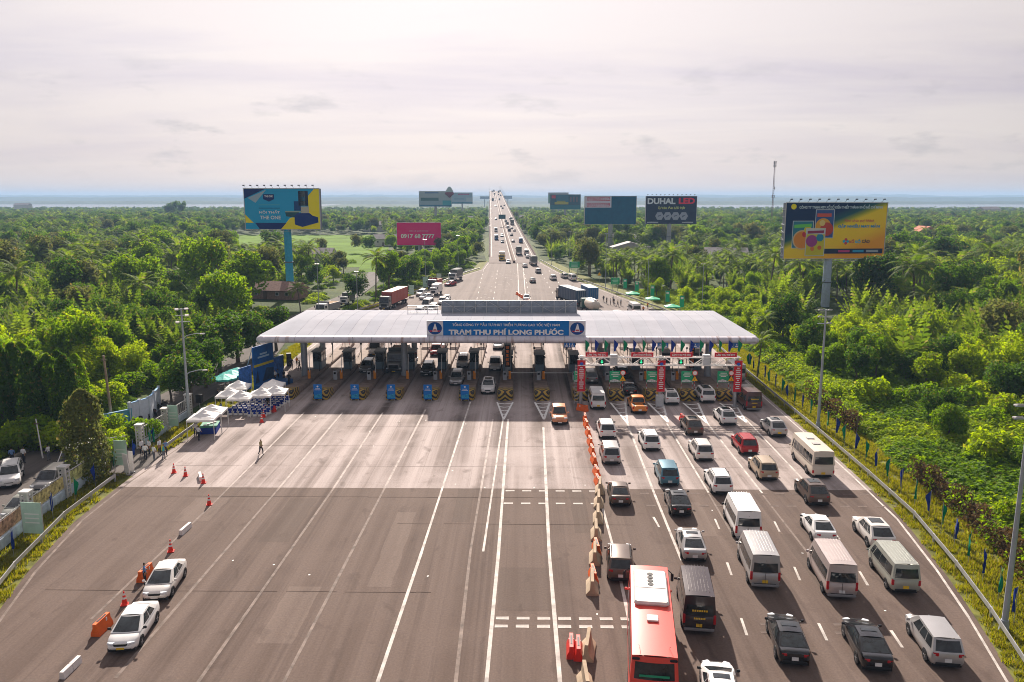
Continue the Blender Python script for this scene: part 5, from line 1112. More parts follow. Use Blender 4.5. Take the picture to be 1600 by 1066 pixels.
ORN = ['first', 'second', 'third', 'fourth', 'fifth', 'sixth', 'seventh', 'eighth', 'ninth', 'tenth', 'eleventh', 'twelfth', 'thirteenth', 'fourteenth', 'fifteenth', 'sixteenth']
for i, (px, py, r) in enumerate([(910, 642, .9), (914, 657, 0), (916, 667, .1), (919, 680, .1), (922, 694, .1), (925, 708, .1), (928, 723, .1), (932, 742, .12), (934, 757, .1)]):
    p = G(px, py); plastic(p.x, p.y, r - .02, 'orange plastic barrier, %s from the gantry post in the dividing row' % ORN[i], 'orange barriers dividing the lanes')
for i, (px, py) in enumerate([(938, 779), (936, 800), (935, 824), (932, 850), (930, 888), (926, 934), (919, 1035)]):
    p = G(px, py - 9); o = link('concrete_block', CBLK, None, (p.x, p.y + .4, 0), R(2 + i * .6)); o.rotation_euler.z = random.uniform(-.17, -.07)
    tag(o, 'beige concrete barrier block, %s below the orange barriers in the dividing row' % ORN[i], 'barrier', 'concrete barrier blocks')
o = link('concrete_block', CBLK, None, G(915, 1075), .02); tag(o, 'concrete barrier block cut off by the bottom edge', 'barrier', 'concrete barrier blocks')
for px, py, l in ((932, 862, 'lower'), (927, 905, 'lowest')): p = G(px, py); plastic(p.x, p.y, .05, 'orange plastic barrier wedged between concrete blocks, %s of two' % l, 'barriers wedged between blocks')
for px, py, l, m in ((893, 1030, 'white and red', WHITE), (904, 1033, 'plain red', REDP)): p = G(px, py - 6); plastic(p.x, p.y + .3, -.05, '%s plastic barrier beside the lone concrete block near the coach' % l, 'barriers by the lone block', m if m is REDP else REDP)
for i, (px, py, r) in enumerate([(160, 985, -.05), (228, 903, -.06)]):
    p = G(px, py); plastic(p.x, p.y, r, 'long orange barrier trough beside the %s saloon' % ('white', 'pearl white')[i], 'orange troughs by the parked saloons')
WB = pm('barrier_white', (.66, .62, .60), .6)
for i, (px, py) in enumerate([(111, 1048), (290, 830), (313, 748)]):
    p = G(px, py); t = thing('white_kerb_barrier', 'low white barrier block %s' % ('at the bottom left corner', 'between two cones in mid plaza', 'lying beside the upper cones')[i], 'barrier', (p.x, p.y, 0), (-.05, -.06, .45)[i])
    for s in (-.42, .42): mb = MB(); mb.loft([[(-.16, y, 0), (.16, y, 0), (.11, y, .42), (-.11, y, .42)] for y in (-.4, .4)]); mb.build('block', WB, t, 0, (0, s, 0))
def cone(px, py, label):
    p = G(px, py); t = thing('traffic_cone', label, 'cone', (p.x, p.y, 0), .3, 'red traffic cones')
    mb = MB(); mb.box((0, 0, .03), (.48, .48, .06), bev=.02); mb.build('base', REDP, t); mb = MB(); mb.cyl((0, 0, .06), (0, 0, .95), .19, .035, 12); mb.build('shell', pm('cone_red', (.72, .035, .02), .5), t, 40)
    for z in (.42, .68): mb = MB(); r = .19 - (z - .06) / .89 * .155; mb.cyl((0, 0, z), (0, 0, z + .13), r + .006, r - .018, 12, caps=False); mb.build('band', WHITE, t)
for px, py, l in [(195, 945, 'red cone beside the white saloon'), (267, 862, 'red cone behind the pearl white saloon'), (272, 739, 'red cone nearest the group of people'), (290, 744, 'second red cone from the group of people'), (327, 789, 'red cone alone below the pavement joint'), (318, 755, 'red cone lying close to the tipped white barrier'), (409, 660, 'red cone in front of the covered chairs'), (412, 652, 'red cone close behind another by the covered chairs')]: cone(px, py, l)
for i in range(16):   # bollard row behind the toll, split from median to right lanes
    x = -1.2 + i * .62; y = 214 - i * 3.2; plastic(x, y, .2, 'orange plastic barrier, %s from the median end behind the toll' % ORN[i], 'orange barriers behind the toll')
p = G(1080, 655); plastic(p.x - 1.2, p.y - 1, .1, 'small red barrier on the wedge right of the middle gantry post', None, REDP)
# lamp posts
LAMPM = pm('lamp_post_grey', (.36, .39, .43), .5, .3)
def lamp(x, y, h, label, heads=4, group='tall lamp posts', rz=0.0, thin=False, arms=True):
    t = thing('street_lamp', label, 'lamp post', (x, y, 0), rz, group); k = .55 if thin else 1.0
    mb = MB(); mb.cyl((0, 0, 0), (0, 0, h), .18 * k, .09 * k, 12); mb.cyl((0, 0, 0), (0, 0, .7), .3 * k, .22 * k, 12); mb.build('pole', LAMPM, t, 40)
    for q in range(heads):
        z = h - .1 - q * .75; mb = MB(); mb.box((.1, 0, z), (1.5 * k, .08, .08)); s = mb.build('bracket', LAMPM, t)
        for sx in ((-.5, .55) if q == 0 else (.55,) if q % 2 else (-.5,)): mb = MB(); mb.box((sx * k, -.18, z + .02), (.42, .46, .13), rx=.3, bev=.04); mb.build('flood_light', pm('flood_housing', (.5, .48, .46), .4, .2), s)
    if arms:
        for z, sd in ((h - 3.6, 1), (h - 8.0, 1)):
            mb = MB(); mb.tube([(0, 0, z), (.35 * sd, 0, z + .35), (1.4 * sd, 0, z + .55), (1.9 * sd, 0, z + .5)], [.05, .045, .04, .04], 6); s = mb.build('arm', LAMPM, t); mb = MB(); mb.box((2.1 * sd, 0, z + .47), (.6, .25, .12), bev=.04); mb.build('lamp_head', pm('lamp_head_grey', (.55, .55, .54), .4), s)
lamp(-39.5, 91.1, 13.3, 'tall grey lamp post beside the small white tents at left', 3, rz=.4)
lamp(33.9, 88.2, 13.7, 'tall grey lamp post on the right verge below the lottery billboard', 3, rz=math.pi, arms=False)
lamp(29.45, 45.0, 14.2, 'tall grey lamp post at the right edge of the picture', 2, rz=math.pi, arms=False)
for px, py, top, l in [(499, 497, 412, 'lamp post right of the blue billboard pole'), (599, 452, 402, 'lamp post behind the red container truck'), (665, 447, 374, 'lamp post in front of the pink billboard'), (716, 424, 368, 'lamp post before the dark trees left of the bridge'), (946, 452, 365, 'lamp post next to the grey billboard pole at right'), (1012, 465, 385, 'lamp post behind the green parasols'), (1096, 495, 412, 'lamp post rising over the right end of the canopy'), (559, 487, 424, 'lamp post beside the side road'), (890, 425, 362, 'lamp post beside the green road sign'), (862, 415, 356, 'thin lamp post left of the green road sign')]:
    p = G(px, py); h = A(px, top, p.y).z; lamp(p.x, p.y, h, l, 1, 'lamp posts behind the toll', math.pi if px > 800 else 0, True, False)
for i, D in enumerate(range(420, 1750, 70)):
    for s in (-1, 1):
        t = thing('bridge_lamp', 'slim lamp post on the %s parapet of the bridge, %s from the toll' % ('left' if s < 0 else 'right', (ORN + ['seventeenth', 'eighteenth', 'nineteenth', 'twentieth'])[i]), 'lamp post', (bridge_x(D) + s * (HWB + .1), D, bz(D)), 0, 'bridge lamp posts')
        mb = MB(); mb.cyl((0, 0, 0), (0, 0, 9), .10, .06, 5); mb.build('pole', LAMPM, t); mb = MB(); mb.cyl((0, 0, 9), (-s * 2, 0, 9.3), .06, .05, 5); mb.box((-s * 2.2, 0, 9.3), (.6, .25, .12)); mb.build('lamp_head', LAMPM, t)
# utility poles
def wood_pole(px, py, top, label, r=.14, mat=None):
    p = G(px, py); h = A(px, top, p.y).z; t = thing('utility_pole', label, 'pole', p); mb = MB(); mb.cyl((0, 0, 0), (-.35, .1, h), r * 1.25, r * .8, 10); mb.build('pole', mat or pm('wood_pole', (.30, .22, .16), .9, var=.3, scale=2), t, 40)
    mb = MB(); mb.box((-.3, .05, h - .5), (.5, .12, .1)); mb.build('crossarm', BARK, t); return t, h, p
wood_pole(176, 668, 556, 'weathered wooden utility pole wrapped in vines at left')
wood_pole(67, 716, 655, 'thin white pole on the service road pavement', .06, WHITE)
# ------- verge flags at right
rl = [(x + 2.1, y) for x, y in R_EDGE if y < 150]
def along(tab, d):
    for a, b in zip(tab, tab[1:]):
        l = math.hypot(b[0] - a[0], b[1] - a[1])
        if d <= l: f = d / l; return (a[0] + (b[0] - a[0]) * f, a[1] + (b[1] - a[1]) * f)
        d -= l
    return tab[-1]
random.seed(17)
cnt = ['first', 'second', 'third', 'fourth', 'fifth', 'sixth', 'seventh', 'eighth', 'ninth', 'tenth', 'eleventh', 'twelfth', 'thirteenth', 'fourteenth', 'fifteenth', 'sixteenth', 'seventeenth', 'eighteenth', 'nineteenth', 'twentieth', 'twenty-first', 'twenty-second', 'twenty-third', 'twenty-fourth', 'twenty-fifth', 'twenty-sixth', 'twenty-seventh', 'twenty-eighth', 'twenty-ninth', 'thirtieth', 'thirty-first', 'thirty-second', 'thirty-third', 'thirty-fourth', 'thirty-fifth', 'thirty-sixth']
for q in range(34):
    x, y = along(rl, 18 + q * 2.75)
    flag(x, y, 0, 2.5, FLAG_B if q % 2 else FLAG_G, random.uniform(0, 6), '%s flag on the right verge, %s counted from the bottom corner' % ('blue' if q % 2 else 'green', cnt[q]), 'flags along the right verge', 1.0, 1.75)
ll = [(x - 2.0, y) for x, y in L_EDGE if y < 90]
for q in range(13):
    x, y = along(ll, 24 + q * 3.6)
    flag(x, y, 0, 2.3, FLAG_B if q % 2 else FLAG_G, random.uniform(0, 6), '%s flag along the ornamental fence, %s from the bottom left corner' % ('blue' if q % 2 else 'green', cnt[q]), 'flags along the left verge', .9, 1.6)
ll = [(x - 1.6, y) for x, y in L_EDGE if 118 <= y < 200]
for q in range(8):
    x, y = along(ll, 4 + q * 4)
    flag(x, y, 0, 2.3, FLAG_B if q % 2 else FLAG_G, random.uniform(0, 6), '%s flag on the grass beyond the canopy end, %s from the backdrop' % ('blue' if q % 2 else 'green', cnt[q]), 'flags beyond the canopy end', .9, 1.6)
# ------- ornamental fence at left
fence = thing('ornamental_fence', 'white lattice-pillared fence with printed panels on a pale blue wall', 'fence', (-39, 60, 0))
FL = [(-36.4, 42), (-37.6, 48), (-38.8, 54), (-39.6, 60.0), (-40.0, 66), (-40.1, 72.5)]
WALLB = pm('fence_wall_blue', (.42, .50, .56), .8, var=.2)
PRN = [pm('fence_print_%d' % i, c, .7, var=.75, scale=3.2) for i, c in enumerate([(.42, .36, .15), (.36, .38, .15), (.32, .2, .13)])]
LAT = pm('lattice_white', (.55, .54, .52), .7, var=.15)
def pillar(x, y, h=2.8, parent=fence):
    mb = MB(); w = .28
    for sx in (-w, w):
        for sy in (-w, w): mb.box((sx, sy, h / 2), (.1, .1, h))
    n = 7
    for i in range(n + 1):
        z = .1 + i * (h - .2) / n
        mb.box((0, -w, z), (2 * w, .08, .07)); mb.box((0, w, z), (2 * w, .08, .07)); mb.box((-w, 0, z), (.08, 2 * w, .07)); mb.box((w, 0, z), (.08, 2 * w, .07))
    mb.box((0, 0, h + .06), (.8, .8, .14)); mb.box((0, 0, h / 2), (.3, .3, h))
    return mb.build('pillar', LAT, parent, 0, (x - parent.location.x, y - parent.location.y, 0))
for i, (x, y) in enumerate(FL):
    pillar(x, y)
    if i < len(FL) - 1:
        x2, y2 = FL[i + 1]; ln = math.hypot(x2 - x, y2 - y); a = math.atan2(y2 - y, x2 - x)
        mb = MB(); mb.box((ln / 2, 0, .4), (ln - .6, .22, .8)); o = mb.build('base_wall', WALLB, fence, 0, (x + 39, y - 60, 0)); o.rotation_euler.z = a
        mb = MB()
        for z in (.95, 2.15): mb.box((ln / 2, 0, z), (ln - .6, .06, .06))
        for k in range(13): mb.cyl((.4 + k * (ln - .8) / 12, 0, .8), (.4 + k * (ln - .8) / 12, 0, 2.3), .02, .02, 4)
        o = mb.build('railing', LAT, fence, 0, (x + 39, y - 60, 0)); o.rotation_euler.z = a
        mb = MB(); mb.box((ln / 2, -.07, 1.55), (ln - .8, .03, 1.05)); o = mb.build('printed_panel', PRN[i % 3], fence, 0, (x + 39, y - 60, 0)); o.rotation_euler.z = a
fence2 = thing('ornamental_fence', 'white lattice pillars and railing beyond the entrance gap beside the lamp post', 'fence', (-40, 85, 0))
F2 = [(-40.0, 80), (-40.2, 86.5), (-40.3, 93)]
for i, (x, y) in enumerate(F2):
    pillar(x, y, 2.5, fence2)
    if i < 2:
        ln = 6.4; mb = MB(); mb.box((0, ln / 2, .35), (.22, ln - .6, .7)); mb.build('base_wall', WALLB, fence2, 0, (x + 40, y - 85, 0)); mb = MB()
        for z in (.9, 2.1): mb.box((0, ln / 2, z), (.06, ln - .6, .06))
        for k in range(12): mb.cyl((0, .4 + k * .5, .7), (0, .4 + k * .5, 2.2), .02, .02, 4)
        mb.build('railing', LAT, fence2, 0, (x + 40, y - 85, 0))
gatew = thing('gate', 'grey barred gate folded open at the fence gap', 'gate', (-41.2, 76.5, 0), .5)
mb = MB(); mb.box((0, 0, .45), (2.6, .1, .9)); mb.build('lower_panel', WALLB, gatew); mb = MB()
for k in range(8): mb.cyl((-1.2 + k * .34, 0, .9), (-1.2 + k * .34, 0, 2.2), .03, .03, 5)
mb.box((0, 0, 2.2), (2.6, .06, .06)); mb.build('bars', GALV, gatew)
# banner stands (pale green sheets with text)
PALEG = pm('pale_green_sheet', (.42, .62, .52), .6, var=.12, scale=1.2)
for i, (px, py, w, h, rz, l) in enumerate([(54, 843, 1.7, 2.5, -.1, 'below the fence at lower left'), (191, 735, 1.3, 2.5, -.1, 'at the near side of the entrance gap'), (272, 672, 1.2, 2.4, -.1, 'beside the tall lamp post'), (372, 606, 1.7, 1.6, -.1, 'left of the blue backdrop'), (643, 463, 1.3, 2.4, 0, 'behind the toll nearest the red container'), (665, 452, 1.5, 3.0, 0, 'behind the toll, second past the red container'), (686, 446, 1.4, 3.0, 0, 'behind the toll, third past the red container')]):
    p = G(px, py); t = thing('banner_stand', 'pale green printed banner on two poles %s' % l, 'banner', p, rz, 'pale green banners')
    mb = MB(); mb.box((0, 0, .5 + h / 2), (w, .04, h)); mb.build('sheet', PALEG, t)
    for k in range(3): mb = MB(); mb.box((0, -.025, h * .55 + k * .35), (w * .7, .008, .1)); mb.build('text_line', text_mat('mint_white', (.68, .75, .7)), t)
    for s in (-1, 1): mb = MB(); mb.cyl((s * w / 2, 0, 0), (s * w / 2, 0, h + .55), .03, .03, 6); mb.build('pole', GALV, t)
for px, py, l in ((198, 742, 'leaning'), (206, 738, 'upright')):
    p = G(px, py); t = thing('roll_banner', 'narrow white banner stand, the %s one at the entrance' % l, 'banner', p, -.3); mb = MB(); mb.box((0, 0, 1.1), (.55, .04, 2.0), rx=.1 if l == 'leaning' else 0); mb.build('sheet', CLOTH_W, t); mb = MB(); mb.box((0, 0, .05), (.6, .35, .08)); mb.build('foot', GALV, t)
# green promotional flags and parasols on the right behind the toll
GRN = pm('promo_green', (.02, .42, .22), .6, var=.1)
for i, (px, py) in enumerate([(969, 458), (987, 463), (1011, 470), (1034, 480), (1056, 489)]):
    p = G(px, py); t = thing('promo_flag', 'green and white vertical banner on a pole by the right guardrail, %s from the bridge' % ORN[i], 'banner', (p.x + .8, p.y, 0), 0, 'green promo banners')
    mb = MB(); mb.box((.5, 0, 2.6), (1.0, .04, 2.6)); mb.build('sheet', GRN, t); mb = MB(); mb.box((.5, -.026, 3.4), (.6, .008, .5)); mb.build('logo_patch', text_mat('white', (.75, .75, .75)), t); mb = MB(); mb.cyl((0, 0, 0), (0, 0, 4.0), .035, .03, 6); mb.build('pole', GALV, t)
def parasol(x, y, r, label, mat, h=2.5, group=None, square=True):
    t = thing('parasol', label, 'parasol', (x, y, 0), random.uniform(-.15, .15), group); n = 4 if square else 8; mb = MB()
    vs = [(0, 0, h + .55)]
    for f, z in ((.5, h + .24), (1.0, h)):
        for i in range(n * 2):
            a = math.pi * i / n + math.pi / 4; rr = r * f * (1 if i % 2 == 0 else (.76 if square else .96)); vs.append((math.cos(a) * rr, math.sin(a) * rr, z - (.0 if i % 2 == 0 else -.05)))
    m = n * 2; fs = [(0, 1 + i, 1 + (i + 1) % m) for i in range(m)] + [(1 + i, 1 + m + i, 1 + m + (i + 1) % m, 1 + (i + 1) % m) for i in range(m)]
    vs2 = [(x_ * 1.0, y_ * 1.0, h - .2) for x_, y_, z_ in vs[1 + m:]]; o = len(vs); vs += vs2; fs += [(1 + m + i, o + i, o + (i + 1) % m, 1 + m + (i + 1) % m) for i in range(m)]
    mb.add(vs, fs); mb.build('canopy', mat, t)
    mb = MB(); mb.cyl((0, 0, 0), (0, 0, h + .5), .03, .03, 6); mb.build('pole', WHITE, t); mb = MB(); mb.box((0, 0, .06), (.5, .5, .12)); mb.build('base', GALV, t)
for i, (px, py) in enumerate([(985, 472), (1016, 481), (1046, 494)]):
    p = G(px, py); parasol(p.x + .5, p.y, 2.2, 'green parasol by the right guardrail, %s from the bridge' % ORN[i], GRN, 2.2, 'green parasols', True)
# event tents (square peaked canopies on four legs)
def tent(x, y, s, label, rz=0.0, h=2.3):
    t = thing('canopy_tent', label, 'tent', (x, y, 0), rz, 'white event tents'); w = s / 2; mb = MB()
    n = 6; vs = []
    for j in range(n + 1):
        for i in range(n + 1):
            u = 2 * i / n - 1; v = 2 * j / n - 1; d = max(abs(u), abs(v)); vs.append((u * w, v * w, h + .8 * (1 - d) ** 1.25))
    k = n + 1; mb.add(vs, [(j * k + i, j * k + i + 1, (j + 1) * k + i + 1, (j + 1) * k + i) for j in range(n) for i in range(n)])
    for a, b in (((-w, -w), (w, -w)), ((w, -w), (w, w)), ((w, w), (-w, w)), ((-w, w), (-w, -w))): mb.add([(a[0], a[1], h), (b[0], b[1], h), (b[0], b[1], h - .22), (a[0], a[1], h - .22)], [(0, 3, 2, 1)])
    mb.build('canopy', CLOTH_W, t)
    for sx in (-1, 1):
        for sy in (-1, 1): mb = MB(); mb.cyl((sx * (w - .04), sy * (w - .04), 0), (sx * (w - .04), sy * (w - .04), h), .035, .035, 6); mb.build('leg', WHITE, t)
tl = ['the rearmost left', 'the middle left', 'the front left', 'the front middle', 'the rear right', 'the front right']
for i, (px, py) in enumerate([(372, 606), (358, 618), (376, 622), (408, 617), (426, 604), (430, 614)]):
    p = G(px, py - 6, 2.6); tent(p.x, p.y, 2.75, 'white peaked tent over the covered chairs, %s of the six' % tl[i], .1)
for i, (px, py) in enumerate([(330, 638), (318, 647)]):
    p = G(px, py, 2.6); tent(p.x, p.y, 2.9, 'white peaked tent beside the guardrail, the %s of the pair' % ('farther', 'nearer')[i], .1)
p = G(325, 676); t = thing('skirted_table', 'table with dark blue skirt under the pair of white tents', 'table', (p.x, p.y + .6, 0), .2)
mb = MB(); mb.box((0, 0, .38), (1.8, 2.6, .74), bev=.03); mb.build('skirt', CLOTH_B, t); mb = MB(); mb.box((0, 0, .77), (1.84, 2.64, .04)); mb.build('table_top', pm('table_green', (.05, .25, .16), .6), t)
for q in range(4): mb = MB(); mb.box((-.4 + q * .3, -.6 + q * .4, .86), (.3, .25, .14), bev=.02); mb.build('stack_of_papers', CLOTH_W, t)
# rows of covered chairs
mb = MB(); mb.loft([[(-.23, y0, z), (.23, y0, z), (.23, y1, z), (-.23, y1, z)] for z, y0, y1 in ((0, -.27, .27), (.46, -.23, .24))]); mb.loft([[(-.22, -.23, .45), (.22, -.23, .45), (.22, -.12, .45), (-.22, -.12, .45)], [(-.2, -.27, .95), (.2, -.27, .95), (.2, -.19, .95), (-.2, -.19, .95)]]); CHC = mb.mesh('cover', CLOTH_W, 0)
mb = MB(); mb.box((0, -.24, .70), (.47, .16, .30), bev=.03); mb.loft([[(-.05, -.34, .62), (.05, -.34, .62), (.0, -.28, .64)], [(-.2, -.34, .3), (.2, -.34, .3), (.0, -.28, .3)]]); CHB = mb.mesh('bow', CLOTH_B)
ca = G(358, 648); cb = G(398, 650); k = 0
for blk, (bx, by) in enumerate(((ca.x + .2, ca.y), (cb.x - .6, cb.y))):
    for r in range(8):
        for c in range(4):
            t = thing('banquet_chair', 'white covered chair with blue bow, %s row from the back, %s seat, %s block' % (ORN[r], ORN[c], ('left', 'right')[blk]), 'chair', (bx + c * .62 + r * .12, by + r * .95, 0), R(12) , 'covered chairs, %s block' % ('left', 'right')[blk]); link('cover', CHC, t); link('bow', CHB, t)
p = G(446, 640); plastic(p.x - 1.6, p.y - 1.0, 1.2, 'red plastic barrier holding down the right tent leg', None, REDP)
# blue event backdrop
bd = thing('event_backdrop', 'tall blue printed backdrop with yellow line behind the white tents', 'backdrop', G(430, 604) + Vector((-1.2, 2, 0)), R(72))
ln = 9.0
mb = MB(); mb.box((-1.5, 0, 2.9), (4.6, .14, 5.8)); mb.build('main_panel', pm('backdrop_blue', (.01, .12, .42), .5, var=.25, scale=.8), bd)
mb = MB(); mb.poly([(-3.75, -.08, 2.95), (.75, -.08, 2.95), (.75, -.08, 3.3), (-3.75, -.08, 3.3)]); mb.build('yellow_line', text_mat('yellow', (.6, .5, .05)), bd)
for z, w in ((4.6, 1.6), (4.2, 2.6)): mb = MB(); mb.box((-1.5, -.085, z), (w, .01, .25)); mb.build('text_line', text_mat('paleblue', (.4, .6, .8)), bd)
mb = MB(); mb.poly([(-3.6, -.083, .7), (-2.6, -.083, .7), (-3.0, -.083, 2.5)]); mb.poly([(-2, -.083, .7), (.7, -.083, .7), (.7, -.083, 2.2), (-1, -.083, 2.5)]); mb.build('printed_scene', pm('backdrop_print', (.02, .05, .12), .6, var=.5, scale=2), bd)
for x, w in ((-5.2, 2.6), (2.2, 2.6)): mb = MB(); mb.box((x, .3, 1.7), (w, .1, 3.4)); mb.build('wing_panel', pm('backdrop_wing', (.05, .16, .48), .5, var=.5, scale=2.5), bd)
mb = MB(); mb.box((-1.5, -1.5, .3), (5.4, 2.6, .6)); mb.build('stage', pm('stage_blue', (.02, .12, .35), .6), bd)
for x in (-3.7, .7): mb = MB(); mb.cyl((x, .1, 5.6), (x, 2.2, 0), .05, .05, 6); mb.build('strut', GALV, bd)
for i, (px, py) in enumerate([(440, 575), (452, 572)]):
    p = G(px, py); t = thing('loudspeaker', 'black loudspeaker stack', 'loudspeaker', p, .3); t['label'] = 'black loudspeaker stack beyond the backdrop, the %s one' % ('nearer', 'farther')[i]
    for q in range(3): mb = MB(); mb.box((0, 0, .35 + q * .68), (.75, .7, .66), bev=.04); s = mb.build('cabinet', BLACK, t); mb = MB(); mb.disc((0, -.36, .35 + q * .68), .25, 14); mb.build('cone', pm('speaker_cone', (.05, .05, .05), .4), s)
for i, (px, py) in enumerate([(350, 596), (362, 590), (371, 586)]):
    p = G(px, py - 8, 2.4); parasol(p.x, p.y, 1.7, 'turquoise parasol under the trees behind the tents, %s of three' % ORN[i], pm('parasol_turquoise', (.05, .45, .40), .6, var=.3, scale=2), 2.2, 'turquoise parasols', False)
t = thing('speaker_box', 'black box on a stand by the lattice pillar near the tents', 'loudspeaker', G(318, 655) + Vector((-2, 4, 0))); mb = MB(); mb.cyl((0, 0, 0), (0, 0, 1), .04, .04, 6); mb.build('stand', GALV, t); mb = MB(); mb.box((0, 0, 1.5), (.7, .6, 1.0), bev=.04); mb.build('case', BLACK, t)
# motorbikes parked under the mango trees
def motorbike(x, y, rz, label, col):
    t = thing('motorbike', label, 'motorbike', (x, y, 0), rz, 'parked motorbikes')
    for yy in (-.62, .62):
        mb = MB(); mb.cyl((-.05, yy, .3), (.05, yy, .3), .3, .3, 14); mb.build('wheel', RUBBER, t)
    mb = MB(); mb.loft([[(-.1 * k, y_, z0), (.1 * k, y_, z0), (.12 * k, y_, z1), (-.12 * k, y_, z1)] for y_, z0, z1, k in ((-.75, .55, .72, .8), (-.3, .35, .78, 1.2), (.1, .3, .6, 1), (.35, .35, .8, 1.3), (.55, .6, 1.0, .9))]); mb.build('frame', col, t)
    mb = MB(); mb.box((0, -.3, .8), (.26, .75, .1), bev=.04); mb.build('seat', BLACK, t); mb = MB(); mb.cyl((-.32, .45, 1.05), (.32, .45, 1.05), .02, .02, 5); mb.cyl((0, .62, .35), (0, .45, 1.05), .03, .03, 5); mb.build('handlebar', BLACK, t)
for i, (px, py, c) in enumerate([(262, 668, 'black'), (272, 662, 'grey'), (282, 656, 'maroon'), (292, 650, 'black'), (300, 645, 'grey'), (252, 672, 'silver')]):
    p = G(px, py); motorbike(p.x - 4.2, p.y + 2, .9, 'parked motorbike in the shade by the white wall, %s in the row' % ORN[i], PC[c])
# blue wall and white wall at left
for i, (a, b, h, m, l) in enumerate([((40, 700), (205, 665), 1.9, pm('wall_turquoise', (.10, .33, .45), .8, var=.25), 'low turquoise wall half hidden by creepers'), ((205, 665), (235, 655), 2.6, pm('wall_white', (.55, .60, .68), .8, var=.12), 'white wall section with blue cap, nearer part'), ((235, 655), (250, 637), 2.6, pm('wall_white', (.55, .60, .68), .8, var=.12), 'white wall section running back beside the motorbikes')]):
    p = G(*a); q = G(*b); d = q - p; t = thing('garden_wall', l, 'wall', p, math.atan2(d.y, d.x)); mb = MB(); mb.box((d.length / 2, 0, h / 2), (d.length, .16, h)); mb.build('panel', m, t)
    mb = MB(); mb.box((d.length / 2, 0, h + .04), (d.length, .24, .08)); mb.build('coping', pm('wall_cap', (.25, .42, .62), .8), t)
    n = max(2, int(d.length / 3)); mb = MB(); mb.box((0, 0, h / 2 + .1), (.3, .3, h + .2)); pe = mb.mesh('pier', m)
    for k in range(n + 1): link('pier', pe, t, (d.length * k / n, 0, 0))
# ------- people (one continuous skinned body each; shirt, trousers, skin by zone)
def person_mesh(name, pose, shirt, trousers):
    J = pose; bm = bmesh.new(); V = {k: bm.verts.new(v[:3]) for k, v in J.items()}
    for a, b in (('hip', 'waist'), ('waist', 'chest'), ('chest', 'neck'), ('neck', 'head'), ('head', 'top'), ('chest', 'shl'), ('shl', 'ell'), ('ell', 'hal'), ('chest', 'shr'), ('shr', 'elr'), ('elr', 'har'), ('hip', 'thl'), ('thl', 'knl'), ('knl', 'anl'), ('anl', 'tol'), ('hip', 'thr'), ('thr', 'knr'), ('knr', 'anr'), ('anr', 'tor')): bm.edges.new((V[a], V[b]))
    names = list(J); me = bpy.data.meshes.new('tmp_body'); bm.to_mesh(me); bm.free()
    o = bpy.data.objects.new('tmp_body', me); COL.objects.link(o); md = o.modifiers.new('skin', 'SKIN'); md.use_smooth_shade = True
    for i, k in enumerate(names):
        r = J[k][3]; sv = me.skin_vertices[0].data[i]; sv.radius = (r, r * (.72 if k in ('hip', 'waist', 'chest') else 1)); sv.use_root = k == 'hip'
    o.modifiers.new('sub', 'SUBSURF').levels = 1
    dg = bpy.context.evaluated_depsgraph_get(); m2 = bpy.data.meshes.new_from_object(o.evaluated_get(dg)); bpy.data.objects.remove(o); m2.name = 'person'
    m2.materials.clear()
    for m in (shirt, trousers, SKIN, HAIR, BLACK): m2.materials.append(m)
    zn = J['neck'][2]; zh = J['head'][2]; zw = J['waist'][2] - .05; za = J['anl'][2]; hl = Vector(J['hal'][:3]); hr = Vector(J['har'][:3])
    for p in m2.polygons:
        c = p.center; i = 0
        if c.z > zh + .03 or (c.z > zn + .06 and c.y < J['head'][1] - .03): i = 3
        elif c.z > zn - .01: i = 2
        elif min((c - hl).length, (c - hr).length) < .2: i = 2
        elif c.z < min(za, J['anr'][2]) + .03: i = 4
        elif c.z < zw and abs(c.x) < .26 and not min((c - Vector(J['ell'][:3])).length, (c - Vector(J['elr'][:3])).length) < .16: i = 1
        p.material_index = i
    return m2
def pose(stride=0.0, arm=0.0, lean=0.0, raise_=0.0):
    s = stride
    return dict(hip=(0, 0, .93, .15), waist=(0, lean * .3, 1.1, .135), chest=(0, lean * .7, 1.34, .165), neck=(0, lean, 1.5, .058), head=(0, lean + .03, 1.6, .092), top=(0, lean + .02, 1.70, .07),
        shl=(-.19, lean * .8, 1.41, .065), ell=(-.25, lean * .8 - arm * .18 + raise_ * .1, 1.14, .047), hal=(-.24, lean * .8 + .08 - arm * .05 + raise_ * .32, .90 + raise_ * .22, .04),
        shr=(.19, lean * .8, 1.41, .065), elr=(.25, lean * .8 + arm * .12 + raise_ * .1, 1.14, .047), har=(.23, lean * .8 + .08 + arm * .3, .92 + arm * .06, .04),
        thl=(-.1, s * .02, .86, .1), knl=(-.1, s * .2 + .02, .5, .068), anl=(-.1, s * .2, .09, .045), tol=(-.11, s * .2 + .16, .03, .04), thr=(.1, -s * .02, .86, .1), knr=(.1, -s * .1 + .02, .5, .068), anr=(.1, -s * .34, .09 + s * .06, .045), tor=(.11, -s * .34 + .15, .03 + s * .03, .04))
CW = pm('shirt_white', (.66, .66, .68), .8); CB = pm('shirt_blue', (.12, .22, .42), .8); CT = pm('shirt_teal', (.05, .32, .36), .8); CK = pm('shirt_khaki', (.36, .30, .16), .8); DT = pm('trousers_dark', (.02, .022, .035), .8); GT = pm('trousers_grey', (.12, .13, .16), .8); CO = pm('vest_orange', (.7, .2, .03), .8)
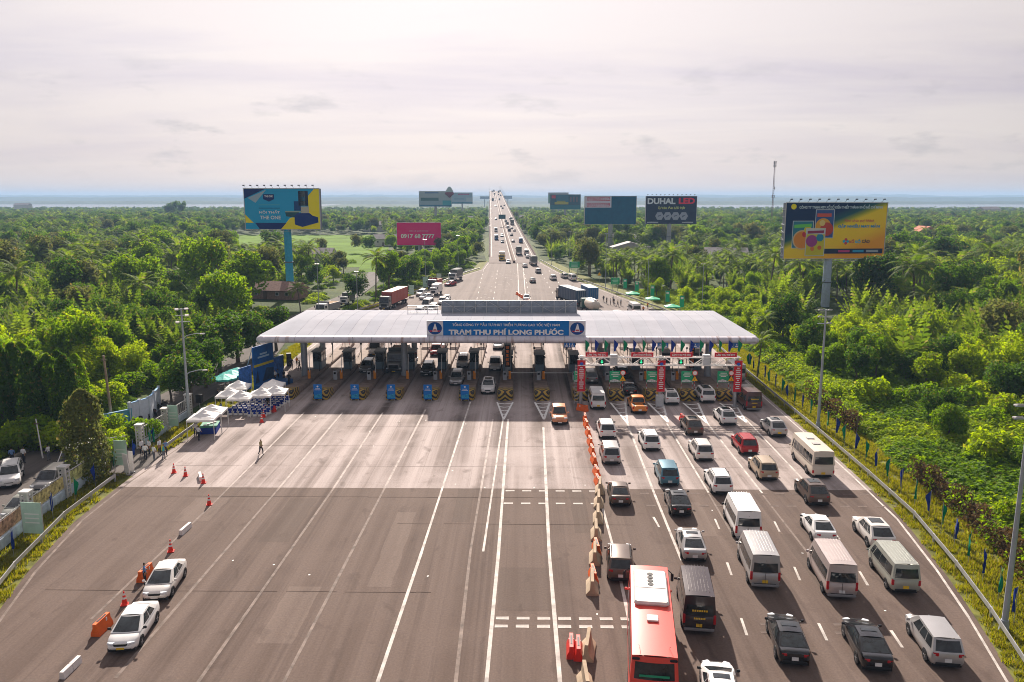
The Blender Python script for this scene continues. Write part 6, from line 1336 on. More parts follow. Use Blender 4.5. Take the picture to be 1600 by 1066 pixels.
PM = {'wd': person_mesh('p', pose(.6, .5), CW, DT), 'ws': person_mesh('p', pose(.1, .1), CW, DT), 'bs': person_mesh('p', pose(.1, .3, .03, .5), CB, DT), 'td': person_mesh('p', pose(.5, .6, .06), CT, GT), 'kd': person_mesh('p', pose(.75, .6, .03), CK, DT), 'wg': person_mesh('p', pose(.15, .2, .02, .7), CW, GT), 'os': person_mesh('p', pose(.2, .4, .05), CO, DT), 'dk': person_mesh('p', pose(.2, .2), DT, DT)}
def person(px, py, k, rz, label, group=None, z=0.0):
    p = G(px, py, z); o = link('person', PM[k], None, (p.x, p.y, z), rz); tag(o, label, 'person', group)
    s = random.uniform(.96, 1.03); o.scale = (s, s, s)
person(408, 711, 'kd', -1.9, 'person in a khaki shirt walking alone across the empty plaza')
person(227, 915, 'bs', -1.2, 'person in a pale blue shirt leaning at the pearl white saloon door')
for i, (px, py, k, rz, l) in enumerate([(222, 712, 'ws', 1.2, 'white shirt at the left end of the group'), (228, 719, 'wd', .3, 'white shirt in front at the left of the group'), (234, 711, 'ws', 2.6, 'white shirt at the back of the group by the gate'), (241, 720, 'wg', -.5, 'white shirt and grey trousers in the middle of the group'), (250, 711, 'ws', -1.8, 'white shirt standing tall in the group, next to the guardrail end'), (256, 719, 'td', -1.2, 'teal shirt at the front right of the group'), (259, 713, 'bs', -2.2, 'blue shirt at the right end of the group')]): person(px, py, k, rz, 'person in ' + l, 'group of people at the entrance')
person(306, 683, 'ws', .4, 'person in a white shirt by the tent pole, partly hidden behind another'); person(311, 689, 'wd', -.3, 'person in a white shirt standing in front beside the skirted table')
person(20, 726, 'bs', .5, 'person in a lilac shirt on the far pavement, leftmost standing'); person(38, 724, 'ws', -.2, 'person in a white shirt with hands down on the far pavement'); person(77, 720, 'wg', 1.4, 'person in a long white top near the thin pole'); person(100, 708, 'dk', 1.0, 'person in dark clothes at the edge of the bushes'); person(99, 733, 'td', 2.0, 'person in teal by the parked van')
for i, (px, py, k) in enumerate([(943, 472, 'dk'), (948, 475, 'dk'), (954, 477, 'ws'), (958, 473, 'ws'), (959, 477, 'dk'), (965, 479, 'kd'), (970, 478, 'ws')]): person(px, py, k, i * .9, 'person standing in the row below the blue container, %s from it' % ORN[i], 'people on the plaza behind the toll')
for i, (px, py, k) in enumerate([(1005, 490, 'os'), (1012, 483, 'os'), (1018, 494, 'kd')]): person(px, py, k, i * .7, 'person in %s near the green parasols, %s from the white van' % (('orange', 'orange', 'khaki')[i], ORN[i]), 'people by the parasols')
for i, (px, py, k) in enumerate([(452, 601, 'dk'), (444, 596, 'dk'), (435, 594, 'bs'), (430, 597, 'ws'), (468, 580, 'kd'), (464, 574, 'os'), (456, 577, 'dk')]): person(px, py, k, i * 1.1, 'person near the first toll island, %s from the tents outward' % ORN[i], 'people beside the first island')
for i, (px, py, k) in enumerate([(339, 655, 'ws'), (346, 650, 'bs'), (419, 640, 'dk'), (436, 622, 'ws'), (341, 628, 'dk'), (425, 596, 'ws')]): person(px, py, k, i * 1.3, 'person beside the white tents, %s counted from the lamp post side' % ORN[i], 'people by the tents')
for i, (n_, k) in enumerate(((4, 'dk'), (2, 'os'))):
    o = link('person', PM[k], None, (NX[n_] + .1, 121.5, .28), math.pi); tag(o, 'person standing behind the booth on the %s island' % ordn[n_], 'person')
# ================================================================== BILLBOARDS
def board(label, x, y, w, z0, z1, rz, face_mat, pole_mat, pole_r=.9, pole_x=0.0, lamps=9, dark_edge=True, truss=True, thick=1.6, group=None, pole_seam=True):
    t = thing('billboard', label, 'billboard', (x, y, 0), rz, group); h = z1 - z0
    mb = MB(); mb.box((0, thick / 2 + .1, (z0 + z1) / 2), (w - .1, thick, h - .1)); mb.build('frame', pm('board_frame', (.16, .18, .21), .6, .2), t)
    mb = MB(); mb.box((0, 0, (z0 + z1) / 2), (w, .12, h)); f = mb.build('face', face_mat, t)
    mb = MB(); b = .14
    for c, s in (((0, -.02, z1), (w + .2, .2, b)), ((0, -.02, z0), (w + .2, .2, b)), ((-w / 2, -.02, (z0 + z1) / 2), (b, .2, h)), ((w / 2, -.02, (z0 + z1) / 2), (b, .2, h))): mb.box(c, s)
    mb.build('border', pm('board_border', (.45, .45, .47), .5), t)
    mb = MB(); mb.cyl((pole_x, thick / 2 + .1, 0), (pole_x, thick / 2 + .1, z0 + .2), pole_r, pole_r * .92, 20); mb.build('pole', pole_mat, t, 40)
    if pole_seam: mb = MB(); mb.cyl((pole_x, thick / 2 + .1, z0 * .5), (pole_x, thick / 2 + .1, z0 * .5 + .25), pole_r * 1.12, pole_r * 1.12, 20); mb.build('pole_flange', pm('flange_dark', (.12, .13, .15), .5), t)
    for i in range(lamps):
        xx = -w / 2 + w * (i + .3) / lamps; mb = MB(); mb.cyl((xx, .2, z1), (xx, -1.2, z1 + .75), .035, .035, 5); mb.box((xx, -1.3, z1 + .8), (.55, .35, .25), bev=.05); mb.build('flood_light', BLACK, t)
    if truss:
        mb = MB(); mb.box((0, -.9, z0 - .45), (w, .07, .07)); mb.box((0, .05, z0 - .45), (w, .07, .07))
        for i in range(15):
            xx = -w / 2 + w * i / 14; mb.cyl((xx, -.9, z0 - .45), (xx, .05, z0 - .45), .03, .03, 4); mb.cyl((xx, -.9, z0 - .45), (xx + w / 28, -.1, z0 + .05), .03, .03, 4)
        mb.build('catwalk', GALV, t)
    return t
def quadp(t, pts, mat, name='print', dy=-.075): mb = MB(); mb.poly([(x, dy, z) for x, z in pts]); return mb.build(name, mat, t)
TW = text_mat('white', (.75, .75, .75))
# 1. blue and yellow furniture board
b1 = board('blue and yellow furniture billboard on a turquoise pole at left', -63.0, 211.5, 20.2, 17.6, 28.2, R(-3), text_mat('azure', (.02, .36, .66)), pm('pole_turquoise', (.03, .32, .50), .5, var=.15), 1.05, .8, 11)
def B1(u, v): return (-10.1 + 20.2 * u, 17.6 + 10.6 * (1 - v))
NAVY = text_mat('navy_print', (.008, .03, .16)); YEL = text_mat('yellow_print', (.88, .74, .01))
for pts, m, dy in (([(0, 0), (.3, 0), (0, .25)], NAVY, -.075), ([(.05, .23), (.3, .03), (.15, .35)], text_mat('page_curl', (.35, .48, .58)), -.08), ([(0, .63), (.11, .84), (0, .84)], YEL, -.075), ([(.13, .84), (.55, .84), (.47, 1), (.19, 1)], NAVY, -.075), ([(.94, 0), (1, 0), (1, 1), (.47, 1), (.6, .72), (.85, .6), (.85, .18)], YEL, -.072)):
    quadp(b1, [B1(*p) for p in pts][::-1], m, 'printed_shape', dy)
quadp(b1, [B1(u, v) for u, v in ((.255, .14), (.40, .14), (.40, .26), (.33, .32), (.255, .26))][::-1], NAVY, 'printed_shield', -.08)
letters('THE ONE', (B1(.328, 0)[0], -.085, B1(0, .19)[1]), 2.2, .5, TW, b1, .03); letters('NỘI THẤT', (B1(.33, 0)[0], -.08, B1(0, .575)[1]), 5.6, 1.05, TW, b1, .02); letters('THE ONE', (B1(.34, 0)[0], -.08, B1(0, .71)[1]), 5.5, .95, TW, b1, .02)
for v, c in ((.39, (.08, .42, .55)), (.47, (.01, .13, .3))): quadp(b1, [B1(.19, v), B1(.47, v), B1(.47, v + .018), B1(.19, v + .018)][::-1], text_mat('thin%d' % int(v * 100), c), 'text_line', -.08)
for pts, c in (([(.72, .06), (.85, .06), (.85, .42), (.72, .42)], (.02, .03, .06)), ([(.74, .07), (.81, .07), (.81, .42), (.74, .42)], (.30, .38, .38)), ([(.75, .2), (.81, .2), (.81, .3), (.75, .3)], (.03, .3, .55)), ([(.66, .31), (.75, .31), (.75, .54), (.66, .54)], (.01, .06, .2)), ([(.75, .44), (.855, .44), (.855, .6), (.75, .6)], (.5, .48, .4)), ([(.54, .55), (.76, .55), (.76, .58), (.54, .58)], (.33, .42, .33)), ([(.54, .58), (.72, .58), (.72, .72), (.55, .68)], (.02, .09, .11)), ([(.66, .66), (.7, .6), (.86, .6), (.9, .66), (.97, .7), (.975, .83), (.76, .94), (.66, .88)], (.008, .035, .20)), ([(.69, .72), (.9, .68), (.92, .74), (.74, .8)], (.015, .06, .30))):
    quadp(b1, [B1(*p) for p in pts][::-1], text_mat('furn_%.3f' % sum(c), c), 'printed_furniture', -.082 - .002 * len(pts))
# 2. lottery board
def lotmat():
    m = bpy.data.materials.new('lottery_print'); m.use_nodes = True; N = m.node_tree.nodes; L = m.node_tree.links; p = N['Principled BSDF']; p.inputs['Roughness'].default_value = .9; p.inputs['Specular IOR Level'].default_value = .03
    tc = N.new('ShaderNodeTexCoord'); s = N.new('ShaderNodeSeparateXYZ'); L.new(tc.outputs['Object'], s.inputs[0])
    a = N.new('ShaderNodeMath'); a.operation = 'MULTIPLY_ADD'; a.inputs[1].default_value = .035; L.new(s.outputs[0], a.inputs[0]); b = N.new('ShaderNodeMath'); b.operation = 'MULTIPLY_ADD'; b.inputs[1].default_value = -.085; b.inputs[2].default_value = 1.95; L.new(s.outputs[2], b.inputs[0]); L.new(b.outputs[0], a.inputs[2])
    cr = N.new('ShaderNodeValToRGB'); e = cr.color_ramp.elements; e[0].position = .05; e[0].color = (.008, .03, .10, 1); e[1].position = .95; e[1].color = (.88, .36, .01, 1)
    for q, c in ((.20, (.015, .10, .11)), (.28, (.30, .34, .02)), (.36, (.92, .66, .01)), (.72, (.94, .60, .01))): x = e.new(q); x.color = c + (1,)
    L.new(a.outputs[0], cr.inputs[0]); L.new(cr.outputs[0], p.inputs[0]); return m
b2 = board('yellow and blue lottery billboard with ticket pictures on a grey-blue pole', 74.0, 190.4, 24.6, 11.6, 24.7, R(5), lotmat(), pm('pole_greyblue', (.42, .50, .62), .5, var=.15), 1.0, -.8, 11)
def B2(u, v): return (-12.3 + 24.6 * u, 11.6 + 13.1 * (1 - v))
letters('CÔNG TY TNHH MTV XỔ SỐ KIẾN THIẾT THÀNH PHỐ HỒ CHÍ MINH', (B2(.54, 0)[0], -.08, B2(0, .07)[1]), 20.2, .95, text_mat('pale_lettering', (.55, .68, .75)), b2, .03)
mb = MB(); c = B2(.075, .07); mb.disc((c[0], -.08, c[1]), .65, 20); mb.build('emblem', YEL, b2)
def ticket(u0, u1, v0, v1, bg, dy, items):
    quadp(b2, [B2(u0 - .006, v0 - .01), B2(u1 + .006, v0 - .01), B2(u1 + .006, v1 + .01), B2(u0 - .006, v1 + .01)][::-1], text_mat('ticket_edge', (.6, .66, .7)), 'ticket_border', dy)
    quadp(b2, [B2(u0, v0), B2(u1, v0), B2(u1, v1), B2(u0, v1)][::-1], text_mat('tk_%.3f' % sum(bg), bg), 'ticket_picture', dy - .006)
    for k, (cu, cv, r, c) in enumerate(items): x, z = B2(cu, cv); mb = MB(); mb.disc((x, dy - .012 - .004 * k, z), r, 20); mb.build('printed_fruit', text_mat('fr_%.3f' % sum(c), c), b2)
ticket(.30, .475, .13, .62, (.04, .10, .30), -.08, [(.375, .42, 1.9, (.75, .36, .02)), (.41, .47, 1.6, (.55, .05, .02)), (.365, .36, .7, (.8, .6, .2))])
ticket(.08, .275, .33, .80, (.03, .20, .28), -.105, [(.175, .66, 2.3, (.72, .5, .25)), (.175, .66, 2.0, (.75, .26, .01)), (.2, .56, .7, (.55, .03, .03)), (.225, .48, .9, (.7, .6, .02))])
ticket(.215, .395, .46, .94, (.62, .55, .02), -.135, [(.27, .68, 1.4, (.35, .05, .25)), (.35, .62, .9, (.02, .25, .4)), (.28, .82, .5, (.7, .2, .02)), (.35, .8, .5, (.65, .15, .02))])
quadp(b2, [B2(.215, .47), B2(.395, .47), B2(.395, .56), B2(.215, .56)][::-1], text_mat('tick_white', (.6, .6, .65)), 'ticket_heading', -.16); quadp(b2, [B2(.225, .50), B2(.385, .49), B2(.385, .54), B2(.225, .55)][::-1], text_mat('tick_maroon', (.3, .03, .08)), 'ticket_heading', -.166)
quadp(b2, [B2(.31, .19), B2(.45, .19), B2(.45, .25), B2(.31, .25)][::-1], text_mat('tick_red', (.65, .1, .05)), 'ticket_heading', -.12); quadp(b2, [B2(.09, .39), B2(.26, .37), B2(.26, .43), B2(.09, .45)][::-1], text_mat('tick_green', (.15, .6, .1)), 'ticket_heading', -.14)
letters('Kính chúc quý khách', (B2(.73, 0)[0], -.08, B2(0, .325)[1]), 7.2, .75, text_mat('lot_red', (.62, .06, .06)), b2, .02, shear=.2)
letters('GẶP NHIỀU MAY MẮN', (B2(.73, 0)[0], -.08, B2(0, .415)[1]), 10.2, 1.1, text_mat('lot_blue', (.01, .25, .5)), b2, .05)
letters('XỔ', (B2(.665, 0)[0], -.08, B2(0, .685)[1]), 1.4, .95, text_mat('lot_red', (.62, .06, .06)), b2, .04); letters('SỐ', (B2(.73, 0)[0], -.08, B2(0, .685)[1]), 1.4, .95, text_mat('lot_cyan', (.02, .42, .62)), b2, .04); letters('CÀO', (B2(.81, 0)[0], -.08, B2(0, .685)[1]), 1.9, .95, text_mat('lot_black', (.03, .03, .03)), b2, .04)
for k in range(4): a = k * math.pi / 2; x, z = B2(.61, .69); mb = MB(); mb.disc((x + .42 * math.cos(a), -.08 - .002 * k, z + .42 * math.sin(a)), .36, 12); mb.build('logo_petal', text_mat('lot_red', (.62, .06, .06)) if k % 2 else text_mat('lot_cyan', (.02, .42, .62)), b2)
quadp(b2, [B2(.40, .82), B2(.985, .82), B2(.985, .91), B2(.40, .91)][::-1], text_mat('lot_navy', (.01, .02, .06)), 'dark_band', -.075)
for u0, u1, c in ((.54, .655, (.55, .05, .2)), (.685, .795, (.03, .35, .6)), (.82, .94, (.35, .4, .45))): quadp(b2, [B2(u0, .845), B2(u1, .845), B2(u1, .885), B2(u0, .885)][::-1], text_mat('band_%.2f' % u0, c), 'band_word', -.08)
mb = MB()
for i in range(7): mb.box((-12.3 - .1, .9, 12.4 + i * 1.8), (.12, 1.6, .12)); mb.cyl((-12.3 - .1, .1, 12.4 + i * 1.8), (-12.4, 1.7, 13.4 + i * 1.6), .05, .05, 5)
mb.build('side_lattice', GALV, b2)
# 3. blank blue sandwich board with phone numbers, 4. lamp maker's board
PG = pm('pole_grey', (.36, .37, .39), .6, var=.2)
b3 = board('blank petrol blue billboard with red phone numbers in a corner', 43.2, 393.5, 25.2, 12.9, 26.4, R(1), pm('petrol_print', (.008, .11, .21), .95, spec=.03, var=.15, scale=.4), PG, 1.2, .3, 0, truss=False)
quadp(b3, [(-12.4, 26.3), (0.4, 26.3), (.4, 20.9), (-12.4, 20.9)], text_mat('corner_white', (.66, .63, .74)), 'corner_sheet')
letters('0906682222', (-5.9, -.08, 25.1), 11.2, 2.0, text_mat('phone_red', (.5, .01, .06)), b3, .008); letters('0903797799', (-5.9, -.08, 22.2), 11.2, 2.0, text_mat('phone_red', (.5, .01, .06)), b3, .008)
mb = MB(); [mb.box((-12.7, 0, 13.4 + i * .95), (.3, .3, .5)) for i in range(14)]; mb.build('edge_teeth', WHITE, b3)
b4 = board('dark navy billboard with white and red capitals and four hexagons', 74.0, 400.5, 25.2, 12.8, 26.4, R(1), text_mat('duhal_navy', (.006, .016, .055)), PG, 1.15, -.5, 12, truss=False)
letters('DUHAL', (-4.9, -.08, 24.0), 13.8, 3.0, text_mat('duhal_white', (.72, .78, .86)), b4, .045); letters('LED', (7.6, -.08, 24.1), 8.0, 3.0, text_mat('duhal_red', (.85, .01, .05)), b4, .045); letters('Tự Hào Đèn LED Việt', (.2, -.08, 20.6), 13.5, 1.6, text_mat('duhal_gold', (.70, .75, .22)), b4, .02, shear=.35)
for k in range(4):
    x = -5.7 + k * 4.0; mb = MB(); mb.disc((x, -.08, 16.7), 2.15, 6); o = mb.build('hexagon', text_mat('hexgrey', (.36, .39, .48)), b4)
    quadp(b4, [(x - .9, 16.3 - .4 * (k % 2)), (x + .7, 16.9), (x + .9, 17.4), (x - .7, 16.9)], text_mat('hexdark', (.10, .12, .2)), 'lamp_picture', -.09)
for x, w in ((-9, 5.5), (8.4, 5.5)): quadp(b4, [(x - w / 2, 13.5), (x + w / 2, 13.5), (x + w / 2, 13.85), (x - w / 2, 13.85)], text_mat('duhal_white', (.55, .62, .72)), 'text_line')
# 5. pink board with phone number
b5 = board('pink billboard with a white phone number behind roadside bushes', (655.5 - 815) / 1244 * 360, 360, 20.0, 4.6, 14.8, R(-2), text_mat('pink_print', (.74, .004, .17)), PG, .7, 0, 0, truss=False)
letters('LIÊN HỆ QUẢNG CÁO', (0, -.08, 11.0), 8.6, .8, text_mat('pinkwhite', (.65, .35, .5)), b5, .02); letters('0917 68 7777', (-.6, -.08, 8.7), 15.2, 1.9, TW, b5, .035)
# 6-9 far boards
def farboard(px0, px1, py0, py1, wid, label, mats, shapes=(), pr=1.0):
    D = wid / (px1 - px0) * 1244; a = A((px0 + px1) / 2, py0, D); c = A((px0 + px1) / 2, py1, D)
    t = board(label, a.x, D, wid, c.z, a.z, 0, mats, PG, pr, 0, 0, truss=False, pole_seam=False); h = a.z - c.z
    for k, (u0, v0, u1, v1, col) in enumerate(shapes): quadp(t, [(-wid / 2 + u0 * wid, c.z + h * (1 - v0)), (-wid / 2 + u1 * wid, c.z + h * (1 - v0)), (-wid / 2 + u1 * wid, c.z + h * (1 - v1)), (-wid / 2 + u0 * wid, c.z + h * (1 - v1))][::-1], text_mat('fb%s' % (col,), col), 'printed_shape', -.075 - .003 * k)
    return t, D, a, c
t, D, a, c = farboard(655, 705, 299, 323, 25, 'far pale blue billboard with a balloon emblem on its corner', text_mat('fb_pale', (.36, .44, .50)), [(0, .88, 1, 1, (.02, .16, .30)), (0, .55, .7, .88, (.30, .42, .5)), (.05, .42, .6, .62, (.05, .15, .16)), (.72, .6, 1, .9, (.05, .36, .45)), (.18, .06, .6, .14, (.1, .2, .4))])
mb = MB(); rings = []
for q in range(11):
    f = q / 10; z = a.z + 3.4 - f * 8.2; r = 3.3 * math.sin(math.pi * min(1, .08 + f * .62)) if f < .75 else 3.3 * math.sin(math.pi * .545) * (1 - (f - .75) / .25 * .9) * .8
    rings.append([(11 + math.cos(k * math.pi / 6) * r, -.5 + math.sin(k * math.pi / 6) * r * .5, z) for k in range(12)])
mb.loft([r[::-1] for r in rings]); [mb.m.__setitem__(i, 1) for i in range(len(mb.m)) if 60 <= i < 120]; mb.build('balloon_emblem', [text_mat('balloon_pale', (.36, .46, .46)), text_mat('balloon_maroon', (.22, .05, .09))], t, 40)
farboard(706, 738, 301, 318.5, 25, 'far pale blue billboard with red heading left of the bridge', text_mat('fb_pale2', (.28, .42, .52)), [(0, .86, 1, 1, (.02, .18, .28)), (.3, .1, .85, .2, (.4, .05, .15)), (.1, .55, .6, .6, (.05, .15, .3)), (.7, .45, 1, .8, (.4, .5, .55))])
farboard(860, 907, 304, 327.5, 25, 'far teal billboard with a yellow car picture right of the bridge', text_mat('fb_teal', (.015, .09, .13)), [(.05, .06, .18, .26, (.55, .03, .06)), (.2, .0, .6, .5, (.02, .14, .22)), (.15, .5, .6, .66, (.45, .42, .03)), (.22, .42, .5, .5, (.3, .32, .05)), (0, .7, 1, 1, (.01, .16, .2)), (.65, .15, .7, .5, (.15, .1, .12)), (.75, .15, .8, .5, (.15, .1, .12)), (.85, .15, .9, .5, (.15, .1, .12))])
farboard(857, 888, 301, 318, 25, 'far green and white billboard half hidden behind the yellow car board', text_mat('fb_green', (.10, .28, .20)), [(0, 0, 1, .2, (.3, .33, .4))])
farboard(787, 800, 306, 311, 24, 'tiny pale billboard beyond the right parapet of the bridge', text_mat('fb_far', (.16, .22, .32)), [])
farboard(750, 764, 307, 311, 24, 'tiny pale billboard beyond the left parapet of the bridge', text_mat('fb_far', (.16, .22, .32)), [])
# green motorway signs and antenna mast
for i, (px0, px1, py0, py1, pyb, l) in enumerate([(882, 898, 409, 418.5, 436, 'square green motorway sign on a post by the right guardrail'), (946, 959, 434, 444.5, 456, 'second green motorway sign lower down beside the lamp post')]):
    p = G((px0 + px1) / 2, pyb); a = A(px0, py0, p.y); c = A(px1, py1, p.y); t = thing('road_sign', l, 'sign', (p.x + 1.5, p.y, 0)); w = c.x - a.x
    mb = MB(); mb.box((0, 0, (a.z + c.z) / 2), (w, .1, a.z - c.z)); mb.build('board', GREEN_SIGN, t)
    for k in range(4): mb = MB(); mb.box((0, -.06, c.z + (a.z - c.z) * (.2 + .2 * k)), (w * (.7 - .1 * (k % 2)), .01, .14)); mb.build('text_line', text_mat('sign_mint', (.45, .7, .6)), t)
    for s in (-.3, .3): mb = MB(); mb.cyl((s * w, .1, 0), (s * w, .1, a.z), .06, .06, 6); mb.build('post', GALV, t)
p = G(930, 443); t = thing('warning_sign', 'yellow triangle warning sign on a post beside the right guardrail', 'sign', (p.x + 1.2, p.y, 0)); mb = MB(); mb.poly([(-.6, -.05, 2.4), (.6, -.05, 2.4), (0, -.05, 3.5)]); mb.build('triangle', pm('warn_yellow', (.8, .42, .01), .5), t); mb = MB(); mb.cyl((0, 0, 0), (0, 0, 3.4), .05, .05, 6); mb.build('post', GALV, t)
t = thing('gantry_sign', 'dark green overhead sign above the bridge median', 'sign', (bridge_x(560) + 1, 560, bz(560))); mb = MB(); mb.box((-2.2, 0, 6.6), (4.9, .2, 3.0)); mb.build('board', pm('far_sign', (.01, .07, .09), .6), t); mb = MB(); mb.cyl((0, .2, 0), (0, .2, 8.2), .16, .16, 8); mb.build('post', GALV, t)
am = A(1211, 252, 620); t = thing('antenna_mast', 'tall red and white lattice mast with aerials above the horizon', 'mast', (am.x, 620, 0)); mb = MB(); hh = am.z
for k in range(3):
    a0 = k * 2.094; mb.cyl((math.cos(a0) * .7, math.sin(a0) * .7, 0), (math.cos(a0) * .45, math.sin(a0) * .45, hh), .10, .08, 5)
for q in range(30):
    z = hh * q / 30; r = .7 - .25 * q / 30
    for k in range(3): a0 = k * 2.094; a1 = a0 + 2.094; mb.cyl((math.cos(a0) * r, math.sin(a0) * r, z), (math.cos(a1) * r, math.sin(a1) * r, z + hh / 30), .06, .06, 4)
mb.build('lattice', pm('mast_paint', (.22, .12, .11), .6), t); mb = MB()
for z, k in ((hh - 1, 3), (hh - 3.4, 3), (hh * .62, 1), (hh * .5, 2)):
    for q in range(k): a0 = q * 2.1; mb.box((math.cos(a0) * .9, math.sin(a0) * .9, z), (.45, .45, 2.0))
mb.cyl((0, 0, hh), (0, 0, hh + 2.2), .05, .03, 5); mb.build('aerials', pm('aerial_grey', (.25, .22, .22), .6), t)
# ------- houses among the trees
def house(px, py, w, d, h, wall, roof, label, rz=0.0, gable=True, Y=None):
    p = G(px, py) if Y is None else Vector((A(px, py, Y).x, Y, 0)); t = thing('house', label, 'house', p, rz); mb = MB(); mb.box((0, d / 2, h / 2), (w, d, h)); mb.build('wall', wall, t)
    rh = min(w, d) * .28; mb = MB(); e = .5
    if gable: mb.add([(-w / 2 - e, -e, h - .1), (w / 2 + e, -e, h - .1), (w / 2 + e, d + e, h - .1), (-w / 2 - e, d + e, h - .1), (-w / 2 - e, d / 2, h + rh), (w / 2 + e, d / 2, h + rh)], [(0, 1, 5, 4), (2, 3, 4, 5), (1, 2, 5), (3, 0, 4), (3, 2, 1, 0)])
    else: mb.add([(-w / 2 - e, -e, h - .1), (w / 2 + e, -e, h - .1), (w / 2 + e, d + e, h - .1), (-w / 2 - e, d + e, h - .1), (0, -e, h + rh), (0, d + e, h + rh)], [(0, 4, 5, 3), (1, 2, 5, 4), (0, 1, 4), (2, 3, 5), (3, 2, 1, 0)])
    mb.build('roof', roof, t); mb = MB(); mb.box((-w * .15, -.02, 1.05), (1.0, .08, 2.1)); mb.build('door', pm('door_wood', (.14, .09, .06), .7), t)
    for s in (-.35, .12, .33): mb = MB(); mb.box((w * s, -.02, h * .6), (1.0, .08, .9)); o = mb.build('window', pm('window_frame_white', (.5, .5, .5), .6), t); mb = MB(); mb.box((w * s, -.045, h * .6), (.8, .06, .7)); mb.build('pane', GLASS, o)
WL = pm('house_wall', (.55, .52, .47), .85, var=.15); TIN = pm('tin_roof', (.34, .31, .31), .8, .0, var=.2, scale=.6); TILE = pm('tile_roof', (.42, .13, .06), .8, var=.2); RUSTR = pm('rust_roof', (.26, .16, .13), .8, var=.3)
HOUSES = [(446, 412, 9, 7, 3.4, WL, RUSTR, 'house with brown roof beside the blue billboard pole', True, None), (492, 410, 13, 8, 3.4, WL, TIN, 'long pale tin-roofed house right of the blue billboard pole', True, None), (425, 468, 13, 7, 2.4, RUSTR, RUSTR, 'low rusty shed below the blue billboard', True, None), (275, 455, 7, 6, 4.6, WL, TIN, 'white tin-roofed hut among palms at left', False, None), (1451, 380, 13, 11, 6.5, pm('wall_bluewhite', (.6, .62, .66), .8), TILE, 'white gabled house with orange tile roof among palms at right', False, None), (1135, 412, 16, 9, 3.6, WL, TIN, 'grey tin-roofed house among palms under the navy billboard', True, None), (985, 405, 15, 8, 5, WL, TIN, 'pale roof between trees below the blank blue billboard', False, None), (975, 384, 15, 8, 4.0, WL, TIN, 'distant pale roof just under the blank blue billboard', True, None), (877, 372, 22, 8, 3.2, WL, RUSTR, 'long reddish low building below the yellow car billboard', True, None), (585, 362, 18, 9, 5.2, WL, TIN, 'distant pale roofs above the rice field', True, None), (605, 385, 14, 8, 4, WL, TIN, 'pale shed left of the pink billboard', True, None), (70, 407, 13, 8, 6.0, WL, TIN, 'white roofed house deep in the left wood', True, None), (1440, 396, 12, 6, 3.6, WL, TIN, 'low white shed in front of the gabled house', True, None), (1537, 372, 14, 9, 5.5, WL, TILE, 'red tiled roofs among trees at far right', True, None), (727, 352, 14, 8, 6, WL, TIN, 'pale house left of the bridge below the far billboards', True, None), (825, 350, 16, 8, 6, WL, TIN, 'pale far roofs just right of the bridge', True, None), (33, 328, 26, 12, 12, WL, TIN, 'white building by the river at far left', True, 1400), (1550, 338, 26, 12, 11, WL, TIN, 'white building by the river at far right', True, 1000)]
for px, py, w, d, h, wm, rm, l, g, Y in HOUSES: house(px, py, w, d, h, wm, rm, l, random.uniform(-.3, .3), g, Y)
# ================================================================== VEGETATION
def leaf(mb, c, nrm, s, rnd, asp=.62):
    n = Vector(nrm).normalized(); a = n.orthogonal().normalized(); b = n.cross(a); t = rnd.uniform(0, 6.283); u = a * math.cos(t) + b * math.sin(t); v = n.cross(u)
    u = u * s * .5; v = v * s * .5 * asp; c = Vector(c); o = len(mb.v)
    mb.v += [tuple(c - u), tuple(c + v * .9 + n * s * .08), tuple(c + u), tuple(c - v * .9 + n * s * .08)]; mb.f.append((o, o + 1, o + 2, o + 3)); mb.m.append(0)
def crown_mesh(name, seed, rx, rz, lobes, n, ls, mat, zc, up=.25, shell=.72, flat=1.0):
    rnd = random.Random(seed); mb = MB(); LB = []
    for k in range(lobes):
        a = rnd.uniform(0, 6.283); q = math.sqrt(rnd.random()) * .72; z = rnd.uniform(-.62, .68)
        k2 = math.sqrt(max(.15, 1 - z * z * .8)); LB.append((Vector((math.cos(a) * rx * q * k2, math.sin(a) * rx * q * k2, zc + z * rz)), rx * rnd.uniform(.26, .46)))
    LB.append((Vector((0, 0, zc)), rx * .55)); tot = sum(l[1] ** 2 for l in LB)
    for c, r in LB:
        for i in range(int(n * r * r / tot)):
            d = Vector((rnd.gauss(0, 1), rnd.gauss(0, 1), rnd.gauss(.12, 1))).normalized(); f = rnd.uniform(shell, 1.06) if rnd.random() > .06 else rnd.uniform(1.06, 1.25)
            p = c + Vector((d.x * r, d.y * r, d.z * r * flat)) * f
            nn = d * .7 + Vector((rnd.gauss(0, .6), rnd.gauss(0, .6), rnd.gauss(up, .55)))
            leaf(mb, p, nn, ls * rnd.uniform(.6, 1.35), rnd)
    return mb.mesh(name, mat)
def trunk_mesh(seed, h, r, rx):
    rnd = random.Random(seed); mb = MB(); x = rnd.uniform(-.3, .3); top = Vector((x, rnd.uniform(-.3, .3), h))
    mb.tube([Vector((0, 0, -.1)), Vector((x * .3, 0, h * .5)), top], [r * 1.25, r, r * .75], 7)
    for k in range(5):
        a = k * 1.26 + rnd.random(); e = top + Vector((math.cos(a) * rx * .6, math.sin(a) * rx * .6, rx * .55)); mb.tube([top - Vector((0, 0, .3 * k * .4)), (top + e) / 2 + Vector((0, 0, .25)), e], [r * .55, r * .38, r * .15], 5)
    return mb.mesh('trunk', BARK, 40)
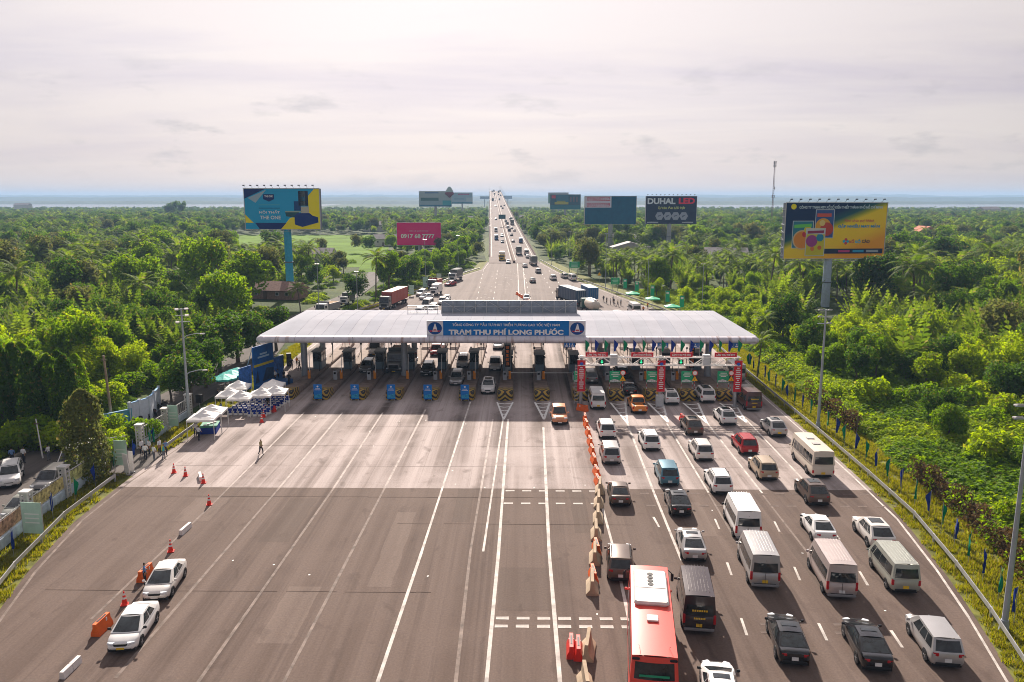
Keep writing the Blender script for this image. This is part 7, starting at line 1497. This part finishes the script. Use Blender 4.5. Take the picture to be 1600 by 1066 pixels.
def frond(mb, rnd, base, az, e0, ln, droop, steps=14, w=.9, lw=.16):
    p = Vector(base); e = e0; d = ln / steps; side = Vector((-math.sin(az), math.cos(az), 0)); pts = []
    for i in range(steps + 1):
        dr = Vector((math.cos(az) * math.cos(e), math.sin(az) * math.cos(e), math.sin(e))); pts.append((p.copy(), dr)); p = p + dr * d; e -= droop / steps * (.5 + i / steps)
    for i in range(steps):
        a, b = pts[i][0], pts[i + 1][0]; o = len(mb.v); q = side * .035; mb.v += [tuple(a - q), tuple(a + q), tuple(b + q), tuple(b - q)]; mb.f.append((o, o + 1, o + 2, o + 3)); mb.m.append(0)
        if i < 2: continue
        t = i / steps; L_ = w * math.sin(math.pi * min(.97, .18 + t * .8)) * rnd.uniform(.85, 1.1)
        for s in (-1, 1):
            dr = pts[i][1]; upv = side.cross(dr) * -1
            tip = a + (side * s * .78 + dr * .55 - Vector((0, 0, .32))) * L_; wv = dr * lw * .5; o = len(mb.v); mid = a.lerp(tip, .45) + Vector((0, 0, .06))
            mb.v += [tuple(a - wv), tuple(mid - wv * 1.2), tuple(tip), tuple(mid + wv * 1.2), tuple(a + wv)]; mb.f.append((o, o + 1, o + 2, o + 3, o + 4)); mb.m.append(0)
def coco_mesh(seed, n=20, ln=4.2):
    rnd = random.Random(seed); mb = MB()
    for k in range(n):
        lay = k / n; frond(mb, rnd, (0, 0, 0), k * 2.4 + rnd.uniform(-.3, .3), R(72 - 95 * lay), ln * rnd.uniform(.85, 1.1), R(75 + 25 * (1 - lay)), 13, 1.0, .22)
    return mb.mesh('crown', LEAF_P)
def nipa_mesh(seed, n=15, ln=6.4):
    rnd = random.Random(seed); mb = MB()
    for k in range(n): frond(mb, rnd, (rnd.uniform(-.5, .5), rnd.uniform(-.5, .5), 0), rnd.uniform(0, 6.28), R(rnd.uniform(66, 88)), ln * rnd.uniform(.7, 1.1), R(rnd.uniform(18, 60)), 13, 1.05, .30)
    return mb.mesh('fronds', LEAF_P)
def ctrunk(seed, h):
    rnd = random.Random(seed); mb = MB(); b = rnd.uniform(-.9, .9); mb.tube([Vector((0, 0, -.1)), Vector((b * .15, 0, h * .3)), Vector((b * .55, 0, h * .7)), Vector((b, 0, h))], [.24, .17, .15, .13], 7); return mb.mesh('trunk', BARK, 40), b
TREES = {}   # kind -> list of (crown mesh, crown offset, trunk mesh, name, category)
TREES['round'] = [(crown_mesh('crown', 10 + i, 3.4, 2.9, 15, 3400, .50, LEAF_G, 5.4), 0, trunk_mesh(i, 3.4, .2, 3.0)) for i in range(3)]
TREES['bright'] = [(crown_mesh('crown', 30 + i, 3.0, 2.9, 14, 3000, .46, LEAF_Y, 4.9, .4), 0, trunk_mesh(9 + i, 3.2, .17, 2.6)) for i in range(3)]
TREES['dark'] = [(crown_mesh('crown', 50 + i, 3.2, 3.2, 16, 3600, .46, LEAF_D, 5.2), 0, trunk_mesh(19 + i, 3.0, .22, 2.8)) for i in range(2)]
TREES['olive'] = [(crown_mesh('crown', 70 + i, 3.2, 2.6, 12, 2400, .52, LEAF_O, 5.6), 0, trunk_mesh(29 + i, 3.8, .18, 2.8)) for i in range(2)]
TREES['shrub'] = [(crown_mesh('foliage', 90 + i, 1.9, 1.2, 9, 1700, .34, (LEAF_G, LEAF_Y)[i % 2], 1.15, .35), 0, trunk_mesh(39 + i, .9, .08, 1.2)) for i in range(4)]
CT_ = [ctrunk(i, h) for i, h in ((1, 7.5), (2, 9.0))]
TREES['palm'] = [(coco_mesh(5 + i), CT_[i][1], CT_[i][0], (7.5, 9.0)[i]) for i in range(2)]
TREES['nipa'] = [(nipa_mesh(15 + i), 0, None) for i in range(3)]
NAMES = {'round': ('broadleaf_tree', 'tree'), 'bright': ('broadleaf_tree', 'tree'), 'dark': ('broadleaf_tree', 'tree'), 'olive': ('broadleaf_tree', 'tree'), 'shrub': ('shrub', 'shrub'), 'palm': ('coconut_palm', 'palm'), 'nipa': ('water_palm', 'palm')}
LOOK = {'round': 'mid green round-crowned tree', 'bright': 'yellow-green airy tree', 'dark': 'dark dense-leaved tree', 'olive': 'dull olive tree', 'shrub': 'low leafy shrub', 'palm': 'coconut palm with arching fronds', 'nipa': 'stemless palm with upright feathery fronds'}
SHORT = {'round': 'mid green round tree', 'bright': 'yellow-green airy tree', 'dark': 'dark dense tree', 'olive': 'dull olive tree', 'shrub': 'low leafy shrub', 'palm': 'coconut palm', 'nipa': 'stemless feathery palm'}
def plant(kind, x, y, s, label, group, rnd, var=None, zs=1.0):
    v = TREES[kind][var if var is not None else rnd.randrange(len(TREES[kind]))]; nm, cat = NAMES[kind]
    t = thing(nm, label, cat, (x, y, -.1), rnd.uniform(0, 6.28), group); t.scale = (s, s, s * zs)
    pn = 'foliage' if kind == 'shrub' else 'fronds' if kind == 'nipa' else 'crown'
    c = link(pn, v[0], t, (v[1], 0, v[3]) if kind == 'palm' else None)
    if v[2] is not None: link('stem' if kind == 'shrub' else 'trunk', v[2], t)
    return t, c
SRC = {}
rnd = random.Random(77)
BLOCK = [(G(*q).xy, r) for q, r in (((450, 462), 2), ((1297, 480), 2.2), ((952, 392), 3), ((492, 410), 9), ((446, 412), 7), ((425, 468), 7), ((275, 455), 5))]
for px, py, w, d, h, wm, rm, l, g, Y in HOUSES:
    p = G(px, py) if Y is None else Vector((A(px, py, Y).x, Y, 0)); BLOCK.append((Vector((p.x, p.y + d / 2)), w * .62)); BLOCK.append((Vector((p.x * (1 - 9 / p.y), p.y - 9)), w * .42))
def free(x, y, r=1.5):
    if y < 330 and edge_at(L_EDGE, y) - 4.2 - r < x < edge_at(R_EDGE, y) + 5.2 + r: return False
    if y >= 318 and abs(x - bridge_x(y)) < HWB + 2.5 + r + (bz(y) * .5 if y < 480 else 0): return False
    sx = interp([(b, a) for a, b in SERV], y)
    if y < 285 and sx - (6.5 if y < 85 else 4.6) - r < x < sx + (6.2 if y < 85 else 4.8) + r: return False
    if 395 < y < 560 and -.38 * y < x < -.165 * y: return False
    if 290 < y <= 395 and -.36 * y < x < -.155 * y and rnd.random() < .9: return False
    for bx, by, hw_, near_ in ((-63, 211.5, 5, 62), (74, 190, 5.5, 50), (-46, 360, 10, 70), (43, 393, 4, 60), (74, 400, 5, 60)):
        if by - near_ < y < by + 3 and abs(x - bx * y / by) < hw_: return False
    if 282 < y < 343 and -66 < x < -38: return False
    if 215 < y < 330 and -66 < x < -46 and rnd.random() < .6: return False
    for c, rr in BLOCK:
        if abs(x - c.x) < rr + r * .6 and abs(y - c.y) < rr + r * .6: return False
    if 1560 < y < 2950 and (x < -600 - (y - 1560) * .05 or x > 240 + (1900 - y) * .4) and y > (1660 if abs(x) > 700 else 1800): return False
    return True
def zone(x, y):
    side = 'left of the toll road' if x < edge_at(L_EDGE, min(y, 329)) + 3 or (y > 330 and x < bridge_x(y)) else 'right of the toll road'
    return side, ('in the nearest thicket' if y < 105 else 'in the middle belt of the wood' if y < 210 else 'in the farther wood')
cand = []; y = 36.0
while y < 1700:
    sp = 3.7 + y * .0095 if y < 420 else 7.7 + (y - 420) * .0075
    xm = .70 * y + 14; x = -xm + rnd.random() * sp
    while x < xm:
        px_, py_ = x + rnd.uniform(-.42, .42) * sp, y + rnd.uniform(-.42, .42) * sp
        if free(px_, py_): cand.append((px_, py_))
        x += sp
    y += sp * .92
nvz = lambda x, y, s, o=0.0: mnoise.noise(Vector((x / s + o, y / s - o, o)))
far = {}; chosen = {}
def pick(x, y):
    a = nvz(x, y, 42, 3.3); b = nvz(x, y, 17, 8.1); c = nvz(x, y, 90, 1.7); near_r = x - edge_at(R_EDGE, min(y, 329)); near_l = edge_at(L_EDGE, min(y, 329)) - x
    r = rnd.random()
    if 100 < y < 190 and near_r > 22 and b > -.3 and r < .6: return ('nipa', rnd.uniform(.9, 1.4))
    if 125 < y < 230 and near_l > 26 and b > -.1 and r < .5: return ('nipa', rnd.uniform(.9, 1.4))
    if y < 150 and 0 < near_r < 40:       # low creeper-covered thicket right of the lanes
        if near_r < 11: return ('shrub', rnd.uniform(.55, 1.0)) if r < .3 else None
        if near_r < 26 and y < 112 and b < .12: return ('shrub', rnd.uniform(.8, 1.5)) if r < .55 else None
        if near_r < 30 and b > .2: return ('dark' if r < .5 else 'round', rnd.uniform(.5, .75))
        return ('round' if a > .05 else 'dark' if r < .4 else 'bright', rnd.uniform(.55, .9))
    if 150 <= y < 215 and 0 < near_r < 34: return ('shrub', rnd.uniform(.7, 1.5)) if r < .75 else ('bright', rnd.uniform(.4, .7))
    if 215 <= y < 330 and 8 < near_r < 95 and b > -.25: return ('palm', rnd.uniform(.6, .85)) if r < .62 else ('nipa', rnd.uniform(.9, 1.2))
    if 210 <= y < 330 and 0 < near_l < 22: return ('round' if r < .55 else 'dark', rnd.uniform(.7, 1.1))
    if 95 < y < 190 and near_r > 22 and r < .62: return ('nipa', rnd.uniform(.9, 1.35))
    if y < 150 and x < 0:
        if near_l < 24 and y < 125: return None if r < .35 else ('shrub', rnd.uniform(.8, 1.5)) if r < .75 else ('bright', rnd.uniform(.5, .8))
        if a < -.05: return ('nipa', rnd.uniform(.8, 1.15)) if r < .75 else ('dark', rnd.uniform(.7, 1))
        return ('bright' if r < .45 else 'round', rnd.uniform(.75, 1.1))
    if y < 420:
        if c > .38 and r < .7: return None
        if r > .955: return (('round', 'dark', 'olive')[int(r * 1e4) % 3], rnd.uniform(1.35, 1.75))
        if a > .06: return ('palm', rnd.uniform(.8, 1.15)) if r < .48 else ('nipa', rnd.uniform(.85, 1.15)) if r < .7 else ('round', rnd.uniform(.7, 1.0))
        if a < -.2: return ('nipa', rnd.uniform(.8, 1.35)) if r < .62 else ('olive', rnd.uniform(.8, 1.1)) if r < .75 else ('dark', rnd.uniform(.5, .8)) if r < .85 else None
        return None if r > .93 else (('bright' if c > .1 else 'round') if r < .45 else 'olive' if r < .6 else 'dark' if r < .8 else 'palm', rnd.uniform(.6, 1.25))
    k = ('round' if r < .15 else 'dark' if r < .58 else 'olive' if r < .72 else 'palm' if r < .99 else 'bright'); s = rnd.uniform(.62, 1.3) ** 1.3 * (1 - max(0, y - 700) / 2300)
    return (k, s * 1.1 if k != 'palm' else s)
for x, y in cand:
    q = pick(x, y)
    if q: chosen.setdefault(q[0], []).append((y + abs(x) * .2, x, y, q[1]))
LIMIT = {'round': 85, 'bright': 85, 'dark': 65, 'olive': 40, 'shrub': 200, 'palm': 190, 'nipa': 210}
COLS = [(-1e9, 'at the left edge'), (200, 'left of the furniture billboard'), (385, 'below the furniture billboard'), (520, 'near the pink billboard'), (790, 'near the blank blue billboard'), (1000, 'below the navy billboard'), (1185, 'below the lottery billboard'), (1400, 'at the right edge')]
BELT = [(0, 'first'), (70, 'second'), (95, 'third'), (115, 'fourth'), (135, 'fifth'), (160, 'sixth'), (185, 'seventh'), (215, 'eighth'), (250, 'ninth'), (290, 'tenth')]
def cell(x, y):
    px = 815 + 1244 * x / (y * .984 + 4.6); return px, [n for v, n in COLS if px >= v][-1], [n for v, n in BELT if y >= v][-1]
for kind, lst in chosen.items():
    lst.sort(); cells = {}
    for d, x, y, s in lst[:LIMIT[kind]]:
        px, cn, bn = cell(x, y); cells.setdefault((bn, cn), []).append((px, x, y, s))
    for (bn, cn), mem in cells.items():
        mem.sort()
        for i, (px, x, y, s) in enumerate(mem):
            plant(kind, x, y, s * (1.12 if kind != 'shrub' else 1), '%s, %s from left, %s belt %s' % (SHORT[kind], cnt[min(i, 35)], bn, cn), '%ss, %s belt %s' % (kind, bn, cn), rnd, None, rnd.uniform(.85, 1.15))
    far[kind] = [(x, y, s) for d, x, y, s in lst[LIMIT[kind]:]]
# landmark trees
def lm(kind, px, py, s, label, var=None, zs=1.0, dx=0): p = G(px, py); return plant(kind, p.x + dx, p.y, s, label, None, rnd, var, zs)
for i, (px, py, s) in enumerate([(300, 632, .92), (322, 606, 1.0), (345, 585, 1.12), (372, 566, 1.15), (398, 560, 1.0), (432, 548, 1.0), (268, 628, .62)]): lm('round' if i == 6 else 'dark', px, py, s * 1.12, 'round glossy mango-like tree in the row behind the tents, %s from the lamp post' % ORN[i], None, .82)
lm('palm', 470, 492, .8, 'coconut palm beside the foot of the turquoise billboard pole'); lm('palm', 231, 446, 1.0, 'tall coconut palm standing alone above the left wood'); lm('palm', 1378, 388, 1.1, 'tall coconut palm beside the white gabled house'); lm('palm', 1130, 425, .9, 'coconut palm in front of the grey tin-roofed house'); lm('palm', 1183, 590, .62, 'coconut palm just past the right end of the canopy'); lm('palm', 1196, 545, .7, 'coconut palm behind the right end of the canopy')
for i, (px, py) in enumerate([(262, 345), (272, 345), (283, 346)]): p = A(px, 322, 900); plant('dark', p.x, 900, 1.5 + .1 * i, 'tall dark tree breaking the horizon at left, %s of three' % ORN[i], None, rnd, i % 2, 1.6)
# creeper-draped columns and the columnar tree at left
def column_tree(px, py, w, h, mat, label, seed, cat='tree'):
    r_ = random.Random(seed); p = G(px, py); t = thing('creeper_column' if cat != 'tree' else 'columnar_tree', label, cat, p); mb = MB()
    for i in range(int(2600 * w * h / 14)):
        z = r_.random() ** .9 * h; a = r_.uniform(0, 6.28); f = (1 - .45 * (z / h) ** 2.2) * (1 + .22 * math.sin(a * 3 + z * 1.1 + seed)) * (1.15 if r_.random() < .08 else r_.uniform(.8, 1.02)); rr = w / 2 * f * (min(1, (h - z) / 1.1) ** .5 if z > h - 1.1 else 1)
        d = Vector((math.cos(a), math.sin(a), 0)); leaf(mb, (d.x * rr, d.y * rr, z), d + Vector((r_.gauss(0, .5), r_.gauss(0, .5), r_.gauss(.25, .5))), .34 * r_.uniform(.6, 1.4), r_)
    mb.build('foliage', mat, t); mb = MB(); mb.cyl((0, 0, -.1), (0, 0, h * .92), .25, .1, 8); mb.build('trunk', BARK, t); return t
column_tree(138, 748, 3.6, 8.6, LEAF_O, 'tall columnar tree with drooping foliage beside the ornamental fence', 4)
for i, (px, py, w, h, m) in enumerate([(8, 690, 2.6, 11, LEAF_D), (33, 682, 2.4, 10.5, LEAF_D), (58, 690, 2.6, 10, LEAF_D), (86, 684, 2.5, 9.4, LEAF_G), (112, 690, 2.5, 9.6, LEAF_D), (128, 676, 2.4, 9.0, LEAF_G), (-14, 690, 2.6, 11.5, LEAF_D), (45, 668, 2.6, 10, LEAF_G), (100, 668, 2.4, 9, LEAF_D)]): column_tree(px, py, w, h, m, 'trunk draped in dark creepers, %s in the row at the left edge' % ORN[i], 20 + i, 'creeper')
for i, (px, py, s, k) in enumerate([(30, 705, 1.3, 1), (60, 700, 1.5, 0), (85, 705, 1.2, 1), (110, 700, 1.3, 2), (205, 690, 1.0, 0), (222, 688, 1.1, 2), (170, 720, 1.0, 0), (165, 690, 1.2, 1), (186, 700, .9, 3)]): lm('shrub', px, py, s, 'leafy shrub along the pavement below the creepers, %s from the left edge' % ORN[i], k)
# brown creeper fence on the right verge
def creeper_fence(pts, label, seed, h=2.1):
    r_ = random.Random(seed); o = Vector((pts[0][0], pts[0][1], 0)); t = thing('creeper_fence', label, 'fence', o); mb = MB(); n = 0
    for a, b in zip(pts, pts[1:]):
        ln = math.hypot(b[0] - a[0], b[1] - a[1])
        for i in range(int(ln * 260)):
            f = r_.random(); z = r_.random() ** .8 * h * (1 + .18 * math.sin(f * ln * 1.3)); w = .28 * (1 - z / h * .5) + .08; x = a[0] + (b[0] - a[0]) * f + r_.gauss(0, w); y = a[1] + (b[1] - a[1]) * f + r_.gauss(0, .2)
            leaf(mb, (x - o.x, y - o.y, z), Vector((r_.gauss(-.4, .6), r_.gauss(-.4, .6), r_.gauss(.3, .5))), .24 * r_.uniform(.6, 1.4), r_)
        dv = Vector((b[0] - a[0], b[1] - a[1], 0)); m2 = MB(); m2.box((0, ln / 2, h * .45), (.05, ln - .02, h * .9)); pn = m2.build('netting', pm('dead_net', (.06, .036, .02), .95, var=.5, scale=2.5), t, 0, (a[0] - o.x, a[1] - o.y, 0)); pn.rotation_euler.z = math.atan2(-dv.x, dv.y)
        for k in range(int(ln / 2.5)):
            f = k * 2.5 / ln; m2 = MB(); m2.box((a[0] + (b[0] - a[0]) * f - o.x, a[1] + (b[1] - a[1]) * f - o.y, h / 2), (.1, .1, h + .1)); m2.build('post', CONC_DK, t)
    mb.build('dry_creeper', LEAF_B, t); mb = MB()
    for a, b in zip(pts, pts[1:]):
        ln = math.hypot(b[0] - a[0], b[1] - a[1])
        for i in range(int(ln * 110)):
            f = r_.random()
            if mnoise.noise(Vector((f * ln * .35 + a[1], seed, 0))) < -.05: continue
            leaf(mb, (a[0] + (b[0] - a[0]) * f + r_.gauss(0, .4) - o.x, a[1] + (b[1] - a[1]) * f + r_.gauss(0, .2) - o.y, r_.random() * h * 1.1), Vector((r_.gauss(-.3, .6), r_.gauss(-.3, .6), r_.gauss(.5, .5))), .28 * r_.uniform(.6, 1.4), r_)
    mb.build('green_creeper', LEAF_G, t)
cf = [(x + 5.2, y) for x, y in R_EDGE if 35 < y < 104]
creeper_fence([p for p in cf if p[1] > 73], 'fence overgrown with brown dry creeper, farther stretch on the right verge', 2); creeper_fence([p for p in cf if p[1] < 73], 'fence overgrown with brown dry creeper, nearer stretch on the right verge', 3)
# ------- masses: far wood, creeping undergrowth, verge grass
def scatter(name, src_mesh, pts, label, cat, zoff=0.0):
    if not pts: return
    me = bpy.data.meshes.new(name); me.from_pydata([(p[0], p[1], (p[3] if len(p) > 3 else -.1)) for p in pts], [], [])
    ra = me.attributes.new('rot', 'FLOAT', 'POINT'); sa = me.attributes.new('scl', 'FLOAT', 'POINT'); r_ = random.Random(len(pts))
    ra.data.foreach_set('value', [r_.uniform(0, 6.28) for _ in pts]); sa.data.foreach_set('value', [p[2] for p in pts])
    o = link(name, me); tag(o, label, cat, None, 'stuff')
    src = SRC.get(src_mesh.name)
    if src is None:
        src = next((q for q in bpy.data.objects if q.data is src_mesh and q.users_collection), None); SRC[src_mesh.name] = src
    if src is None: return
    ng = bpy.data.node_groups.new('scatter', 'GeometryNodeTree'); ng.interface.new_socket('Geometry', in_out='INPUT', socket_type='NodeSocketGeometry'); ng.interface.new_socket('Geometry', in_out='OUTPUT', socket_type='NodeSocketGeometry')
    N = ng.nodes; L = ng.links; gi = N.new('NodeGroupInput'); go = N.new('NodeGroupOutput'); ip = N.new('GeometryNodeInstanceOnPoints'); oi = N.new('GeometryNodeObjectInfo'); oi.inputs['Object'].default_value = src; oi.inputs['As Instance'].default_value = True
    a = N.new('GeometryNodeInputNamedAttribute'); a.data_type = 'FLOAT'; a.inputs[0].default_value = 'rot'; b = N.new('GeometryNodeInputNamedAttribute'); b.data_type = 'FLOAT'; b.inputs[0].default_value = 'scl'
    cx = N.new('ShaderNodeCombineXYZ'); L.new(a.outputs[0], cx.inputs[2]); cs = N.new('ShaderNodeCombineXYZ')
    for k in range(3): L.new(b.outputs[0], cs.inputs[k])
    L.new(gi.outputs[0], ip.inputs['Points']); L.new(oi.outputs['Geometry'], ip.inputs['Instance']); L.new(cx.outputs[0], ip.inputs['Rotation']); L.new(cs.outputs[0], ip.inputs['Scale']); L.new(ip.outputs[0], go.inputs[0])
    o.modifiers.new('scatter', 'NODES').node_group = ng
    return o
for kind, pts in far.items():
    vs = TREES[kind]
    for i, v in enumerate(vs):
        sub = [(x, y, s) if kind != 'palm' else (x, y, s, v[3] * s * .9) for x, y, s in pts[i::len(vs)]]
        scatter('far_wood', v[0], sub, 'far wood of %ss merging into the haze' % LOOK[kind].split(' with')[0], 'wood')
# creeping undergrowth mounds
def mound(seed, mat):
    r_ = random.Random(seed); mb = MB()
    for i in range(900):
        a = r_.uniform(0, 6.28); q = math.sqrt(r_.random()) * 1.7; h = .75 * (1 - (q / 1.9) ** 2) * (1 + .35 * math.sin(a * 3 + seed)) + .05
        leaf(mb, (math.cos(a) * q, math.sin(a) * q, h * r_.uniform(.55, 1.05)), Vector((math.cos(a) * q * .3 + r_.gauss(0, .4), math.sin(a) * q * .3 + r_.gauss(0, .4), 1)), .28 * r_.uniform(.6, 1.4), r_)
    return mb.mesh('foliage', mat)
UG = []
for i, m in enumerate((LEAF_Y, LEAF_G, LEAF_Y)):
    me = mound(60 + i, m); x = edge_at(R_EDGE, 60 + 8 * i) + 8 + i; t = thing('creeper_mound', 'mound of %s creeper leaves just beyond the brown fence, %s of three' % (('yellow-green', 'mid green', 'bright green')[i], ORN[i]), 'creeper', (x, 60 + 8 * i, 0)); link('foliage', me, t); UG.append(me)
ug = [[], [], []]; r_ = random.Random(91)
for _ in range(5200):
    y = r_.uniform(34, 215); x = r_.uniform(edge_at(R_EDGE, y) + 7.4, edge_at(R_EDGE, y) + 7.4 + 42 * r_.random() + 4)
    if x > .72 * y + 14 or not free(x, y, .2): continue
    n = nvz(x, y, 14, 5.5); ug[1 if n > .12 else 0 if r_.random() < .5 else 2].append((x, y, r_.uniform(.7, 1.7)))
for _ in range(3000):
    y = r_.uniform(60, 330); x = r_.uniform(-.72 * y - 14, edge_at(L_EDGE, min(y, 329)) - 4.5)
    if x < edge_at(L_EDGE, min(y, 329)) - 70 or not free(x, y, .4): continue
    ug[1 if nvz(x, y, 14, 5.5) > -.1 else 0].append((x, y, r_.uniform(.6, 1.4)))
for i in range(3): scatter('undergrowth', UG[i], ug[i], ('yellow-green', 'mid green', 'bright green')[i] + ' creeping undergrowth covering the ground beside the road', 'undergrowth')
mb = MB(); r_ = random.Random(12)
for i in range(40):
    a = r_.uniform(0, 6.28); q = r_.uniform(0, .3); x, y = math.cos(a) * q, math.sin(a) * q; h = r_.uniform(.1, .28); o = len(mb.v); t = r_.uniform(0, 6.28); u = Vector((math.cos(t), math.sin(t), 0)) * .025; ln = Vector((r_.gauss(0, .07), r_.gauss(0, .07), h))
    b = Vector((x, y, 0)); mb.v += [tuple(b - u), tuple(b + u), tuple(b + ln)]; mb.f.append((o, o + 1, o + 2)); mb.m.append(0)
GT_ = mb.mesh('grass_blades', LEAF_V); t = thing('grass_tuft', 'single tuft of verge grass beside the guardrail at lower left', 'grass', (edge_at(L_EDGE, 50) - 1.6, 50, -.03)); link('blades', GT_, t)
gp_ = []
for _ in range(9000):
    if r_.random() < .62: y = r_.uniform(36, 165); x = edge_at(R_EDGE, y) + .25 + 5.6 * r_.random()
    else: y = r_.uniform(36, 230); x = edge_at(L_EDGE, y) - .25 - 2.9 * r_.random()
    if 72 < y < 79 and x < 0: continue
    gp_.append((x, y, r_.uniform(.6, 1.5), -.03))
scatter('grass', GT_, gp_, 'rough yellow-green grass on the verges along the guardrails', 'grass')
# ------- haze
mb = MB(); mb.box((0, 4400, 35), (18400, 9800, 73)); hz = mb.build('haze', None) if False else None
me = mb.mesh('haze', bpy.data.materials.new('haze_air')); hm = me.materials[0]; hm.use_nodes = True; N = hm.node_tree.nodes; L = hm.node_tree.links; N.clear(); out = N.new('ShaderNodeOutputMaterial'); pv = N.new('ShaderNodeVolumePrincipled')
pv.inputs['Color'].default_value = (.44, .68, 1.0, 1); pv.inputs['Density'].default_value = 0.00018; pv.inputs['Anisotropy'].default_value = 0.0; L.new(pv.outputs[0], out.inputs['Volume'])
tag(link('haze', me), 'thin blue-white haze filling the air over the whole plain', 'haze', None, 'stuff')
